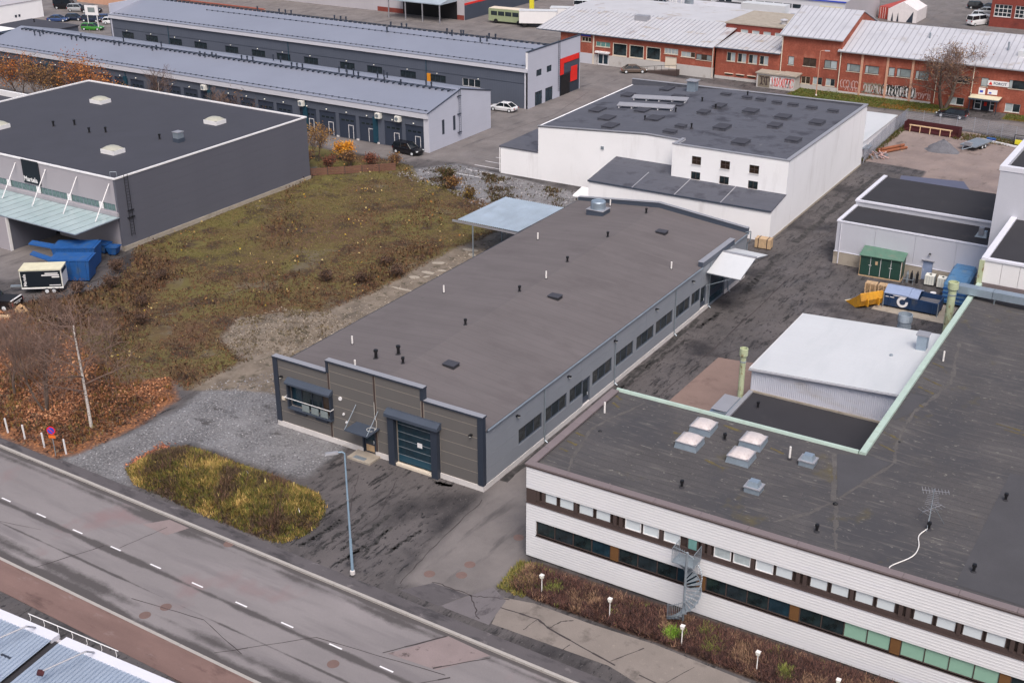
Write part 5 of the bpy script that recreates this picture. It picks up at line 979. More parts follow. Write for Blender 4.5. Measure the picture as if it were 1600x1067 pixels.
for y in (3.2, 6.0): B('slit_window', LA, M['charcoal'], (.03, y, 1.9), (.09, y + .55, 4.0))
GL = thing('gable_ladder', 'dark ladder with stand-off brackets on the pale gable wall', 'ladder', (-56.1, 79.9, 0)); q = MB()
for y in (-.22, .22): q.tube((.12, y, 1.0), (.12, y, 7.9), .025, .025, 5)
for i in range(20): q.tube((.12, -.22, 1.1 + i * .33), (.12, .22, 1.1 + i * .33), .015, .015, 4)
q.build('rail', M['charcoal'], GL)
for z in (1.3, 4.0, 6.6): B('bracket', GL, M['charcoal'], (-.13, -.4, z), (.14, .4, z + .08))
snow_guard(LA, -L1, -.3, .35, 5.72); ridge_ladder(LA, -L1 + 2, -.3, 7.0, 7.25)
def dpipe(parent, x, z0, z1, m='teal_dark', y=-.12): q = MB(); q.path([(x, y, z1), (x, y, z0)], .06, 6); q.build('downpipe', M[m], parent)
for x in (-9.2, -22.4, -42, -61, -80): dpipe(LA, x, .1, 5.0); B('panel_teal', LA, M['teal_dark'], (x - .7, -.06, .1), (x + .2, -.001, 3.9))
for n, x in enumerate((-5.1, -8.6, -23, -43)):
    t = thing('heat_pump', ('white heat pump box above the black parked car', 'white heat pump box at the first teal panel of the garage row', 'white heat pump box at the second teal panel of the garage row', 'white heat pump box at the third teal panel of the garage row')[n], 'heat pump', (-56.3 + x, 72.2, 3.9)); B('case', t, M['ac_white'], (-.45, -.35, 0), (.45, .2, .75)); q = MB(); q.tube((-.1, -.37, .38), (-.1, -.35, .38), .28, .28, 12); q.build('fan_grille', M['galv'], t); B('bracket', t, M['galv'], (-.4, .2, .05), (.4, .24, .2))
for x, y in ((-145.8, 77.4), (-144.4, 77.4), (-144.5, 78.2), (-136.6, 77.8), (-135.2, 77.7), (-135.1, 78.7), (-133.3, 78.0), (-126.3, 78.2), (-125.0, 78.1), (-125.7, 79.8), (-117.0, 78.1), (-116.4, 78.5), (-116.7, 79.9), (-106.4, 78.5), (-105.2, 78.4), (-104.0, 78.8), (-102.8, 78.5), (-97.9, 79.2), (-96.7, 79.2), (-95.5, 79.2), (-92.7, 80.9), (-90.9, 80.6), (-87.4, 79.2), (-86.3, 79.2), (-85.2, 79.2), (-78.5, 79.9), (-77.7, 80.6), (-76.4, 79.2), (-75.6, 79.8), (-74.2, 79.2), (-71.1, 79.9), (-70.6, 80.8), (-68.9, 78.7), (-69.6, 80.3), (-65.9, 78.7), (-62.1, 79.8), (-60.8, 79.3)):
    zz_ = 5.6 + .2256 * (y - 72.45); q = MB(); q.tube((0, 0, -.1), (0, 0, .75), .11, .11, 7); q.tube((0, 0, .6), (0, 0, .9), .15, .14, 7); q.build('vent_pipe', M['charcoal'], LA, (x + 56.3, y - 72.45 + .4, zz_ + .15))
LB, L2, W2, k2 = long_row('taller long row with a raised pale end wall carrying a red emblem', -153.5, -57.5, 101.45, 118.4, 6.5, 8.4, 8.6, -.36)
WX = [-93, -86.4, -80, -73.5, -65.6, -59, -53, -46.6, -38.4, -32.4, -25.3, -19.2]
wall('front_wall', LB, M['long_wall'], (-L2, 0, 0), 0, L2, 5.85, [(L2 + x, L2 + x + 3.25, 2.3, 3.5) for x in WX] + [(L2 - 12.6, L2 - 9.1, 2.3, 3.6)], .3)
for x in WX: window(LB, M['charcoal'], M['glass'], (-L2, 0, 0), 0, L2 + x, L2 + x + 3.25, 2.3, 3.5, 3, 1, .06, .12)
window(LB, M['white_paint'], M['glass'], (-L2, 0, 0), 0, L2 - 12.6, L2 - 9.1, 2.3, 3.6, 3, 1, .06, .12)
B('fascia', LB, M['long_pale'], (-L2, -.32, 5.85), (0.0, -.001, 6.45)); B('end_post', LB, M['long_pale'], (-.6, -.1, 0), (0.0, -.001, 5.85)); B('string_line', LB, M['charcoal'], (-L2, -.03, 3.95), (-.6, -.001, 4.0))
for i, x in enumerate(WX + [-11]): q = MB(); q.lathe([(.08, 0), (.11, .08), (.05, .15)], (x + 1.6, -.15), 8); q.build('wall_lamp', M['lamp_white'], LB, (0, 0, 3.7))
for x in (-19.8, -50, -80): dpipe(LB, x, .1, 6.0)
B('panel_orange', LB, M['orange_box'], (-19.7, -.1, 1.9), (-19.0, -.001, 3.6))
EW = wall('end_wall', LB, M['gable_pale'], (0.001, -.1, 0), 90, 17.2, 9.0, [(2.3, 4.6, 0, 2.25), (5.6, 8.0, 0, 2.25), (2.7, 4.4, 4.7, 5.75), (6.0, 7.6, 4.75, 5.8), (10.3, 17.0, 0, 6.2)], .3)
for (a, b, z0, z1) in ((2.3, 4.6, 0, 2.25), (5.6, 8.0, 0, 2.25), (2.7, 4.4, 4.7, 5.75), (6.0, 7.6, 4.75, 5.8)): window(LB, M['charcoal'], M['glass_teal'], (0.001, -.1, 0), 90, a, b, z0, z1, 2, 1, .07, .1)
B('end_recess', LB, M['charcoal'], (-.25, 10.2, 0), (-.05, 16.9, 6.2)); B('end_coping', LB, M['charcoal'], (-.35, -.15, 9.0), (.06, 17.2, 9.12)); B('end_edge', LB, M['white_paint'], (-.35, -.14, 6.2), (.03, -.101, 9.0)); wall('end_wall_back', LB, M['gable_pale'], (-L2 + .3, 17, 0), 270, 17.1, 8.6, (), .3)
EM = B('emblem', LB, M['red_sign'], (-.04, 10.3, 5.3), (.1, 16.6, 6.15)); B('emblem', LB, M['red_sign'], (-.04, 10.3, 3.5), (.1, 11.4, 5.299)); B('emblem', LB, M['red_sign'], (-.04, 13.9, 1.8), (.1, 16.0, 4.3)); dd = B('end_door', LB, M['black'], (-.049, 10.6, 0), (.02, 13.6, 3.3)); B('end_panel', LB, M['charcoal_light'], (-.049, 11.5, 3.6), (.05, 16.6, 5.2))
q = MB()
for y in (9.55, 10.0): q.tube((.12, y, 1.0), (.12, y, 9.6), .03, .03, 5)
for i in range(25): q.tube((.12, 9.55, 1.1 + i * .34), (.12, 10.0, 1.1 + i * .34), .015, .015, 4)
q.build('end_ladder', M['charcoal'], LB)
wall('back_wall', LB, M['long_wall'], (0, W2, 0), 180, L2, 6.4, (), .3)
snow_guard(LB, -L2, -.5, .35, 6.63); snow_guard(LB, -L2 + 20, -.5, 6.6, 8.0, 1.4); ridge_ladder(LB, -L2 + 2, -.5, 9.6, 8.3)
for x, y in ((-128.4, 116.5), (-122.8, 116.5), (-121.2, 116.5), (-120.2, 117), (-109.5, 117), (-108.0, 117), (-107.0, 117.3), (-93.8, 117), (-92.7, 117), (-80.6, 117.5), (-90.2, 107.9), (-91.0, 110.1), (-78.9, 110), (-77.6, 109.6), (-76.0, 110), (-71.1, 108.5), (-70.1, 109), (-70.7, 110.6), (-69.6, 110.9)):
    yl = y - 101.45; zz_ = 6.5 + (.221 * yl if yl < 8.6 else .221 * 8.6 - .22 * (yl - 8.6)); q = MB(); q.tube((0, 0, -.1), (0, 0, .7), .13, .13, 7); q.tube((0, 0, .6), (0, 0, .95), .17, .16, 7); q.build('vent_pipe', M['charcoal'], LB, (x + 57.5, yl, zz_ + .12))
# ------------------------------------------------------------------ the old brick works beyond the cross street
def seams(parent, x0, x1, ya, za, yb, zb, step=1.0, m='seam_grey'):
    q = MB(); n = int((x1 - x0) / step)
    for i in range(n):
        x = x0 + .2 + i * step
        q.hexa([(x, ya, za - .02), (x + .13, ya, za - .02), (x + .13, yb, zb - .02), (x, yb, zb - .02), (x, ya, za + .06), (x + .13, ya, za + .06), (x + .13, yb, zb + .06), (x, yb, zb + .06)])
    return stuff(q.build('standing_seams', M[m], parent))
def gable_roof(parent, x0, x1, ye, ze, yr, zr, yb, zb, m, t=.12):
    q = MB(); q.ext([(x0, ye, ze - t), (x0, yr, zr - t), (x0, yb, zb - t), (x0, yb, zb), (x0, yr, zr), (x0, ye, ze)][::-1], (x1 - x0, 0, 0)); q.build('roof', M[m], parent)
    seams(parent, x0, x1, ye, ze, yr, zr, .95)
BW = lambda t, o, a, b, z0, z1, **k: window(t, k.pop('fm', M['brown_trim']), k.pop('g', M['glass']), o, 0, a, b, z0, z1, k.pop('nx', 2), k.pop('ny', 1), .07, .12, k.pop('sill', M['cream']), **k)
# wing A: low long wing with shop windows
A = thing('brick_wing', 'low red brick wing with white base, three big dark windows and streaked tin roof', 'building', (-72, 137.3, 0))
oA = (0, 0, 0); w3 = [(11.0, 13.95), (14.4, 17.35), (17.8, 20.7)]
hA = [(a, b, 2.0, 4.35) for a, b in w3] + [(7.5, 10.45, 3.35, 4.25), (7.9, 10.2, 0, 2.1), (4.5, 6.5, 3.95, 4.8), (21.4, 24.1, 3.45, 4.45), (24.7, 27.4, 3.25, 4.2), (21.6, 23.9, 1.0, 3.0), (27.6, 30.6, 3.05, 4.05)]
wall('front_wall', A, M['brick'], oA, 0, 30.9, 5.5, hA, .35, 1.9); 
for a, b in ((0, 7.8), (10.3, 21.55), (23.95, 30.9)): B('white_base', A, M['stone_base'], (a, -.06, 0), (b, .3, 1.9))
B('base_fill', A, M['stone_base'], (21.55, -.05, 0), (23.95, .3, 1.0))
for a, b in w3: window(A, M['cream'], M['glass_off'], oA, 0, a, b, 2.0, 4.35, 1, 1, .16, .1, M['cream'])
BW(A, oA, 7.5, 10.45, 3.35, 4.25, nx=3, fm=M['cream'], g=M['glass_green']); BW(A, oA, 4.5, 6.5, 3.95, 4.8, nx=3, fm=M['cream'], g=M['glass_brown']); BW(A, oA, 21.4, 24.1, 3.45, 4.45, nx=4, fm=M['cream'], g=M['glass_pale']); BW(A, oA, 24.7, 27.4, 3.25, 4.2, nx=3, fm=M['cream'], glist=[M['glass_pale'], M['glass_pale'], M['glass_brown']]); BW(A, oA, 27.6, 30.6, 3.05, 4.05, nx=3, fm=M['brown_trim'], glist=[M['glass_sky'], M['glass_brown'], M['glass_sky']])
d = B('shop_door', A, M['white_paint'], (7.9, .1, 0), (10.2, .2, 2.1)); B('door_glass', d, M['glass_teal'], (-.95, -.07, .25), (-.1, -.052, 1.9)); B('door_glass', d, M['glass_teal'], (.1, -.07, .25), (.95, -.052, 1.9)); B('door_hood', A, M['white_paint'], (7.6, -.6, 2.25), (10.5, -.001, 2.55))
B('service_door', A, M['cream'], (21.6, .12, 1.0), (23.9, .2, 3.0)); B('corner_post', A, M['cream'], (6.9, -.1, 0), (7.15, -.001, 5.4)); B('blue_sign', A, M['sign_blue'], (4.4, -.15, 5.0), (6.4, -.001, 5.35)); B('side_door', A, M['ware_wall'], (4.3, -.08, 0), (6.8, -.061, 1.9))
gable_roof(A, -5, 30.9, -.5, 5.55, 12, 7.6, 26, 7.9, 'roof_tin_stained'); B('eave_gutter', A, M['charcoal_light'], (-5, -.62, 5.35), (30.9, -.5, 5.5)); B('roof_box', A, M['coping_pale'], (11, 8.5, 6.8), (13.6, 10, 8.0)); B('back_wall', A, M['brick'], (-5, 24, 0), (30, 24.3, 7.2)); q = MB(); q.path([(30.8, -.15, 5.3), (30.8, -.15, .2)], .07, 6); q.build('downpipe', M['cream'], A)
RP = thing('entrance_ramp', 'rust red ramp with dark railing up to the brick wing door', 'ramp', (-54.6, 136.0, 0)); q = MB(); q.hexa([(0, -.2, 0), (7.2, -.2, 0), (7.2, 1.2, 0), (0, 1.2, 0), (0, -.2, .05), (7.2, -.2, 1.0), (7.2, 1.2, 1.0), (0, 1.2, .05)]); q.build('deck', M['brown_trim'], RP)
q = MB(); q.path([(0, -.2, .9), (4.5, -.2, 1.6), (7.2, -.2, 1.95)], .04, 5)
for i in range(6): x = i * 1.44; q.tube((x, -.2, .05 + x * .13), (x, -.2, .95 + x * .14), .035, .035, 5)
q.build('railing', M['black'], RP)
# wing A2 with four windows and the block standing behind it
A2 = thing('brick_wing', 'weathered red brick wing with four pale framed windows and rust stained tin roof', 'building', (-41.1, 138.3, 0))
h2 = [(2.05 + i * 2.02, 3.65 + i * 2.02, 3.2, 4.75) for i in range(4)]
wall('front_wall', A2, M['brick'], (0, 0, 0), 0, 11.8, 5.5, h2, .35, .5); B('stone_base', A2, M['stone_base'], (0, -.08, 0), (11.8, .3, .5))
for h in h2: BW(A2, (0, 0, 0), *h, nx=2, fm=M['cream'], glist=[M['glass'], M['glass_pale']])
for i in range(3): B('cellar_window', A2, M['glass_brown'], (2.0 + i * 2.1, -.05, .75), (3.4 + i * 2.1, .02, 1.05)); B('cellar_sill', A2, M['cream'], (1.9 + i * 2.1, -.15, 1.05), (3.5 + i * 2.1, .02, 1.15))
gable_roof(A2, 0, 11.85, -.5, 5.55, 8.5, 6.6, 9, 6.6, 'roof_tin_stained'); B('eave_gutter', A2, M['charcoal_light'], (0, -.62, 5.35), (11.85, -.5, 5.5))
UB = thing('brick_block', 'brick upper block with four shaded windows and pale flat roof behind the low wing', 'building', (-43.2, 147.2, 0)); hu = [(2.9 + i * 2.15, 4.3 + i * 2.15, 6.15, 7.15) for i in range(4)]
wall('front_wall', UB, M['brick_dark'], (0, 0, 0), 0, 13.2, 8.0, hu, .35)
for h in hu: BW(UB, (0, 0, 0), *h, nx=1, fm=M['cream'], g=M['glass_pale'])
B('roof', UB, M['concrete'], (-.2, -.2, 8.0), (13.2, 14, 8.2)); B('wall', UB, M['brick_dark'], (0, .36, 0), (13.2, 14, 7.99))
for x, y in ((9.8, 3), (11.8, 5)): q = MB(); q.lathe([(.5, 8.2), (.5, 8.8), (.7, 8.85), (.7, 9.0), (.1, 9.2)], (x, y), 12); q.build('roof_vent', M['roof_tin'], UB)
# block B and wing C
Bk = thing('brick_block', 'taller red brick block with ribbed tin roof and white corner downpipe', 'building', (-29.25, 138.55, 0))
hb = [(1.3, 2.35, 3.7, 5.15), (3.95, 6.25, 3.8, 5.2), (7.65, 9.85, 3.8, 5.2), (3.9, 5.5, .8, 2.05), (5.95, 7.6, .85, 2.15), (8.2, 9.8, .9, 2.15)]
wall('front_wall', Bk, M['brick'], (0, 0, 0), 0, 10.45, 8.7, hb, .35, .75); B('stone_base', Bk, M['stone_base'], (3.4, -.08, 0), (10.45, .3, .75)); B('stone_base', Bk, M['brick'], (0, -.0, 0), (3.4, .3, .75))
for i, h in enumerate(hb): BW(Bk, (0, 0, 0), *h, nx=1 if i == 0 else 2, fm=M['brown_trim'] if i < 3 else M['cream'], glist=[[M['glass_pale']], [M['glass_brown'], M['glass_brown']], [M['glass_sky'], M['glass_pale']], [M['glass_brown']], [M['glass_pale'], M['glass']], [M['glass_pale'], M['glass']]][i])
gable_roof(Bk, -.5, 10.6, -.5, 8.75, 10, 12.1, 20, 8.8, 'roof_tin'); B('side_wall', Bk, M['brick'], (10.15, .36, 6), (10.45, 19.5, 8.6)); B('left_wall', Bk, M['brick'], (0, .36, 4), (.3, 19.5, 8.6)); B('eave_gutter', Bk, M['coping_pale'], (-.5, -.62, 8.55), (10.6, -.5, 8.7))
q = MB(); q.ext([(10.44, .36, 8.6), (10.44, 19.5, 8.6), (10.44, 10, 11.9)], (-.3, 0, 0)); q.build('gable_end', M['brick'], Bk)
for x, z1 in ((.12, 8.6), (10.38, 6.95)): q = MB(); q.path([(x, -.15, z1), (x, -.15, .2)], .09, 6); q.build('downpipe', M['cream'], Bk)
Cw = thing('brick_wing', 'long red brick wing with bright ribbed tin roof, graffiti and entrance canopy', 'building', (-18.78, 138.6, 0))
hc = [(a + 18.78, b + 18.78, z0, z1) for a, b, z0, z1 in ((-17.75, -15.42, 3.74, 5.0), (-14.64, -12.33, 3.72, 5.02), (-10.75, -9.74, 3.73, 5.15), (-9.4, -7.09, 3.76, 5.14), (-6.36, -4.2, 3.72, 5.1), (-.43, 2.28, 3.94, 5.04), (3.95, 5.08, 3.76, 5.15), (8.17, 10.54, 3.91, 5.26), (-.62, 1.83, .35, 1.55), (8.15, 10.42, .25, 1.6), (14, 16.3, 3.9, 5.2), (14, 16.3, .3, 1.6), (3.2, 6.5, 0, 2.05))]
wall('front_wall', Cw, M['brick'], (0, 0, 0), 0, 62, 6.95, hc, .35); B('stone_base', Cw, M['stone_base'], (0, -.07, 0), (15.4, -.001, .32))
for i, h in enumerate(hc[:-1]): BW(Cw, (0, 0, 0), *h, nx=1 if i in (2, 6) else 2, split=[.55] if i not in (2, 6, 8, 9, 11) else None, fm=M['brown_trim'] if i < 8 or i == 10 else M['white_paint'], glist=[M['glass_pale'], M['glass_sky'] if i in (0, 1, 3, 4) else M['glass']])
gable_roof(Cw, -.6, 62, -.5, 7.05, 9.6, 10.6, 20, 7.0, 'roof_tin'); B('eave_gutter', Cw, M['coping_pale'], (-.6, -.62, 6.85), (62, -.5, 7.0)); B('back_wall', Cw, M['brick_dark'], (0, 19.5, 0), (62, 19.8, 6.9))
for i, x in enumerate((-15.23, -10.98, -6.88, -2.88)): B('pilaster', Cw, M['brick_pil'], (x + 18.6, -.14, 0), (x + 18.98, -.002, 6.9)) if i < 3 else None
for x in (15.9, 21.5): q = MB(); q.path([(x, -.15, 6.85), (x, -.15, .2)], .08, 6); q.build('downpipe', M['cream'], Cw)
B('roof_light', Cw, M['roof_white'], (27, 3.2, 8.2), (30.2, 5.6, 9.2)); 
for x, y in ((25.2, 4.6), (12.5, 6)): q = MB(); q.tube((x, y, 8.3), (x, y, 10.2), .15, .15, 8); q.build('vent_pipe', M['galv'], Cw)
# entrance with signs
EC = B('entrance_canopy', Cw, M['charcoal_light'], (21.7, -2.6, 2.1), (26.3, -.001, 2.35)); B('canopy_edge', EC, M['mart_yellow'], (-2.3, -1.3, .25), (2.3, 1.3, .32))
for x in (21.9, 26.0): B('canopy_post', Cw, M['charcoal'], (x, -2.5, 0), (x + .12, -2.38, 2.1))
for x in (22.2, 24.6): d = B('entrance_door', Cw, M['white_paint'], (x, .1, 0), (x + 1.1, .18, 2.05)); B('door_glass', d, M['glass'], (-.42, -.06, 1.1), (.42, -.042, 1.9)); B('door_glass', d, M['glass'], (-.42, -.06, .2), (.42, -.042, 1.0))
B('entrance_wall', Cw, M['charcoal'], (21.98, .2, 0), (25.28, .3, 2.05)); B('red_plate', Cw, M['red_sign'], (23.7, .12, .7), (24.1, .19, 1.3))
S1 = B('sign_board', Cw, M['white_paint'], (23.8, -.1, 4.05), (27.0, -.002, 4.85)); text('lettering', 'FORCIT', .55, M['navy'], S1, Matrix.Translation((-.72, -.052, .2)) @ Matrix.Rotation(math.pi / 2, 4, 'X'), .004, 1.05, bold=.012)
q = MB(); q.ext([(-1.45, -.054, .12), (-.85, -.054, .12), (-1.15, -.054, .68)], (0, -.01, 0)); q.build('emblem', M['red_sign'], S1)
B('sign_board', Cw, M['white_paint'], (22.6, -.08, 2.5), (23.6, -.002, 3.55)); B('sign_board', Cw, M['white_paint'], (24.0, -.08, 2.65), (25.45, -.002, 3.4)); B('sign_mark', Cw, M['sign_blue'], (22.8, -.085, 2.8), (23.3, -.081, 3.15)); B('sign_mark', Cw, M['sign_blue'], (24.2, -.085, 2.75), (24.6, -.081, 3.0))
# graffiti: painted bands lying just off the wall
def squiggle(name, parent, m, x0, x1, z0, z1, n, w, seed, y=-.012):
    r = random.Random(seed); q = MB()
    for i in range(n):
        cx = x0 + (x1 - x0) * (i + .5) / n; cz = (z0 + z1) / 2; p = []
        a, b = (x1 - x0) / n * .55, (z1 - z0) * .45; ph = r.uniform(0, 6.28); k = r.choice((1, 2, 3)); s = r.uniform(3.5, 6)
        for j in range(15): t = ph + s * j / 14; p.append(Vector((cx + a * math.cos(t) * (1 + .2 * math.sin(k * t)), 0, cz + b * math.sin(t * (1 if k != 2 else 1.5)))))
        for u, v in zip(p[:-1], p[1:]):
            d = (v - u); nn = Vector((-d.z, 0, d.x)).normalized() * w * r.uniform(.7, 1.3); yy = y - .0004 * i
            q.face([(u.x - nn.x, yy, u.z - nn.z), (v.x - nn.x, yy, v.z - nn.z), (v.x + nn.x, yy, v.z + nn.z), (u.x + nn.x, yy, u.z + nn.z)])
    return q.build(name, m, parent)
squiggle('graffiti', Cw, M['graf_pink'], .3, 3.2, .9, 2.3, 6, .07, 3); squiggle('graffiti', Cw, M['graf_pink'], 1.2, 3.3, .5, 1.2, 5, .05, 9)
squiggle('graffiti', Cw, M['graf_olive'], 4.0, 7.2, .4, 2.2, 5, .22, 5, -.010); squiggle('graffiti', Cw, M['graf_grey'], 4.3, 7.0, .6, 2.0, 6, .1, 6, -.020)
squiggle('graffiti', Cw, M['graf_grey'], 7.4, 12.6, .45, 2.2, 8, .3, 11, -.010); squiggle('graffiti', Cw, M['white_paint'], 7.6, 12.4, .6, 2.0, 9, .16, 12, -.022); squiggle('graffiti', Cw, M['graf_black'], 7.3, 12.6, .4, 2.4, 11, .075, 14, -.034); squiggle('graffiti', Cw, M['graf_pink'], 12.6, 15.2, .5, 1.6, 7, .06, 17)
# graffiti covered lean-to
SB = thing('small_shelter', 'small flat roofed store covered in pink graffiti against the brick wing', 'shed', (-32.2, 135.5, 0)); B('wall', SB, M['stone_base'], (0, 0, 0), (6.8, 2.7, 2.35)); B('roof', SB, M['concrete'], (-.2, -.2, 2.35), (4.1, 2.75, 2.55)); B('roof', SB, M['concrete'], (4.11, -.25, 2.4), (7.1, 2.75, 2.62)); B('door', SB, M['graf_olive'], (.3, -.03, .1), (2.4, -.001, 2.1))
squiggle('graffiti', SB, M['graf_pink'], 2.6, 6.6, .3, 2.1, 9, .14, 21, -.004); squiggle('graffiti', SB, M['white_paint'], 2.6, 6.6, .3, 2.1, 9, .1, 22, -.02); squiggle('graffiti', SB, M['red_sign'], 2.8, 6.6, .4, 2.0, 7, .04, 23, -.03); squiggle('graffiti', SB, M['brown_trim'], .5, 2.3, .4, 2.0, 4, .1, 24, -.034)
# street lamp in front of the brick block
def street_lamp(lab, p, h, rz, m, arm=1.2, r=.075):
    t = thing('street_lamp', lab, 'street lamp', p, rz, 'street lamps'); q = MB(); q.tube((0, 0, 0), (0, 0, h * .3), r * 1.35, r * 1.25, 10); q.tube((0, 0, h * .3), (0, 0, h), r, r * .65, 10); q.build('pole', m, t)
    q = MB(); q.path([(0, 0, h - .02), (-arm * .3, 0, h + .12), (-arm, 0, h + .12)], .045, 7); q.build('arm', m, t)
    q = MB(); q.hexa([(-arm - .75, -.14, h + .05), (-arm + .1, -.11, h + .03), (-arm + .1, .11, h + .03), (-arm - .75, .14, h + .05), (-arm - .7, -.1, h + .17), (-arm + .1, -.08, h + .2), (-arm + .1, .08, h + .2), (-arm - .7, .1, h + .17)]); hd = q.build('head', M['coping_pale'], t); B('glass_lens', hd, M['lamp_white'], (-arm - .65, -.09, h + .02), (-arm - .1, .09, h + .035)); q = MB(); q.lathe([(r * 2.3, 0), (r * 2.3, .25), (r * 1.5, .3)], n=12); q.build('base', M['plinth'], t); q = MB(); q.tube((0, 0, h * .62), (0, 0, h * .63), r * 1.15, r * 1.15, 10); q.build('joint_ring', M['galv'], t)
street_lamp('tall pale blue street lamp at the kerb beside the dark asphalt apron', (-1.76, -13.28, 0), 9.2, math.radians(45), M['pole_blue'], .5)
street_lamp('pale street lamp with curved arm on the verge before the brick block', (-21.1, 134.3, 0), 7.4, math.radians(200), M['brick_pil'], .8, .07)
# ------------------------------------------------------------------ far background
GB = thing('grey_depot', 'long pale grey depot with blue roof edge beyond the brick works', 'building', (-64.5, 190, 0)); hg = [(10.3 + i * 2.05, 12.1 + i * 2.05, 4.35, 5.2) for i in range(5)]
wall('front_wall', GB, M['grey_far_lt'], (0, 0, 0), 0, 29.7, 6.3, hg + [(0.2 + i * 1.6, 1.6 + i * 1.6, 4.5, 5.3) for i in range(3)], .3)
for h in hg + [(0.2 + i * 1.6, 1.6 + i * 1.6, 4.5, 5.3) for i in range(3)]: window(GB, M['charcoal'], M['glass'], (0, 0, 0), 0, *h, 1, 1, .06, .1)
for x in (6.0, 20.8):
    d = B('roller_door', GB, M['long_pale'], (x, -.05, 0), (x + 3.2, -.001, 3.9))
    for i in range(3): B('door_pane', d, M['glass'], (-1.2 + i * .85, -.04, 3.3), (-.6 + i * .85, -.026, 3.6)); B('door_pane', d, M['glass'], (-1.2 + i * .85, -.04, 2.7), (-.6 + i * .85, -.026, 3.0))
B('roof_edge', GB, M['sign_blue'], (16, -.2, 6.3), (29.8, .3, 6.5)); B('red_sign', GB, M['dark_red'], (6.2, -.1, 5.1), (9.4, -.002, 5.7)); B('yellow_sign', GB, M['mart_yellow'], (24.4, -.06, 4.7), (29.2, -.002, 5.4)); B('roof', GB, M['grey_far'], (0, .31, 6.2), (29.7, 25, 6.4)); B('end_wall', GB, M['grey_far'], (29.4, .31, 0), (29.7, 25, 6.19))
BT = thing('brick_factory', 'dark red brick factory with large white barred windows in the far corner', 'building', (-11.0, 215, 0)); hT = [(.7 + i * 4.2, 4.2 + i * 4.2, 2.2, 4.7) for i in range(6)]
wall('front_wall', BT, M['brick_dark'], (0, 0, 0), 0, 40, 9, hT, .4)
for h in hT: window(BT, M['white_paint'], M['glass'], (0, 0, 0), 0, *h, 4, 3, .1, .15, M['white_paint'])
B('side_wall', BT, M['brick_dark'], (0, .41, 0), (.4, 60, 9)); B('roof', BT, M['felt_black'], (0, 0, 9), (40, 60, 9.2))
BX = thing('brick_shed', 'low dark brick outbuilding between the tin roof and the far factory', 'shed', (-18, 166, 0)); B('wall', BX, M['brick_dark'], (0, 0, 0), (30, 6, 4.6)); B('roof', BX, M['brown_coping'], (-.3, -.3, 4.6), (30, 6.3, 4.9)); B('roof_vent', BX, M['roof_tin'], (17, 2, 4.9), (18.5, 3.2, 6.4)); q = MB(); q.tube((20.5, 2.5, 4.9), (20.5, 2.5, 6.8), .5, .5, 12); q.build('roof_stack', M['roof_tin'], BX)
TD = thing('tin_dome_shed', 'white tin clad shed end rising behind the tin roof', 'shed', (-25, 163, 0)); q = MB(); q.ext([(0, 0, 0), (3.6, 0, 0), (3.6, 0, 6), (1.8, 0, 7), (0, 0, 6)], (0, 4, 0)); q.build('body', M['roof_tin'], TD); B('vent', TD, M['galv'], (.6, -.1, 4.5), (1.6, -.002, 5.3))
# shipping container, tent
RC = thing('shipping_container', 'red shipping container standing next to the white tent', 'container', (-34.0, 212.6, 0), math.radians(80)); q = MB(); q.box((0, -2.6, 0), (12, 0, 2.6)); q.build('body', M['red_steel'], RC)
for i in range(12): B('door_rib', RC, M['red_steel'], (.3 + i, -2.66, .1), (.8 + i, -2.601, 2.5))
for y in (-2.2, -1.5, -1.0, -.4): B('door_bar', RC, M['white_paint'], (-.06, y, .1), (-.01, y + .06, 2.5))
TT = thing('party_tent', 'white fabric tent with gable roof and open flap', 'tent', (-31.4, 210.6, 0), math.radians(0)); q = MB(); q.ext([(0, 0, 0), (6.2, 0, 0), (6.2, 0, 2.6), (3.1, 0, 4.2), (0, 0, 2.6)], (0, 8, 0)); q.build('fabric', M['tent'], TT); q = MB(); q.face([(4.0, -.05, 0), (5.4, -.05, 0), (5.4, -.05, 2.4)]); q.build('flap_opening', M['charcoal'], TT)
for i, x in enumerate((.7, 1.9)): q = MB(); q.face([(x, -.05, 0), (x + .5, -.05, 0), (x + .25, -.05, 2.0)]); q.build('flap_opening', M['charcoal'], TT)
# grey warehouse with canopy at the top, truck and lorries
GW_ = thing('grey_warehouse', 'grey panel warehouse with red base line and covered loading bay', 'building', (-150, 163, 0)); B('wall', GW_, M['grey_far'], (-60, 0, 0), (39, 40, 12)); B('wall_lower', GW_, M['charcoal_light'], (38.99, 0, 0), (39.2, 40, 3.2)); B('red_band', GW_, M['red_sign'], (38.98, 0, 3.2), (39.15, 40, 3.6)); B('red_band', GW_, M['brick_dark'], (15, -.1, 0), (38.9, -.001, 1.0))
q = MB(); q.ext([(0, -8.5, 0), (0, -2.2, 0), (0, -2.2, 1.5), (0, -8.5, .2)], (14.5, 0, 0)); q.build('bay_roof', M['corr_steel'], GW_, (22.5, 2.2, 3.9))
for i in range(4): B('bay_post', GW_, M['coping_pale'], (22.7 + i * 4.6, -6.2, 0), (22.9 + i * 4.6, -6.0, 3.95))
B('bay_back', GW_, M['black'], (22.4, -.2, 0), (37.1, -.101, 3.9))
TR = thing('green_bus', 'pale green bus parked behind the long row', 'bus', (-104.9, 163.3, 0), math.radians(4)); q = MB(); q.box((0, 0, .5), (9.5, 2.6, 3.1)); q.build('body', M['bus_green'], TR); B('roof', TR, M['cream'], (.1, .1, 3.1), (9.4, 2.5, 3.2)); 
for i in range(5): B('window', TR, M['glass'], (.6 + i * 1.75, -.03, 1.7), (2.1 + i * 1.75, -.001, 2.6))
for x in (1.8, 7.4): q = MB(); q.tube((x, -.05, .5), (x, .3, .5), .5, .5, 14); q.build('wheel', M['rubber'], TR)
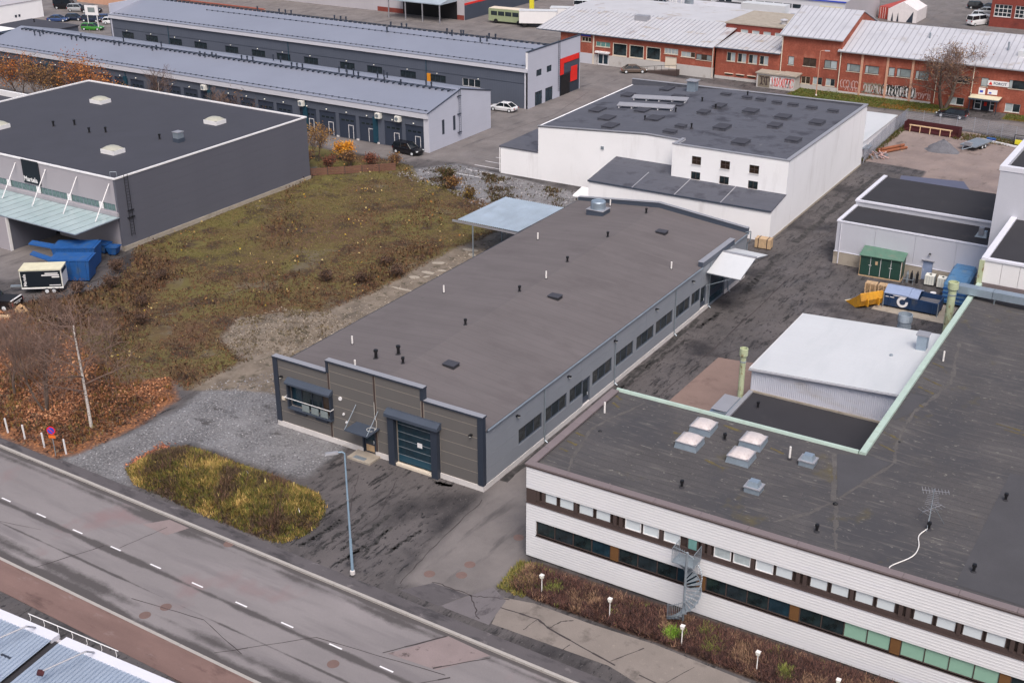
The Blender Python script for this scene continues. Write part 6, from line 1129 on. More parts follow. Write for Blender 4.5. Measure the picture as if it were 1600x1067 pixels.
for n, (x, y, l, rz) in enumerate(((-96.2, 161.8, 8, 25), (-92.5, 168.5, 8.5, 22))):
    t = thing('white_trailer', 'white box trailer parked beside the green bus' if n == 0 else 'white box trailer parked farther from the green bus', 'trailer', (x, y, 0), math.radians(rz)); q = MB(); q.box((0, 0, .9), (l, 2.6, 3.4)); q.build('box', M['white_paint'], t); B('roof', t, M['roof_white'], (-.05, -.05, 3.4), (l + .05, 2.65, 3.5)); B('chassis', t, M['black'], (.3, .4, .55), (l - .3, 2.2, .89))
    for xx in (1.2, l - 1.2): q = MB(); q.tube((xx, .0, .45), (xx, 2.6, .45), .45, .45, 12); q.build('axle_wheel', M['rubber'], t)
YS = thing('yellow_sign', 'yellow sign box on a post in the truck yard', 'sign', (-103, 178.4, 0)); B('panel', YS, M['yellow'], (-.5, -.2, .6), (.5, .2, 3.6)); B('post', YS, M['galv'], (-.08, -.08, 0), (.08, .08, .6))
PY = thing('lattice_mast', 'white lattice mast on the brick works roof line', 'mast', (-65, 170, 0)); q = MB()
for dx, dy in ((0, 0), (2.6, 0), (2.6, 2.6), (0, 2.6)): q.tube((dx, dy, 0), (dx, dy, 14), .12, .1, 5)
for k in range(5):
    for (a, b) in (((0, 0), (2.6, 0)), ((2.6, 0), (2.6, 2.6)), ((2.6, 2.6), (0, 2.6)), ((0, 2.6), (0, 0))): q.tube((a[0], a[1], k * 2.8), (b[0], b[1], k * 2.8 + 2.8), .07, .07, 4); q.tube((b[0], b[1], k * 2.8), (a[0], a[1], k * 2.8 + 2.8), .07, .07, 4)
q.build('lattice', M['white_paint'], PY)
RB2 = thing('brick_hut', 'dark red brick hut beside the lattice mast', 'building', (-62, 171, 0)); B('wall', RB2, M['brick_dark'], (3.5, 3, 0), (11.5, 9, 6)); B('roof', RB2, M['felt_black'], (3.3, 2.8, 6), (11.7, 9.2, 6.2))
TF = thing('far_tin_roof', 'broad pale tin roof hall behind the streaked brick wing', 'building', (-66, 150.5, 0)); q = MB(); q.ext([(0, 13, 4.0), (0, 22, 7.2), (0, 32, 5.0), (0, 32, 4.8), (0, 22, 7.0), (0, 13, 3.8)], (34, 0, 0)); q.build('roof', M['roof_tin'], TF); B('wall', TF, M['corr_wall'], (0.2, 13.2, 0), (33.8, 31, 3.9)); B('plant_box', TF, M['roof_white'], (17, 18, 6.0), (26, 21, 8.2)); B('plant_box', TF, M['coping_pale'], (27, 16, 5.0), (31, 19, 6.9)); q = MB(); q.lathe([(.9, 6.4), (.9, 7.4), (1.0, 7.5), (.2, 7.9)], (5, 20), 14); q.build('roof_fan', M['galv'], TF)
# white building and dark roof top left, pale gate sign
WL = thing('white_shop', 'plain white shop building at the car park edge', 'building', (-210, 100, 0)); B('wall', WL, M['render_white'], (0, 0, 0), (15.4, 18, 3.75)); B('roof', WL, M['grey_far'], (-.1, -.1, 3.75), (15.5, 18.1, 3.9)); B('wall_vent', WL, M['charcoal'], (15.41, 10.4, .9), (15.46, 10.9, 1.4)); B('wall_vent', WL, M['charcoal'], (15.41, 11.3, .9), (15.46, 11.8, 1.4))
DR = thing('dark_roof_shed', 'low shed with plain dark flat roof beside the white shop', 'shed', (-176, 91, 0)); B('wall', DR, M['long_wall'], (0, 0, 0), (14, 9.5, 3.6)); B('roof', DR, M['felt_dark'], (-.2, -.2, 3.6), (14.2, 9.7, 3.8)); vent_pipe(DR, (4, 7, 3.8), .5, .12, M['black'])
WS = thing('white_store', 'white end wall of a store with dark fascia beside the long row', 'shed', (-171, 84.5, 0)); B('wall', WS, M['render_white'], (0, 0, 0), (5.5, 5, 4.4)); B('dark_end', WS, M['charcoal'], (5.51, -.2, 0), (9, 5, 4.6))
GS = thing('roadside_sign', 'white roadside sign panel on twin posts by the car park', 'sign', (-171.5, 112.1, 0), math.radians(20)); B('panel', GS, M['white_paint'], (-1.4, -.12, 3.2), (1.6, .12, 5.2)); B('logo_field', GS, M['glass_sky'], (-.7, -.13, 3.8), (.9, -.121, 4.8))
for x in (-1.0, 1.2): q = MB(); q.tube((x, 0, 0), (x, 0, 3.2), .1, .1, 7); q.build('post', M['white_paint'], GS)
BRF = thing('brick_lot_wall', 'pale red brick wall along the top of the car park', 'wall', (-205, 136, 0)); B('wall', BRF, M['brick_pil'], (0, 0, 0), (60, .5, 3.2)); B('cap', BRF, M['brick'], (0, -.1, 3.2), (60, .6, 3.3))
# ------------------------------------------------------------------ carport behind the hall
CP = thing('carport', 'open carport with corrugated steel roof on thin posts beside the hall', 'carport', (-29.9, 40.6, 0))
q = MB(); n = 128
for i in range(n + 1):
    x = 7.9 * i / n; z = 4.05 + .035 * (1 if (i // 2) % 2 else -1) + .004 * x; q.v += [(x, 0, z), (x, 10.0, z - .12)]
for i in range(n): q.f.append((2 * i, 2 * i + 2, 2 * i + 3, 2 * i + 1)); q.mi.append(0)
q.build('roof_sheet', M['corr_steel'], CP)
for y in (.05, 4.9, 9.9): B('beam', CP, M['coping_pale'] if y < 1 else M['timber'], (-.6 if y < 1 else 0, y - .05, 3.72 - y * .012), (8.0, y + .05, 3.94 - y * .012))
for x, y in ((2.1, .05), (2.1, 6.0), (7.6, .05), (7.6, 9.9), (2.1, 9.9)): B('post', CP, M['galv'], (x - .06, y - .06, 0), (x + .06, y + .06, 3.72 - y * .012))
B('side_beam', CP, M['coping_pale'], (7.9, .06, 3.7), (8.0, 9.8, 3.85))
# ------------------------------------------------------------------ corrugated roof with floodlights at the street corner
KR = thing('kiosk_roof_building', 'low building with pale corrugated roof, white edge and rooftop floodlights', 'building', (-6.6, -31.7, 0), math.radians(3.2))
def corr_roof(name, x0, x1, ya, za, yb, zb):
    q = MB(); step = .055; n = int((x1 - x0) / step)
    for i in range(n + 1):
        x = x0 + i * step; z = .03 * math.cos(2 * math.pi * i / 5); q.v += [(x, ya, za + z), (x, yb, zb + z)]
    for i in range(n): q.f.append((2 * i, 2 * i + 2, 2 * i + 3, 2 * i + 1)); q.mi.append(0)
    return q.build(name, M['corr_light'], KR)
corr_roof('roof_sheet', -14, -.7, -14, 3.9, -.55, 5.0); corr_roof('roof_sheet', -.2, 30, -14, 3.9, -.55, 5.0)
q = MB(); q.hexa([(-.9, -14, 3.6), (.1, -14, 3.6), (.1, -.4, 4.7), (-.9, -.4, 4.7), (-.9, -14, 3.7), (.1, -14, 3.7), (.1, -.4, 4.8), (-.9, -.4, 4.8)]); q.build('valley', M['felt_black'], KR)
for a, b in ((-14, -.75), (-.2, 30)): B('edge_cap', KR, M['ware_trim'], (a, -.6, 4.75), (b, .0, 5.04))
B('wall', KR, M['grey_far'], (-14, -14, 0), (30, -.3, 3.6)); B('front_wall', KR, M['grey_far'], (-14, -.3, 0), (30, -.1, 4.75))
for i, x in enumerate((-2.2, 2.3)):
    q = MB(); q.path([(x - .1, -.3, 5.1), (x + .15, -1.0, 5.75), (x - .8, -3.1, 5.6)], .05, 7); f = q.build('floodlight_arm', M['coping_pale'], KR); q = MB(); q.tube((x - .8, -3.1, 5.45), (x - .95, -3.3, 5.6), .17, .17, 12); q.build('floodlight_head', M['dark_red'], f)
for (x, y) in ((-2.4, -2.6), (2.1, -2.9), (-5.8, -4)): B('roof_bracket', KR, M['charcoal'], (x, y - .06, 4.98 + y * .082), (x + .75, y + .06, 5.08 + y * .082))
q = MB(); q.path([(-3.5, .3, 5.22), (3.4, .3, 5.22)], .028, 6)
for i in range(7): q.path([(-3.4 + i * 1.1, .3, 5.22), (-3.3 + i * 1.1, .25, 4.9), (-3.1 + i * 1.1, -.1, 4.85)], .014, 5)
q.build('snow_rail', M['white_paint'], KR)
# ------------------------------------------------------------------ signs and posts at the corner of the leaf slope
NP = thing('no_parking_sign', 'round blue and red no parking sign with orange plate on a post', 'road sign', (-31.4, -13.15, 0), math.radians(25)); q = MB(); q.tube((0, 0, 0), (0, 0, 2.6), .035, .035, 7); q.build('post', M['galv'], NP)
q = MB(); q.tube((0, -.045, 2.3), (0, -.075, 2.3), .36, .36, 24); q.build('rim', M['red_sign'], NP); q = MB(); q.tube((0, -.0751, 2.3), (0, -.082, 2.3), .28, .28, 24); q.build('disc', M['sign_blue'], NP); q = MB(Matrix.Translation((0, -.0825, 2.3)) @ Matrix.Rotation(math.radians(45), 4, 'Y')); q.box((-.28, -.006, -.035), (.28, 0, .035)); q.build('bar', M['red_sign'], NP); B('plate', NP, M['sign_orange'], (-.28, -.07, 1.62), (.28, -.045, 1.88))
for n, (x, y, tl) in enumerate(((-37.7, -12.7, -.08), (-35.6, -12.7, -.05), (-33.2, -12.75, -.06), (-30.9, -12.55, -.04))):
    o = B('marker_post', None, M['white_paint'], (x - .05, y - .05, -.1), (x + .05, y + .05, 1.35)); o.rotation_euler = (0, tl, 0); tag(o, ('white marker post farthest from the round sign on the leafy slope', 'white marker post second farthest from the round sign on the leafy slope', 'white marker post beside the round sign, on the leafy side', 'white marker post on the driveway side of the round sign')[n], 'post', 'white marker posts on the leaf slope')
# ------------------------------------------------------------------ skips, trailer and pickup at the showroom
def skip_box(lab, p, rz, l, w, h, m, lid=True):
    t = thing('waste_container', lab, 'container', p, rz); q = MB(); q.hexa([(.25, .1, .15), (l - .25, .1, .15), (l - .25, w - .1, .15), (.25, w - .1, .15), (0, 0, h), (l, 0, h), (l, w, h), (0, w, h)]); q.build('body', m, t)
    n = int(l / .75)
    for i in range(n):
        x = .45 + i * (l - .9) / max(1, n - 1); q = MB(); q.hexa([(x - .06, .02, .2), (x + .06, .02, .2), (x + .06, .12, .2), (x - .06, .12, .2), (x - .06, -.08, h - .05), (x + .06, -.08, h - .05), (x + .06, .02, h - .05), (x - .06, .02, h - .05)]); q.build('rib', m, t)
    B('rim', t, m, (-.06, -.06, h), (l + .06, w + .06, h + .08)); 
    for x in (.3, l - .6): B('skid', t, M['black'], (x, .2, 0), (x + .3, w - .2, .15))
    if lid: B('lid', t, m, (.02, .04, h + .081), (l * .96, w - .04, h + .14))
    return t
k1_ = skip_box('big blue waste container nearest the black trailer', (-61.6, 11.2, 0), math.radians(32), 4.2, 2.4, 2.35, M['blue_steel'])
k2_ = skip_box('big blue waste container with raised lid flaps under the glass canopy', (-64.2, 13.7, 0), math.radians(32), 4.6, 2.5, 2.45, M['blue_steel'])
q = MB(); q.hexa([(-2.4, .1, 2.9), (-.05, .1, 2.45), (-.05, 1.3, 2.45), (-2.4, 1.3, 2.9), (-2.4, .1, 3.0), (-.05, .1, 2.55), (-.05, 1.3, 2.55), (-2.4, 1.3, 3.0)]); q.build('flap', M['blue_steel'], k2_)
q = MB(); q.hexa([(-1.9, .2, 3.0), (-.07, .2, 2.3), (-.07, 1.2, 2.3), (-1.9, 1.2, 3.0), (-1.9, .2, 3.1), (-.07, .2, 2.4), (-.07, 1.2, 2.4), (-1.9, 1.2, 3.1)]); q.build('flap', M['blue_steel'], k1_)
skip_box('small blue waste bin tucked against the charcoal corner', (-64.9, 19.6, 0), math.radians(8), 1.8, 1.2, 1.1, M['blue_steel']); skip_box('small blue waste bin beside the ladder foot', (-62.9, 19.7, 0), math.radians(20), 1.3, 1.1, .95, M['blue_steel'])
for i, (x, y, s) in enumerate(((-65.6, 18.5, .55), (-65.0, 18.3, .5), (-64.5, 18.2, .6), (-66.2, 18.7, .45))):
    t = thing('carton', ('cardboard carton heap piece behind the blue containers, next to the bins', 'white carton behind the blue containers, in the middle of the heap', 'pale carton behind the blue containers, closest to the small bins', 'brown carton behind the blue containers, closest to the dock')[i], 'carton', (x, y, 0), R.uniform(0, 1), 'cartons behind the blue containers'); B('box', t, M['timber'] if i % 2 else M['white_paint'], (-s / 2, -s / 2, 0), (s / 2, s / 2, s * 1.5)); B('flap', t, M['wood_pale'], (-s / 2, -s / 2, s * 1.5), (0, s / 2, s * 1.5 + .03))
def wheel(parent, x, y, r, w=.22, z=None, side=-1):
    z = r if z is None else z; q = MB(); q.tube((x, y, z), (x, y + side * w, z), r, r, 18); o = q.build('wheel', M['rubber'], parent)
    q = MB(); q.tube((x, y + side * w, z), (x, y + side * (w + .015), z), r * .62, r * .55, 14); q.build('rim', M['chrome'], o)
BTR = thing('box_trailer', 'black and white box trailer with white lettering beside the blue containers', 'trailer', (-61.35, 7.35, 0), math.radians(37))
q = MB(); q.box((0, 0, .65), (4.15, 2.1, 2.6)); q.build('box', M['container_white'], BTR); B('roof', BTR, M['mart_yellow'], (-.05, -.05, 2.6), (4.2, 2.15, 2.68)); pn = B('side_panel', BTR, M['sign_black'], (.08, -.03, .78), (4.07, -.001, 2.52)); B('rear_panel', BTR, M['white_paint'], (4.151, .05, .7), (4.18, 2.05, 2.55)); B('rear_window', BTR, M['sign_black'], (4.181, .1, 2.1), (4.19, 1.9, 2.5)); B('chassis', BTR, M['galv'], (-1.4, .9, .5), (4.1, 1.2, .649)); B('sill_rail', BTR, M['white_paint'], (0, -.05, .6), (4.2, .0, .7))
for x in (2.5, 3.2): wheel(BTR, x, .1, .33)
text('lettering', 'Martela', .46, M['white_paint'], pn, Matrix.Translation((-1.5, -.017, .1)) @ Matrix.Rotation(math.pi / 2, 4, 'X') @ Matrix.Rotation(math.radians(90), 4, 'Z'), .003, .95, bold=.008)
for i, (s, z, xx) in enumerate((('Tilat kuntoon.', 1.4, 1.75), ('Kalusteet ja muutot', 1.2, 1.85), ('Martela', 1.0, 1.85))):
    B('print_line', pn, M['white_paint'], (xx - (1.3, 1.75, .75)[i], -.018, z), (xx, -.0155, z + .13)) 
B('print_line', pn, M['white_paint'], (.75, -.018, .12), (1.9, -.0155, .22))
# pickup: bed with tonneau cover, cab towards the upper left
PU = thing('pickup', 'dark pickup with covered bed and white lettering on the tailgate', 'pickup', (-59.3, 4.3, 0), math.radians(200))
q = MB(); q.hexa([(-.9, -.95, .45), (4.6, -.95, .45), (4.6, .95, .45), (-.9, .95, .45), (-.9, -.95, 1.12), (4.6, -.93, 1.05), (4.6, .93, 1.05), (-.9, .95, 1.12)]); q.build('body', M['car_black'], PU)
q = MB(); q.hexa([(1.1, -.9, 1.12), (3.3, -.88, 1.08), (3.3, .88, 1.08), (1.1, .9, 1.12), (1.45, -.72, 1.75), (2.7, -.72, 1.75), (2.7, .72, 1.75), (1.45, .72, 1.75)]); q.build('cab', M['car_glass'], PU); B('cab_roof', PU, M['car_black'], (1.42, -.74, 1.75), (2.72, .74, 1.8)); B('bed_cover', PU, M['plastic_black'], (-.85, -.9, 1.12), (1.05, .9, 1.2))
tg = B('tailgate', PU, M['car_black'], (-.95, -.85, .55), (-.901, .85, 1.1)); B('lettering_strip', tg, M['white_paint'], (-.035, -.7, .36), (-.026, .7, .46)); B('lettering_strip', tg, M['white_paint'], (-.035, -.35, .2), (-.026, .35, .29))
for y in (-.95, .8): B('tail_light', PU, M['tail'], (-.94, y, .7), (-.9, y + .16, 1.05))
for x in (.1, 3.6):
    wheel(PU, x, -.75, .38); wheel(PU, x, .75, .38, side=1)
B('roof_rack', PU, M['white_paint'], (-.86, -.92, 1.201), (-.7, .92, 1.24))
PS = thing('plank_stack', 'pale planks and sand heap beside the pickup', 'planks', (-58.6, 2.2, 0), math.radians(35))
for i in range(6): B('plank', PS, M['wood_pale'], (-1.6 + .1 * i, -.6 + .2 * (i % 3), .15 * (i // 3)), (1.6 - .05 * i, -.42 + .2 * (i % 3), .12 + .15 * (i // 3)))
def heap(name, lab, cat, p, rx, ry, h, m, seed=1):
    q = MB(); n = 26; kz = 9; r = random.Random(seed)
    for k in range(kz + 1):
        for i in range(n):
            a = 2 * math.pi * i / n; rr = (1 - k / kz); rr = rr ** .8; nz_ = 1 + .18 * mnoise.noise(Vector((math.cos(a) * 1.5 + seed, math.sin(a) * 1.5, k * .35)))
            q.v.append((rx * rr * nz_ * math.cos(a), ry * rr * nz_ * math.sin(a), h * (k / kz) ** 1.1 * (1 + .12 * mnoise.noise(Vector((i * .7, k * .5, seed)))) - .05))
    for k in range(kz):
        for i in range(n): j = (i + 1) % n; q.f.append((k * n + i, k * n + j, k * n + n + j, k * n + n + i)); q.mi.append(0)
    return tag(q.build(name, m, None, p, smooth=False), lab, cat)
M['sand'] = mat('sand', (206, 170, 130), .95, .1, 2, .15, 10, .4, k=.8); M['gravel_pile'] = mat('gravel_pile', (122, 122, 130), .95, .12, 1.5, .25, 9, .6, k=.7)
heap('sand_heap', 'small heap of pale sand behind the pickup', 'heap', (-57.8, 4.4, 0.05), 1.1, .8, .8, M['sand'], 4)
# ------------------------------------------------------------------ yard things by the warehouse
GC = thing('storage_container', 'dark green four door storage container with light green roof against the warehouse', 'container', (10.15, 57.7, 0), math.radians(4)); q = MB(); q.box((0, 0, .12), (4.35, 2.0, 2.35)); q.build('body', M['green_box'], GC)
q = MB(); q.ext([(-.12, -.2, 2.3), (-.12, 2.1, 2.62), (-.12, 2.1, 2.7), (-.12, -.2, 2.38)][::-1], (4.6, 0, 0)); q.build('roof', M['green_roof'], GC); B('base_frame', GC, M['timber'], (-.05, -.04, 0), (4.4, 2.0, .12))
for i in range(4): d = B('door', GC, M['green_box'], (.1 + i * 1.06, -.04, .2), (1.12 + i * 1.06, -.001, 2.2)); B('door_bar', d, M['white_paint'], (.47, -.03, 0), (.51, -.021, 2.0)); B('handle', d, M['white_paint'], (.3, -.035, 1.1), (.65, -.021, 1.14)) if i % 2 == 0 else None
for x in (0, 4.31): B('corner_strip', GC, M['timber'], (x, -.05, .12), (x + .04, -.002, 2.3))
B('notice', GC, M['timber'], (1.6, -.06, 1.45), (1.85, -.042, 1.85))
PL = []
for n, (x, y) in enumerate(((12.3, 52.6), (13.6, 52.75))):
    t = thing('pallet_stack', 'stack of new timber pallets behind the yellow bucket' if n == 0 else 'stack of new timber pallets beside the navy skip', 'pallets', (x, y, 0), math.radians(3))
    for i in range(9):
        q = MB()
        for k in range(5): q.box((0, .0 + k * .19, .1 + .145 * i), (1.15, .13 + k * .19, .125 + .145 * i))
        for k in range(3): q.box((.0 + k * .5, 0, .0 + .145 * i), (.14 + k * .5, .9, .1 + .145 * i))
        q.build('pallet', M['timber'], t)
BK = thing('loader_bucket', 'orange yellow steel loader bucket lying on the asphalt', 'bucket', (13.2, 50.1, 0), math.radians(-38)); q = MB()
pr = [(-1.3, .06), (.3, 0), (.85, .3), (1.1, .95), (.85, 1.6)]
for i in range(len(pr) - 1):
    (a, b), (c, d) = pr[i], pr[i + 1]; q.hexa([(a, -1.3, b), (c, -1.3, d), (c, 1.3, d), (a, 1.3, b), (a - .05, -1.3, b + .07), (c - .05, -1.3, d + .07), (c - .05, 1.3, d + .07), (a - .05, 1.3, b + .07)])
q.build('shell', M['amber'], BK)
for y in (-1.34, 1.3): q = MB(); q.ext([(-1.3, y, .05), (.3, y, 0), (.85, y, .3), (1.1, y, .95), (.85, y, 1.65), (.2, y, 1.1)], (0, .04, 0)); q.build('side_plate', M['amber'], BK)
B('cutting_edge', BK, M['mart_yellow'], (-1.6, -1.3, .02), (-1.3, 1.3, .07))
for y in (-.7, .6): B('lug', BK, M['amber'], (1.0, y, .35), (1.35, y + .12, 1.1))
struct(B('skip_slab', None, M['concrete'], (14.1, 49.3, 0), (21.4, 54.0, .03)))
SK = thing('roll_skip', 'long navy skip with grey sheet cover, open end and white ring logo', 'skip', (14.9, 50.5, .03), math.radians(1.5)); L_ = 5.3
q = MB()
q.hexa([(0, 0, .2), (L_, 0, .2), (L_, .08, .2), (0, .08, .2), (0, -.1, 1.55), (L_, -.1, 1.35), (L_, 0, 1.35), (0, 0, 1.55)]); q.hexa([(0, 2.2, .2), (L_, 2.2, .2), (L_, 2.3, .2), (0, 2.3, .2), (0, 2.3, 1.55), (L_, 2.3, 1.35), (L_, 2.4, 1.35), (0, 2.4, 1.55)]); q.box((0, 0, .2), (L_, 2.3, .28)); q.box((0, -.05, .2), (.1, 2.35, 1.55)); q.box((L_ - .1, -.05, .2), (L_, 2.35, 1.32)); q.build('body', M['navy'], SK)
q = MB(); q.ext([(-.02, -.15, 1.5), (-.02, 1.1, 1.95), (-.02, 2.45, 1.5), (-.02, 2.45, 1.6), (-.02, 1.1, 2.05), (-.02, -.15, 1.6)][::-1], (2.4, 0, 0)); q.build('cover', M['skip_grey'], SK); q = MB(); q.ext([(2.4, -.15, 1.46), (2.4, 1.1, 1.91), (2.4, 2.45, 1.46), (2.4, 2.45, 1.56), (2.4, 1.1, 2.0), (2.4, -.15, 1.56)][::-1], (.9, 0, -.04)); q.build('cover', M['skip_grey'], SK)
B('rubble', SK, M['gravel_pile'], (3.2, .15, .28), (L_ - .15, 2.15, .95))
for x in (0, L_): q = MB(); q.tube((x, -.16, .0), (x, -.16, 1.4), .06, .06, 6); q.build('leg', M['galv'], SK)
for x in (.5, 2.6, 4.7): B('rib', SK, M['navy'], (x, -.17, .25), (x + .08, -.06, 1.42))
for y in (.4, 1.8): B('runner', SK, M['black'], (0, y, 0), (L_, y + .12, .2))
q = MB(); nn = 22; ring = [math.radians(60 + 310 * i / nn) for i in range(nn + 1)]
for a, b in zip(ring[:-1], ring[1:]): q.face([(1.85 + .3 * math.cos(a), -.105, .85 + .3 * math.sin(a)), (1.85 + .55 * math.cos(a), -.105, .85 + .55 * math.sin(a)), (1.85 + .55 * math.cos(b), -.105, .85 + .55 * math.sin(b)), (1.85 + .3 * math.cos(b), -.105, .85 + .3 * math.sin(b))])
q.build('logo_ring', M['white_paint'], SK); B('logo_strip', SK, M['white_paint'], (.9, -.13, 1.38), (2.2, -.108, 1.46)); B('logo_strip', SK, M['white_paint'], (.15, -.11, 1.15), (1.0, -.101, 1.23))
BC = thing('waste_compactor', 'bright blue lidded container between the skip and the pale tall hall', 'container', (19.7, 54.2, 0), math.radians(3)); q = MB(); q.box((0, 0, .2), (2.15, 6.3, 2.2)); q.build('body', M['blue_light'], BC); 
for i in range(3): q = MB(); q.hexa([(-.08, .05 + i * 2.1, 2.2), (2.23, .05 + i * 2.1, 2.2), (2.23, 2.1 + i * 2.1, 2.2), (-.08, 2.1 + i * 2.1, 2.2), (.15, .15 + i * 2.1, 2.5), (2.0, .15 + i * 2.1, 2.5), (2.0, 2.0 + i * 2.1, 2.5), (.15, 2.0 + i * 2.1, 2.5)]); q.build('lid', M['blue_light'], BC)
for i in range(4): B('rib', BC, M['blue_steel'], (-.06, -.06, .35 + i * .45), (2.2, -.001, .5 + i * .45))
B('skid', BC, M['black'], (.2, .2, 0), (1.9, 6.1, .2))
for n, (x, y) in enumerate(((17.3, 58.9), (18.6, 58.8))):
    t = thing('bulk_tank', 'white caged bulk tank by the warehouse door' if n == 0 else 'white caged bulk tank close to the blue lidded container', 'tank', (x, y, 0), math.radians(4)); B('pallet', t, M['black'], (-.5, -.5, 0), (.5, .5, .14)); q = MB(); q.box((-.48, -.48, .14), (.48, .48, 1.12)); q.build('tank', M['container_white'], t); q = MB()
    for k in range(5):
        for s_ in (-.5, .5): q.tube((-.5 + k * .25, s_, .14), (-.5 + k * .25, s_, 1.1), .015, .015, 4); q.tube((s_, -.5 + k * .25, .14), (s_, -.5 + k * .25, 1.1), .015, .015, 4)
    q.build('cage', M['galv'], t); q = MB(); q.tube((0, 0, 1.12), (0, 0, 1.18), .12, .12, 10); q.build('cap', M['black'], t)
for n, (x, y) in enumerate(((18.7, 54.6), (19.3, 54.0))):
    t = thing('drum', 'white topped drum behind the skip, farther from the blue container' if n == 0 else 'white topped drum touching the blue lidded container', 'drum', (x, y, 0)); q = MB(); q.tube((0, 0, 0), (0, 0, .85), .29, .29, 16); q.build('body', M['container_white'], t); q = MB(); q.tube((0, 0, .85), (0, 0, .9), .3, .3, 16); q.build('lid', M['white_paint'], t)
GR = thing('gas_rack', 'metal rack with gas bottles beside the green container', 'rack', (15.3, 58.3, 0)); q = MB()
for x in (-.5, .5):
    for y in (-.4, .4): q.tube((x, y, 0), (x, y, 1.1), .03, .03, 5)
q.path([(-.5, -.4, .5), (.5, -.4, .5), (.5, .4, .5), (-.5, .4, .5), (-.5, -.4, .5)], .03, 5); q.build('frame', M['galv'], GR)
for x, y, m in ((-.2, 0, 'galv'), (.2, .1, 'plastic_black'), (.75, .3, 'plastic_black')): q = MB(); q.lathe([(.14, 0), (.14, 1.0), (.06, 1.2), (.05, 1.35)], (x, y), 10); q.build('bottle', M[m], GR)
PC = thing('pallet_crate', 'strapped timber crate on the ground between the hall and the white lean-to', 'crate', (-1.55, 60.3, 0), math.radians(3)); B('crate', PC, M['timber'], (-.9, -.5, .12), (.9, .5, 1.2)); B('skid', PC, M['brown_trim'], (-.9, -.45, 0), (.9, .45, .12))
for x in (-.55, .45): B('strap', PC, M['brown_trim'], (x, -.52, .11), (x + .1, .52, 1.22))
# storage yard
heap('gravel_heap', 'low heap of grey gravel on the pink sand yard', 'heap', (5.4, 111.3, 0), 2.6, 1.6, 1.7, M['gravel_pile'], 9)
FT = thing('flat_trailer', 'flat grey trailer parked on the sand yard next to the gravel heap', 'trailer', (9.0, 115.6, 0), math.radians(-105)); q = MB(); q.hexa([(-2.6, -1.2, .6), (2.4, -1.2, .6), (2.4, 1.2, .6), (-2.6, 1.2, .6), (-2.6, -1.2, .75), (2.4, -1.2, .75), (2.4, 1.2, .75), (-2.6, 1.2, .75)]); q.build('deck', M['galv'], FT); q = MB(); q.path([(2.4, -.6, .6), (4.0, 0, .45), (2.4, .6, .6)], .06, 5); q.build('drawbar', M['galv'], FT); B('winch', FT, M['coping_pale'], (2.0, -.5, .75), (2.5, .5, 1.2))
for x in (-.6, .3):
    wheel(FT, x, -1.0, .33); wheel(FT, x, 1.0, .33, side=1)
PB = thing('pipe_stack', 'rusty orange pipes lying on the ground by the fence', 'pipes', (-.5, 107.2, 0), math.radians(62))
for i, (y, z) in enumerate(((0, .22), (.45, .22), (.22, .6), (1.1, .22))): q = MB(); q.tube((-2.6 + .3 * i, y, z), (2.8 - .2 * i, y, z), .21, .21, 10); q.build('pipe', M['rust_pipe'], PB)
for x in (-1.5, 1.5): B('bearer', PB, M['timber'], (x, -.4, -.01), (x + .2, 1.5, .02))
SC = thing('scrap_pile', 'heap of pale twisted scrap at the fence corner', 'scrap', (-1.6, 103.2, 0)); 
for i in range(16): q = MB(Matrix.Translation((R.uniform(-1.2, 1.2), R.uniform(-1.5, 1.5), R.uniform(.1, .5))) @ Matrix.Rotation(R.uniform(0, 6), 4, 'Z') @ Matrix.Rotation(R.uniform(-.5, .5), 4, 'Y')); q.box((-.6, -.06, -.06), (.6, .06, .06)); q.build('piece', R.choice((M['graf_pink'], M['coping_pale'], M['galv'])), SC)
RK = thing('steel_rack', 'dark red open steel rack standing by the yard fence', 'rack', (-2.4, 119.6, 0), math.radians(-4)); B('back', RK, M['dark_red'], (0, 1.2, .1), (8.2, 1.3, 1.5)); B('deck', RK, M['dark_red'], (0, 0, .1), (8.2, 1.2, .25)); B('front_beam', RK, M['wood_pale'], (.8, -.05, .95), (7.2, .1, 1.1))
for i in range(5): B('post', RK, M['wood_pale'], (.9 + i * 1.5, -.04, 0), (1.02 + i * 1.5, .08, .95))
for x in (0, 8.1): B('end_frame', RK, M['dark_red'], (x, .0, .25), (x + .1, 1.2, 1.4))
TP = thing('covered_platform', 'flat grey blue sheet roof of a low lean-to behind the warehouse', 'shed', (6.9, 82.8, 0), math.radians(10)); q = MB(); q.hexa([(0, 0, 2.9), (8.4, 0, 2.9), (7.4, 3.4, 3.0), (.0, 3.2, 3.0), (0, 0, 2.98), (8.4, 0, 2.98), (7.4, 3.4, 3.08), (.0, 3.2, 3.08)]); q.build('sheet', M['tarp'], TP)
for x, y in ((.2, .2), (8.0, .2), (.2, 3.0), (7.1, 3.1)): B('post', TP, M['galv'], (x, y, 0), (x + .1, y + .1, 2.9))
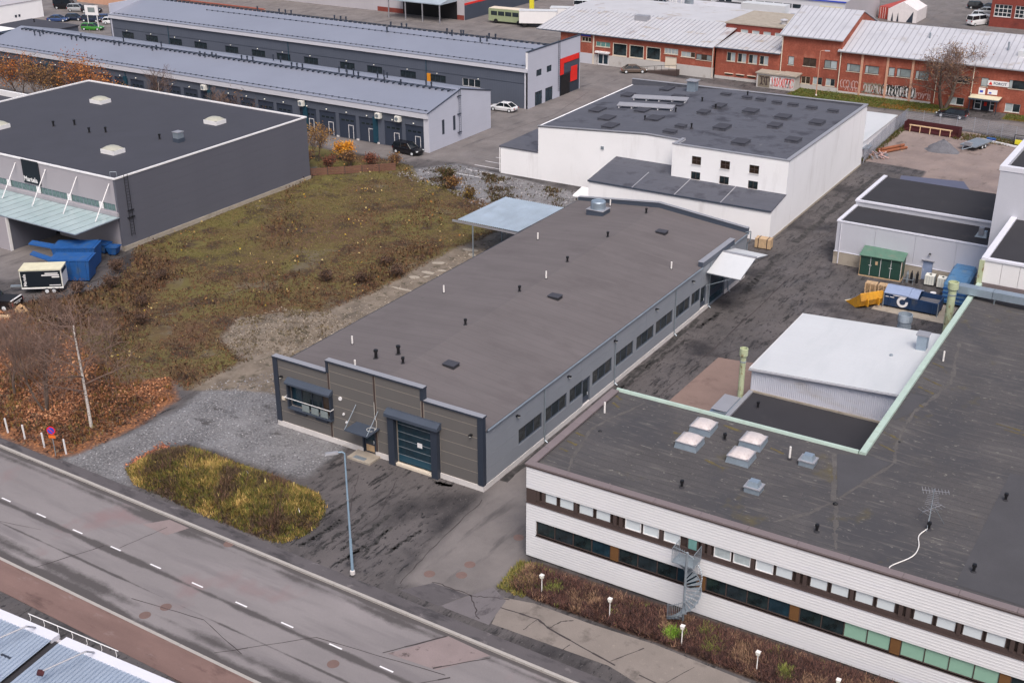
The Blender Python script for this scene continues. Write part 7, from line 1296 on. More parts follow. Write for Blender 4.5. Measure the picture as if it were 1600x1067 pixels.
# steel mesh fence around the storage yard
M['mesh_fence'] = mat('mesh_fence', (168, 172, 184), .5, .05, 1, .05, 8, .03, .3, .5)
def mesh_fence(lab, pts, h=2.2):
    t = thing('mesh_fence', lab, 'fence', (pts[0][0], pts[0][1], 0)); o = Vector((pts[0][0], pts[0][1], 0))
    for a, b in zip(pts[:-1], pts[1:]):
        a = Vector((*a, 0)) - o; b = Vector((*b, 0)) - o; L_ = (b - a).length; n = max(1, round(L_ / 2.6)); d = (b - a) / n
        for i in range(n):
            p = a + d * i; e = p + d; q = MB(); q.tube(p, p + Vector((0, 0, h + .05)), .04, .04, 6); q.build('post', M['mesh_fence'], t); q = MB()
            for k in range(9): z = .12 + k * (h - .15) / 8; q.tube(p + Vector((0, 0, z)), e + Vector((0, 0, z)), .012, .012, 3, False)
            for k in range(1, 22): s_ = p.lerp(e, k / 22); q.tube(s_ + Vector((0, 0, .1)), s_ + Vector((0, 0, h)), .010, .010, 3, False)
            q.build('mesh_panel', M['mesh_fence'], t)
mesh_fence('grey steel mesh fence between the white annexe and the sand yard', [(-2.3, 99.5), (-3.0, 112), (-3.4, 124.2)])
mesh_fence('grey steel mesh fence along the cross street at the sand yard', [(-3.3, 124.3), (6.8, 123.9), (13.2, 121.6), (24, 119.5)])
EB = thing('edge_beam', 'white barrier beam lying along the sand yard edge', 'beam', (9.2, 119.9, 0), math.radians(-18)); B('beam', EB, M['white_paint'], (0, -.12, .05), (5.6, .12, .3)); B('end_block', EB, M['concrete'], (-.3, -.2, 0), (0, .2, .35))
YF = thing('equipment_rack', 'yellow and dark equipment frame at the yard edge', 'frame', (14.4, 119.8, 0)); q = MB(); q.path([(-1, 0, 0), (-1, 0, 1.5), (1.4, 0, 1.5), (1.4, 0, 0)], .06, 5); q.build('frame', M['black'], YF); B('panel', YF, M['yellow'], (-.9, .1, .1), (1.3, .5, .7))
BB = thing('blue_tray', 'small blue plastic tray in the weeds by the barrier beam', 'tray', (10.1, 120.6, 0)); B('tray', BB, M['sign_blue'], (-.6, -.35, 0), (.6, .35, .3)); B('rim', BB, M['blue_steel'], (-.65, -.4, .3), (.65, .4, .34))
# plank fence beside the showroom corner
WFc = thing('plank_fence', 'low brown plank fence running from the showroom corner through the weeds', 'fence', (-63.1, 54.6, 0), math.radians(45))
for i in range(5):
    B('post', WFc, M['brown_trim'], (i * 2.3, -.05, 0), (i * 2.3 + .1, .05, 1.2))
    for k in range(4): B('plank', WFc, mat('plank_brown', (112, 80, 68), .85, .15, 2, .1, 10, .1) if 'plank_brown' not in bpy.data.materials else bpy.data.materials['plank_brown'], (i * 2.3 + .1, -.03, .15 + k * .26), (i * 2.3 + 2.3, .0, .36 + k * .26))
# ------------------------------------------------------------------ cars
def car_proto(kind, paint):
    """hatch / wagon / suv / sedan / van built along +x, origin at the ground in the middle"""
    L_, W, H = dict(hatch=(4.1, 1.75, 1.47), wagon=(4.7, 1.8, 1.48), suv=(4.6, 1.86, 1.68), sedan=(4.7, 1.82, 1.44), van=(5.2, 1.95, 2.2))[kind]
    c = bpy.data.objects.new('car', None); C.objects.link(c); hl = L_ / 2
    belt = H * .60; cl = .2
    ns = [(-hl, .62, .55), (-hl + .12, .82, .35), (-hl + .5, .96, .25), (0, 1, .22), (hl - .9, .97, .22), (hl - .3, .85, .3), (hl, .6, .45)]
    tops = dict(hatch=[.9, 1, 1, 1, .93, .84, .68], wagon=[.92, 1, 1, 1, .92, .84, .66], suv=[.94, 1, 1, 1, .97, .9, .74], sedan=[.86, .96, 1, 1, .93, .84, .66], van=[.96, 1, 1, 1, 1, .9, .6])[kind]
    q = MB(); rings = []
    for (x, wf, zb), tf in zip(ns, tops):
        w = W / 2 * wf; zt = belt * tf; zm = (zb + zt) / 2 + .08
        rings.append([(x, -w * .93, zb), (x, -w, zm), (x, -w * .94, zt - .05), (x, -w * .86, zt), (x, w * .86, zt), (x, w * .94, zt - .05), (x, w, zm), (x, w * .93, zb)])
    for r_ in rings: q.v += r_
    for i in range(len(rings) - 1):
        for j in range(8): k = (j + 1) % 8; q.f.append((i * 8 + j, (i + 1) * 8 + j, (i + 1) * 8 + k, i * 8 + k)); q.mi.append(0)
    q.f.append(tuple(range(8))); q.mi.append(0); q.f.append(tuple((len(rings) - 1) * 8 + j for j in range(7, -1, -1))); q.mi.append(0)
    fixn(q.build('body', M[paint], c, smooth=False))
    r0, r1, t0, t1 = dict(hatch=(-1.95, 1.0, -1.55, .25), wagon=(-2.25, 1.15, -1.95, .4), suv=(-2.2, 1.15, -1.9, .45), sedan=(-1.95, 1.2, -1.05, .35), van=(-2.55, 1.9, -2.5, 1.35))[kind]
    wb, wt = W / 2 * .88, W / 2 * .68 if kind != 'van' else W / 2 * .82
    q = MB(); q.hexa([(r0, -wb, belt - .03), (r1, -wb, belt * .95 - .03), (r1, wb, belt * .95 - .03), (r0, wb, belt - .03), (t0, -wt, H - .05), (t1, -wt, H - .04), (t1, wt, H - .04), (t0, wt, H - .05)]); q.build('glasshouse', M['car_glass'], c)
    q = MB(); q.hexa([(t0 - .05, -wt - .02, H - .06), (t1 + .05, -wt - .02, H - .06), (t1 + .05, wt + .02, H - .06), (t0 - .05, wt + .02, H - .06), (t0 + .1, -wt + .1, H), (t1 - .15, -wt + .1, H), (t1 - .15, wt - .1, H), (t0 + .1, wt - .1, H)]); q.build('roof', M[paint], c)
    for s_ in (-1, 1):
        q = MB()
        for (xa, xb) in ((r0, t0), ((r0 + r1) / 2 - .1, (t0 + t1) / 2), (r1, t1)):
            q.tube((xa, s_ * (wb + .005), belt - .03), (xb, s_ * (wt + .01), H - .05), .045, .04, 5)
        q.build('pillar', M[paint], c)
        q = MB(); q.box((hl - .22, s_ * W * .36 - .14, belt * .62), (hl - .04, s_ * W * .36 + .14, belt * .76)); q.build('headlight', M['head'], c)
        q = MB(); q.box((-hl - .01, s_ * W * .33 - .1, belt * .66), (-hl + .12, s_ * W * .33 + .12, belt * .9)); q.build('taillight', M['tail'], c)
        for x in (-hl + .85, hl - .9): wheel(c, x, s_ * (W / 2 - .2), .325, .21, side=s_)
        q = MB(); q.box((r1 - .25, s_ * (wb + .04) - .08, belt - .02), (r1 - .1, s_ * (wb + .1) + .08, belt + .13)); q.build('mirror', M[paint], c)
    B('bumper', c, M['plastic_black'], (hl - .12, -W * .3, .24), (hl + .015, W * .3, .4)); B('plate', c, M['white_paint'], (-hl - .02, -.26, .55), (-hl - .002, .26, .66))
    return c
def put_car(kind, paint, p, deg, lab, cat='car', group=None, cache={}):
    key = (kind, paint)
    if key not in cache: o = cache[key] = car_proto(kind, paint)
    else: o = copy_tree(cache[key])
    o.location = p; o.rotation_euler = (0, 0, math.radians(deg)); tag(o, lab, cat, group); return o
put_car('suv', 'car_black', (-58.7, 70.6, 0), -2, 'black estate car parked at the end of the garage row')
put_car('sedan', 'car_white', (-60.3, 98.6, 0), 182, 'white saloon parked between the two long rows')
put_car('sedan', 'car_brown', (-55.2, 134.6, 0), 35, 'brown saloon parked by the entrance ramp of the brick wing')
put_car('wagon', 'car_black', (1.8, 131.4, 0), 176, 'black estate with roof rails parked on the cross street')
G1 = 'cars in the far car park by the white shop'
for kind, paint, p, deg, lab in (('wagon', 'car_green', (-172.2, 112.4, 0), 25, 'bright green estate car beside the white sign posts'), ('hatch', 'car_white', (-174.3, 119.6, 0), 35, 'small white hatchback next to the long row end'), ('wagon', 'car_navy', (-180.2, 119.2, 0), 20, 'navy estate car in the middle of the far car park'), ('hatch', 'car_blue', (-178.3, 121.5, 0), 30, 'bright blue hatchback partly behind the white sign'), ('sedan', 'car_blue', (-186.8, 115.4, 0), 30, 'pale blue car beside the dark shed roof'), ('hatch', 'car_navy', (-184.8, 118.4, 0), 25, 'dark blue hatchback behind the pale blue car'),
                                 ('suv', 'car_silver', (-193.8, 126.8, 0), 28, 'silver estate in the back row of the far car park'), ('suv', 'car_black', (-189.6, 127.2, 0), 28, 'black off-roader in the back row of the far car park'), ('van', 'car_black', (-198.9, 127.6, 0), 30, 'tall black van in the back row of the far car park')): put_car(kind, paint, p, deg, lab, 'car', G1)
G2 = 'cars by the far brick factory'
for kind, paint, p, deg, lab in (('suv', 'car_black', (-18.2, 236.5, 0), 15, 'black off-roader alone in the far factory yard'), ('sedan', 'car_navy', (-15.0, 237, 0), 10, 'dark saloon at the far factory wall'), ('sedan', 'car_silver', (-14.6, 231, 0), 12, 'silver saloon at the far factory wall'), ('hatch', 'car_white', (-14.8, 225.0, 0), 10, 'white hatchback in the row at the factory wall'), ('van', 'car_white', (-13.4, 215.4, 0), 60, 'white van in front of the factory corner'), ('hatch', 'car_white', (-14.2, 220, 0), 15, 'white hatchback behind the white van')): put_car(kind, paint, p, deg, lab, 'car', G2)
G3 = 'vehicles in the truck yard'
for kind, paint, p, deg, lab in (('van', 'car_white', (-94.8, 188.6, 0), 20, 'white van in the truck yard behind the box trailers'), ('hatch', 'car_red', (-88.6, 199.8, 0), 10, 'dark red car at the far side of the truck yard'), ('sedan', 'car_silver', (-86.5, 205, 0), 5, 'silver car at the far side of the truck yard'), ('van', 'car_blue', (-98.2, 196.8, 0), 60, 'blue van at the fence of the truck yard'), ('hatch', 'car_silver', (-82.5, 203.5, 0), 5, 'pale hatchback next to the silver car in the truck yard')): put_car(kind, paint, p, deg, lab, 'car', G3)
# ------------------------------------------------------------------ vegetation
rng = np.random.default_rng(11)
def vcol_mat(name, rough=.85, trans=.25):
    m = bpy.data.materials.new(name); m.use_nodes = True; N = m.node_tree.nodes; L = m.node_tree.links; bs = N['Principled BSDF']
    a = N.new('ShaderNodeAttribute'); a.attribute_name = 'col'
    tc = N.new('ShaderNodeTexCoord'); n = N.new('ShaderNodeTexNoise'); n.inputs['Scale'].default_value = 1.3; L.new(tc.outputs['Object'], n.inputs['Vector'])
    r = N.new('ShaderNodeMapRange'); r.inputs[1].default_value = .3; r.inputs[2].default_value = .7; r.inputs[3].default_value = .8; r.inputs[4].default_value = 1.2; L.new(n.outputs['Fac'], r.inputs[0])
    q = N.new('ShaderNodeMix'); q.data_type = 'RGBA'; q.blend_type = 'MULTIPLY'; q.inputs[0].default_value = 1; L.new(a.outputs['Color'], q.inputs[6]); L.new(r.outputs[0], q.inputs[7])
    L.new(q.outputs[2], bs.inputs['Base Color']); bs.inputs['Roughness'].default_value = rough; bs.inputs['Specular IOR Level'].default_value = .2
    return m
VM = vcol_mat('foliage_tints')
def tri_mesh(name, V, col, nper, mat_=None):
    """V: (F, nper, 3) faces, col: (F,3) linear colours"""
    F = len(V); me = bpy.data.meshes.new(name); me.vertices.add(F * nper); me.vertices.foreach_set('co', V.reshape(-1).astype(np.float32))
    me.loops.add(F * nper); me.loops.foreach_set('vertex_index', np.arange(F * nper, dtype=np.int32)); me.polygons.add(F)
    me.polygons.foreach_set('loop_start', np.arange(0, F * nper, nper, dtype=np.int32)); me.polygons.foreach_set('loop_total', np.full(F, nper, dtype=np.int32))
    at = me.attributes.new('col', 'FLOAT_COLOR', 'POINT'); c4 = np.ones((F, nper, 4), np.float32); c4[:, :, :3] = col[:, None, :]; at.data.foreach_set('color', c4.reshape(-1))
    me.update(calc_edges=True); me.materials.append(mat_ or VM); return me
def pal(colors, n, k=1.0, w=None):
    c = np.array([s2l(x) for x in colors]) * k; i = rng.choice(len(c), n, p=w); return c[i] * rng.uniform(.75, 1.25, (n, 1))
def gz_at(x, y):
    i = np.clip(((x - (-112)) / .6).astype(int) + 5, 5, nx_ - 7); j = np.clip(((y - (-36)) / .6).astype(int) + 5, 5, ny_ - 7); Z = gz.reshape(ny_, nx_)
    fx = np.clip((x - gx[i]) / .6, 0, 1); fy = np.clip((y - gy[j]) / .6, 0, 1)
    return (Z[j, i] * (1 - fx) + Z[j, i + 1] * fx) * (1 - fy) + (Z[j + 1, i] * (1 - fx) + Z[j + 1, i + 1] * fx) * fy
def sample(poly, n, inset=0.0):
    a = np.array(poly); lo, hi = a.min(0), a.max(0); out = np.zeros((0, 2))
    while len(out) < n:
        p = rng.uniform(lo, hi, (n * 2, 2)); out = np.vstack([out, p[poly_sd(p, poly) > inset]])
    return out[:n]
def blades(P, h, w, col, nb=3, lean=.5, z=None):
    """nb thin blades per point"""
    n = len(P); zz = gz_at(P[:, 0], P[:, 1]) if z is None else z; Vs = []; Cs = []
    for k in range(nb):
        a = rng.uniform(0, 2 * np.pi, n); r = rng.uniform(0, .15, n); bx = P[:, 0] + r * np.cos(a); by = P[:, 1] + r * np.sin(a); t = rng.uniform(0, 2 * np.pi, n); hh = h * rng.uniform(.5, 1.2, n); ww = w * rng.uniform(.6, 1.4, n); ln = hh * lean * rng.uniform(.2, 1.2, n)
        p0 = np.stack([bx - ww * np.sin(t), by + ww * np.cos(t), zz - .03], 1); p1 = np.stack([bx + ww * np.sin(t), by - ww * np.cos(t), zz - .03], 1); p2 = np.stack([bx + ln * np.cos(t), by + ln * np.sin(t), zz + hh], 1)
        Vs.append(np.stack([p0, p1, p2], 1)); Cs.append(col * rng.uniform(.85, 1.15, (n, 1)))
    return np.concatenate(Vs), np.concatenate(Cs)
def flat_leaves(P, s, col, z=None, up=.06):
    n = len(P); zz = (gz_at(P[:, 0], P[:, 1]) if z is None else z) + .02; a = rng.uniform(0, 6.28, n); ss = s * rng.uniform(.6, 1.4, n); tl = rng.uniform(-up, up * 2, (n, 4))
    c, s_ = np.cos(a) * ss, np.sin(a) * ss
    V = np.stack([np.stack([P[:, 0] + c, P[:, 1] + s_, zz + np.abs(tl[:, 0])], 1), np.stack([P[:, 0] - s_ * .7, P[:, 1] + c * .7, zz + np.abs(tl[:, 1])], 1), np.stack([P[:, 0] - c, P[:, 1] - s_, zz + np.abs(tl[:, 2])], 1), np.stack([P[:, 0] + s_ * .7, P[:, 1] - c * .7, zz + np.abs(tl[:, 3])], 1)], 1)
    return V, col
LOT = ZONES['grass'][0][0]
def patch(P, s, seed): return vnoise(P[:, 0], P[:, 1], s, seed) + .6 * vnoise(P[:, 0] * 2.3, P[:, 1] * 2.3, s, seed + 3)
# wasteland: short grass and moss
P = sample(LOT, 46000, -.3); g = patch(P, .11, .4); bare = patch(P, .22, 9.1); P = P[bare < .75]; g = patch(P, .11, .4) + .25 * patch(P, .5, 2) + np.where((P[:, 1] > 24) & (P[:, 0] < -42), .75, 0) - np.where(P[:, 1] < 22, .3, 0) - np.where(P[:, 0] > -38, .25, 0)
cg = pal([(122, 114, 68), (110, 106, 60), (142, 128, 82), (106, 96, 60)], len(P), .8); cb = pal([(124, 94, 74), (98, 76, 64), (146, 118, 90), (110, 80, 66), (128, 84, 62), (92, 74, 64)], len(P), .7)
col = np.where((g + rng.normal(0, .25, len(P)) > .42)[:, None], cg, cb)
V, cc_ = blades(P, np.where(g > .2, .09, .13), .045, col, 3, 1.1)
stuff(inst('wasteland_grass', tri_mesh('wasteland_grass', V, cc_, 3)))
# taller dry weeds and dark stalks in drifts
P = sample(LOT, 16000, .2); d = patch(P, .16, 5.0) * .7 - .25 + np.where(P[:, 1] < 9, .35, 0) + np.where((P[:, 0] < -50) & (P[:, 1] < 22), .75, 0) + np.where((P[:, 0] > -35.5) & (P[:, 1] > 20) & (P[:, 1] < 40), .55, 0); P = P[d + rng.normal(0, .25, len(P)) > .35]
col = pal([(104, 78, 64), (84, 66, 58), (130, 102, 78), (142, 114, 82), (98, 72, 64), (126, 84, 62)], len(P), .85)
V, cc_ = blades(P, rng.uniform(.2, .75, len(P)), .02, col, 5, .6); V2, c2 = flat_leaves(P + rng.normal(0, .25, P.shape), .10, pal([(96, 72, 56), (128, 100, 70), (76, 60, 52)], len(P), .62), gz_at(P[:, 0], P[:, 1]) + rng.uniform(.05, .5, len(P)), .2)
stuff(inst('dry_weeds', tri_mesh('dry_weeds', V, cc_, 3))); stuff(inst('dry_weeds', tri_mesh('dry_weeds', V2, c2, 4)))
# scattered yellow and pale leaves, little stones
P = sample(LOT, 4200); P = P[patch(P, .3, 8) + rng.normal(0, .4, len(P)) > .7]
V, cc_ = flat_leaves(P, .12, pal([(206, 174, 74), (190, 152, 96), (214, 190, 130), (182, 126, 70)], len(P), .62), gz_at(P[:, 0], P[:, 1]) + rng.uniform(.0, .3, len(P)), .12); stuff(inst('fallen_leaves', tri_mesh('fallen_leaves', V, cc_, 4)))
# orange leaf litter on the slope
LEAF = ZONES['leaf'][0][0]
P = sample([(-64, 3.5), (-58, 4), (-47, 2.5), (-37, -1.5), (-34, 1.5), (-30.4, -1), (-29.6, -6.3), (-30.2, -12.2), (-31.2, -13.3), (-64, -12.8)], 40000, -.25)
g = patch(P, .25, 1.1) + rng.normal(0, .35, len(P)) + np.where(P[:, 1] < -9.5, -.75, .25) - np.where(P[:, 0] > -33.5, .6, 0) + np.where(P[:, 1] > -1, -.35, 0)
col = np.where((g > 0)[:, None], pal([(172, 118, 84), (150, 102, 74), (194, 144, 108), (140, 94, 70), (120, 84, 68)], len(P), 1.0), pal([(116, 80, 64), (90, 64, 56), (136, 92, 68), (76, 58, 52), (120, 102, 84)], len(P), .8))
ed = np.clip(poly_sd(P, LEAF) / 2.2, 0, 1) * np.where(P[:, 0] > -33, .55, 1); kp = rng.random(len(P)) < ed + .35 * patch(P, .9, 4.4); P = P[kp]; col = col[kp]
V, cc_ = flat_leaves(P, .10, col, None, .1); stuff(inst('leaf_litter', tri_mesh('leaf_litter', V, cc_, 4)))
P = sample([(-64, 3.5), (-58, 4), (-47, 2.5), (-37, -1.5), (-34, 1.5), (-31, -1), (-31, -12), (-64, -12.6)], 7000); P = P[patch(P, .3, 1.5) > -.1]
V, cc_ = blades(P, .4, .03, pal([(110, 84, 54), (120, 108, 58), (86, 66, 50), (134, 88, 54)], len(P), 1.15), 4, .6); stuff(inst('slope_weeds', tri_mesh('slope_weeds', V, cc_, 3)))
# grassy island
ISL = ZONES['soil'][0][1]
P = sample(ISL, 13000, -.2); sd = poly_sd(P, ISL); g = patch(P, .45, 2.2) + rng.normal(0, .25, len(P))
col = np.where((g > .45)[:, None], pal([(168, 142, 88), (150, 122, 74), (128, 118, 60)], len(P), 1.15), np.where((g < -.2)[:, None], pal([(88, 72, 60), (104, 84, 68), (78, 66, 52)], len(P), .9), pal([(100, 102, 50), (118, 106, 56), (84, 84, 44), (134, 112, 66)], len(P), 1.0)))
V, cc_ = blades(P, np.where(sd < .6, .22, .34), .035, col, 4, 1.0); stuff(inst('island_grass', tri_mesh('island_grass', V, cc_, 3)))
P = sample(ISL, 900, .3); P = P[patch(P, .6, 4) > .3]; V, cc_ = blades(P, .7, .02, pal([(84, 66, 58), (104, 82, 66), (92, 66, 60)], len(P), 1.15), 7, .7); stuff(inst('island_weeds', tri_mesh('island_weeds', V, cc_, 3)))
V, cc_ = flat_leaves(sample(ISL, 16, .2), .10, pal([(226, 218, 214), (210, 190, 120)], 16, .8), None, .3); stuff(inst('island_litter', tri_mesh('island_litter', V, cc_, 4)))
P = np.array([[-25.3, -11 + i * .12] for i in range(30)] ); P = np.repeat(P, 12, 0) + rng.normal(0, .28, (360, 2)); V, cc_ = flat_leaves(P, .09, pal([(150, 92, 72), (176, 116, 84), (120, 76, 64)], len(P), 1.15)); stuff(inst('fallen_leaves', tri_mesh('fallen_leaves', V, cc_, 4)))
# dark creeping shrubs in the office bed
BED = [(7.9, -9.1), (7.7, -6.3), (36, -5.4), (36, -8.6), (25.1, -9.2), (22.3, -9.1), (18.6, -9.0), (14.3, -9.3), (9.9, -9.4)]
P = sample(BED, 15000, .05); g = patch(P, .7, 3.3) + rng.normal(0, .25, len(P))
col = np.where((g > .85)[:, None], pal([(104, 112, 58), (122, 124, 66)], len(P), 1.15), np.where((g < -.5)[:, None], pal([(140, 112, 92), (120, 96, 78)], len(P), 1.15), pal([(86, 62, 58), (70, 52, 50), (104, 74, 66), (58, 46, 46)], len(P), 1.15)))
V, cc_ = blades(P, .3, .03, col, 4, 1.3); stuff(inst('bed_shrubs', tri_mesh('bed_shrubs', V, cc_, 3)))
V, cc_ = blades(np.array([[19.2, -8.0]]) + rng.normal(0, .28, (420, 2)), .3, .03, pal([(112, 152, 48), (128, 164, 64)], 420, 1.15), 3, .9); stuff(inst('bright_weed', tri_mesh('bright_weed', V, cc_, 3)))
P = np.concatenate([sample([(7.2, -9.5), (7.0, -6.2), (8.6, -6.0), (9.4, -8), (9.3, -9.6)], 1200)]); V, cc_ = blades(P, .22, .03, pal([(110, 108, 58), (96, 98, 50), (132, 116, 70)], len(P), 1.15), 3, 1); stuff(inst('bed_grass', tri_mesh('bed_grass', V, cc_, 3)))
# verge of the brick works, yard weeds, strip below the showroom wall, rubble tufts
P = np.concatenate([sample(ZONES['verge'][0][0], 5000, .1), sample([(8.8, 134.4), (40, 135.2), (40, 138.3), (8.8, 138.3)], 3500, .1)]); lf = (P[:, 1] < 135) & (P[:, 0] > -10)
V, cc_ = blades(P, .16, .06, np.where((lf & (rng.random(len(P)) < .6))[:, None], pal([(190, 124, 56), (168, 110, 58)], len(P), .62), pal([(92, 116, 52), (112, 122, 58), (122, 108, 58)], len(P), .62)), 2, 1, np.zeros(len(P))); stuff(inst('verge_grass', tri_mesh('verge_grass', V, cc_, 3)))
P = np.concatenate([np.column_stack([rng.uniform(-3.2, -2.2, 500), rng.uniform(100, 123, 500)]), np.column_stack([rng.uniform(5, 14, 700), rng.uniform(118.5, 122.5, 700)])]); V, cc_ = blades(P, .4, .04, pal([(110, 104, 60), (124, 96, 64), (98, 108, 54)], len(P), .62), 3, .8, np.zeros(len(P))); stuff(inst('yard_weeds', tri_mesh('yard_weeds', V, cc_, 3)))
P = sample([(-56, 61), (-45, 59), (-39, 56), (-27, 53), (-21, 60), (-21, 66), (-30, 67), (-42, 68), (-50, 69)], 9000); P = P[patch(P, .35, 6.5) + rng.normal(0, .3, len(P)) > .45]
V, cc_ = blades(P, .3, .05, pal([(88, 80, 54), (104, 96, 60), (90, 72, 58), (116, 92, 66)], len(P), .62), 4, .9); stuff(inst('rubble_weeds', tri_mesh('rubble_weeds', V, cc_, 3)))
# stones on the rubble bank
def rocks(name, P, s, cols):
    n = len(P); zz = gz_at(P[:, 0], P[:, 1]); Vs = []; Cs = []; b = np.array([(1, 0, 0), (-.4, .9, 0), (-.6, -.8, 0), (0, 0, 1.0)])
    fs = [(0, 1, 3), (1, 2, 3), (2, 0, 3)]; sc = s * rng.uniform(.4, 1.6, (n, 1)); a = rng.uniform(0, 6.28, n); c, s_ = np.cos(a), np.sin(a); pts = []
    for v in b: j = rng.uniform(.7, 1.3, (n, 1)); x = v[0] * c - v[1] * s_; y = v[0] * s_ + v[1] * c; pts.append(np.stack([P[:, 0], P[:, 1], zz], 1) + np.stack([x, y, np.full(n, v[2] * .8)], 1) * sc * j)
    col = pal(cols, n, .62)
    for f in fs: Vs.append(np.stack([pts[i] for i in f], 1)); Cs.append(col * rng.uniform(.8, 1.1, (n, 1)))
    return stuff(inst(name, tri_mesh(name, np.concatenate(Vs), np.concatenate(Cs), 3)))
rocks('rubble_stones', sample([(-38, 14), (-36, 18.4), (-31, 20.3), (-28.4, 19.5), (-27.6, 13), (-31, 8.8), (-35.2, 8.8)], 2000), .085, [(160, 146, 130), (138, 124, 110), (186, 174, 160), (116, 104, 92)])
P = sample([(-38, 13), (-36, 19), (-30, 21), (-27.5, 19.5), (-26, 12), (-31, 7), (-36, 8)], 1500); P = P[patch(P, .6, 2.7) > .15]; V, cc_ = blades(P, .22, .03, pal([(110, 96, 66), (92, 76, 60), (126, 112, 76)], len(P), .8), 4, .9); stuff(inst('rubble_weeds', tri_mesh('rubble_weeds', V, cc_, 3)))
rocks('gravel_stones', sample(ZONES['gravel'][0][0], 2600, .2), .06, [(186, 186, 192), (150, 148, 154), (120, 118, 124)])
rocks('rubble_stones', sample(ZONES['gravel'][0][1], 2200, .4), .12, [(176, 172, 176), (146, 142, 146), (120, 114, 116), (190, 186, 190)])
rocks('track_stones', sample([(-30, 8), (-21.5, 8), (-20.6, 50), (-29.5, 50), (-30.6, 27), (-30.5, 20)], 2200), .08, [(190, 178, 164), (150, 138, 124)])
# pale broken concrete slabs along the hall
cs = sgroup('broken_concrete')
for x, y, l, w, a in ((-29.0, 29.0, 3.0, .4, .05), (-29.8, 32.4, 1.4, .9, .5), (-29.4, 34.2, 1.8, .8, .1), (-30.1, 37.2, 1.7, .8, .7), (-28.4, 35.5, 1.1, .5, .3), (-28.8, 33.2, .9, .4, .9), (-29.4, 42.4, 2.2, .9, .2), (-28.3, 41.2, 1.6, .7, 2.6)):
    q = MB(Matrix.Translation((x, y, 0)) @ Matrix.Rotation(a, 4, 'Z')); n = 9; q.prism([(l / 2 * math.cos(2 * math.pi * i / n) * R.uniform(.7, 1.1), w / 2 * math.sin(2 * math.pi * i / n) * R.uniform(.7, 1.2)) for i in range(n)], -.05, .03); q.build('slab', M['concrete'], cs)

# trees ------------------------------------------------------------
M['birch'] = mat('birch', (206, 198, 192), .85, .1, 2, .08, 10, .15, stains=[((58, 52, 50), 3.2, .56, .64, (1, 1, 4))])
M['bark'] = mat('bark', (92, 80, 74), .95, .15, 2, .12, 12, .3, stains=[((120, 108, 98), 2.5, .58, .7, (1, 1, .4))]); M['twig'] = mat('twig', (112, 92, 84), .95, .12, 2, .1, 12, .1)
def grow(r, p, d, L_, rad, lev, maxl, trunk, twigs, tips, spread, up, thick=.026, wander=1.0):
    n = 4 if lev == 0 else 3; pts = [p]; dd = d.copy()
    for i in range(n):
        wd = wander if lev == 0 else 1.0; dd = (dd + Vector((r.gauss(0, .1) * wd, r.gauss(0, .1) * wd, r.gauss(0, .06) + up * .08))).normalized(); pts.append(pts[-1] + dd * (L_ / n))
    for i in range(n):
        ra, rb = rad * (1 - .6 * i / n), rad * (1 - .6 * (i + 1) / n); (trunk if lev < 1 else twigs).tube(pts[i], pts[i + 1], max(thick * .5, ra), max(thick * .5, rb), 7 if lev == 0 else (5 if lev == 1 else 3), lev == 0)
    if lev >= maxl: tips.append(pts[-1]); tips.append(pts[-2]); return
    k = {0: 15, 1: 8, 2: 5, 3: 3}[lev]
    for i in range(k):
        t = (.32 if lev == 0 else .2) + (.68 if lev == 0 else .8) * (i + r.random() * .8) / k; t = min(t, .99); j = int(t * n); q = pts[j].lerp(pts[j + 1], t * n - j)
        a = r.uniform(0, 6.28) if lev else i * 2.4 + r.uniform(-.4, .4); o = dd.orthogonal().normalized(); o.rotate(Matrix.Rotation(a, 3, dd)); nd = (dd * (1 - spread) + o * spread + Vector((0, 0, up * .25))).normalized()
        grow(r, q, nd, L_ * (.52 if lev == 0 else .6) * (1.15 - .5 * t) * r.uniform(.8, 1.2), rad * ((.6 if wander < .5 else .38) if lev == 0 else .34) * (1.1 - .5 * t), lev + 1, maxl, trunk, twigs, tips, spread, up, thick)
    tips.append(pts[-1])
def tree(name, lab, p, h, rad, bark, seed, stems=1, maxl=3, spread=.55, up=.6, leaves=None, nleaf=0, lsize=.12, twigmat='twig', group=None, lean=.12, jitter=.5, thick=.026, wander=1.0):
    r = random.Random(seed); t = thing(name, lab, 'tree' if 'shrub' not in name else 'shrub', p, r.uniform(0, 6), group); tr, tw, tips = MB(), MB(), []
    for s_ in range(stems):
        a = 6.28 * s_ / max(1, stems) + r.random(); ln = lean if stems == 1 else .32; d = Vector((math.cos(a) * ln, math.sin(a) * ln, 1)).normalized(); grow(r, Vector((math.cos(a) * rad * (stems > 1), math.sin(a) * rad * (stems > 1), -.1)), d, h * r.uniform(.72, .85), rad, 0, maxl, tr, tw, tips, spread, up, thick, wander)
    tr.build('trunk', M[bark], t); cr_ = tw.build('crown', M[twigmat], t)
    if leaves:
        T = np.array([tuple(x) for x in tips]); i = rng.integers(0, len(T), nleaf); Q = T[i] + rng.normal(0, jitter, (nleaf, 3)) * np.array([1, 1, .8]); Q[:, 2] = np.maximum(Q[:, 2], .25)
        n = nleaf; u = rng.normal(0, 1, (n, 3)); u /= np.linalg.norm(u, axis=1)[:, None]; v = np.cross(u, rng.normal(0, 1, (n, 3))); v /= np.linalg.norm(v, axis=1)[:, None]; s2 = lsize * rng.uniform(.6, 1.4, (n, 1))
        me = tri_mesh('foliage', np.stack([Q + u * s2, Q + v * s2 * .6, Q - u * s2, Q - v * s2 * .6], 1), pal(leaves, n, .8), 4); o = inst('foliage', me, t)
    return t
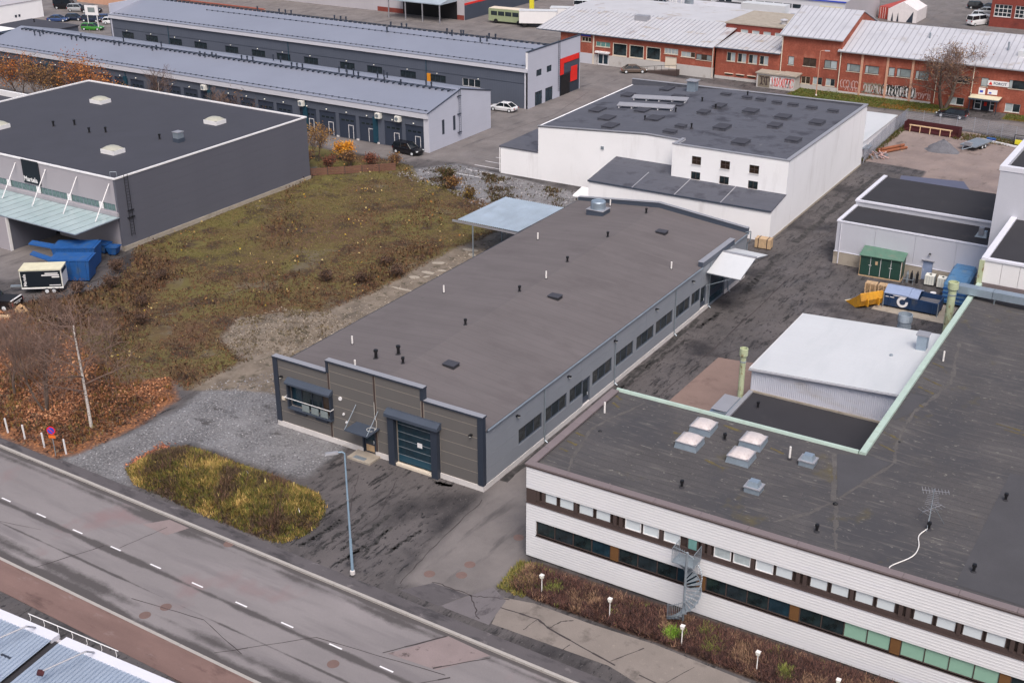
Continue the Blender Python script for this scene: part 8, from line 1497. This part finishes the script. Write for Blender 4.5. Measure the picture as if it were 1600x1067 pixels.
tree('birch_tree', 'white trunked bare birch at the driveway edge of the leaf slope', (-32.7, -8.5, 0), 12.0, .14, 'birch', 3, 1, 3, .72, .3, lean=.0, wander=.12, thick=.034)
tree('bare_tree', 'dark multi stemmed bare tree behind the white marker posts', (-38.3, -8.5, 0), 7.2, .11, 'bark', 5, 3, 3, .5, .6, thick=.016)
tree('bare_tree', 'bare tree with pinkish twigs beyond the dark multi stemmed one', (-42.9, -8.0, 0), 7.6, .13, 'bark', 8, 1, 3, .6, .5, thick=.016)
tree('bare_tree', 'thin bare tree on the leaf slope behind the pickup planks', (-48.5, -3.5, 0), 5.0, .08, 'bark', 13, 2, 3, .5, .5, thick=.016)
tree('bare_tree', 'slender bare sapling in the weeds beyond the birch', (-41.6, 1.6, 0), 5, .06, 'bark', 21, 1, 3, .5, .5, thick=.014)
tree('bare_tree', 'leaning bare sapling in the weeds below the black trailer', (-51, 3.6, 0), 3.6, .05, 'bark', 22, 2, 3, .5, .5, thick=.014)
OR = [(190, 116, 58), (170, 96, 52), (206, 140, 76), (140, 84, 54), (120, 82, 58), (196, 128, 70)]; BR = [(150, 112, 72), (120, 88, 64), (170, 128, 76), (98, 76, 60)]
for n, (x, y, h, pl, nl) in enumerate(((-146, 64, 7.6, BR, 1500), (-139, 62.5, 7.4, BR, 1500), (-132.5, 63, 7.0, OR, 1700), (-127, 63, 6.6, BR, 1300), (-121.5, 62.5, 6.4, BR, 1200), (-116.5, 63.5, 8.6, OR, 2000), (-112, 62, 6.8, OR, 1200), (-107, 63, 5.2, BR, 700))):
    tree('autumn_tree', ('brown leaved autumn tree at the far end of the hedge behind the showroom', 'brown leaved autumn tree second from the far end of the hedge', 'orange leaved tree in the far half of the hedge behind the showroom', 'low brown autumn tree in the middle of the hedge', 'sparse low autumn tree in the gap of the hedge', 'bright orange autumn tree rising above the garage eaves', 'orange leaved tree at the near side of the bright orange one', 'small brown autumn tree beside the bare birch at the hedge end')[n], (x, y, 0), h, .11, 'bark', 40 + n, 2, 2, .5, .7, pl, nl, .13, group='autumn trees behind the showroom', jitter=.75)
tree('birch_tree', 'pale bare birch standing between the showroom roof and the garage row', (-100.5, 64, 0), 8.5, .1, 'birch', 61, 1, 3, .5, .7, lean=.04)
tree('bare_tree', 'slender bare tree near the garage doors behind the showroom', (-88, 63.5, 0), 6.5, .07, 'birch', 62, 1, 3, .5, .6)
tree('bare_tree', 'forked bare tree leaning over the showroom roof edge', (-82.5, 62, 0), 7, .07, 'birch', 63, 2, 2, .5, .5, BR, 250, .1)
for n, (x, y, h, pl, nl, st) in enumerate(((-66.5, 60.3, 5.2, [(160, 120, 62), (186, 142, 70), (128, 96, 64)], 900, 3), (-64.0, 63.0, 2.6, [(232, 160, 48), (240, 178, 70), (222, 140, 40)], 1500, 4), (-61.5, 61.0, 2.2, BR, 500, 5), (-58.8, 62.3, 1.9, [(140, 84, 66), (120, 76, 64)], 500, 5), (-56.2, 64.2, 1.8, BR, 400, 5), (-66, 57.2, 2.8, BR, 500, 4), (-62.8, 58.2, 1.9, [(140, 84, 66), (118, 78, 64)], 500, 5), (-46.3, 62.6, 1.7, [(74, 74, 46), (92, 88, 52), (104, 80, 56)], 900, 5), (-43.5, 59.6, 1.6, [(120, 84, 60), (146, 112, 66)], 600, 5), (-39.5, 57.5, 1.5, [(150, 124, 62), (110, 90, 58)], 450, 5))):
    tree('autumn_shrub', ('tall golden brown shrub at the showroom corner', 'bright golden yellow shrub near the black parked car', 'brown twiggy shrub before the golden yellow one', 'reddish twiggy shrub along the garage lane', 'twiggy shrub at the lane end of the hedge', 'brown shrub behind the plank fence', 'reddish shrub in front of the plank fence', 'dark olive bush on the grey rubble', 'rusty shrub on the rubble edge of the wasteland', 'yellowish shrub between the rubble and the carport')[n], (x, y, 0), h, .05, 'bark', 80 + n, st, 2, .5, .8, pl, nl, .11, jitter=.3)
tree('bare_tree', 'large dense bare tree in front of the brick wing by the parked estate', (-.8, 136.6, 0), 10.2, .3, 'bark', 17, 2, 3, .62, .35, BR, 1400, .1, thick=.05, jitter=.8)
for n, (x, y, s) in enumerate(((-57.5, 16.5, 1.6), (-54.6, 13.2, 1.5), (-56.4, 10.4, 1.4), (-52, 17.8, 1.2), (-48.5, 11.5, 1.1), (-45, 8.2, 1.2), (-37, 26.5, 1.3), (-33.5, 28, 1.2), (-31.5, 31.5, 1.2), (-34.4, 33.5, 1.1))):
    tree('dry_shrub', ('dry brown shrub against the blue containers', 'dry brown shrub below the black trailer', 'dry brown shrub close to the sand heap', 'low dry shrub beside the ladder wall path', 'low dry shrub in the middle of the wasteland front', 'low dry shrub on the slope top near the saplings', 'dark dry shrub on the wasteland next to the dirt track', 'dark dry shrub second along the dirt track', 'dark dry shrub third along the dirt track', 'dark dry shrub behind the row on the dirt track')[n], (x, y, .05), s, .035, 'bark', 100 + n, 6, 2, .55, .6, [(92, 70, 58), (70, 56, 50), (112, 84, 62)], 450, .08, jitter=.3, group='dry shrubs on the wasteland')
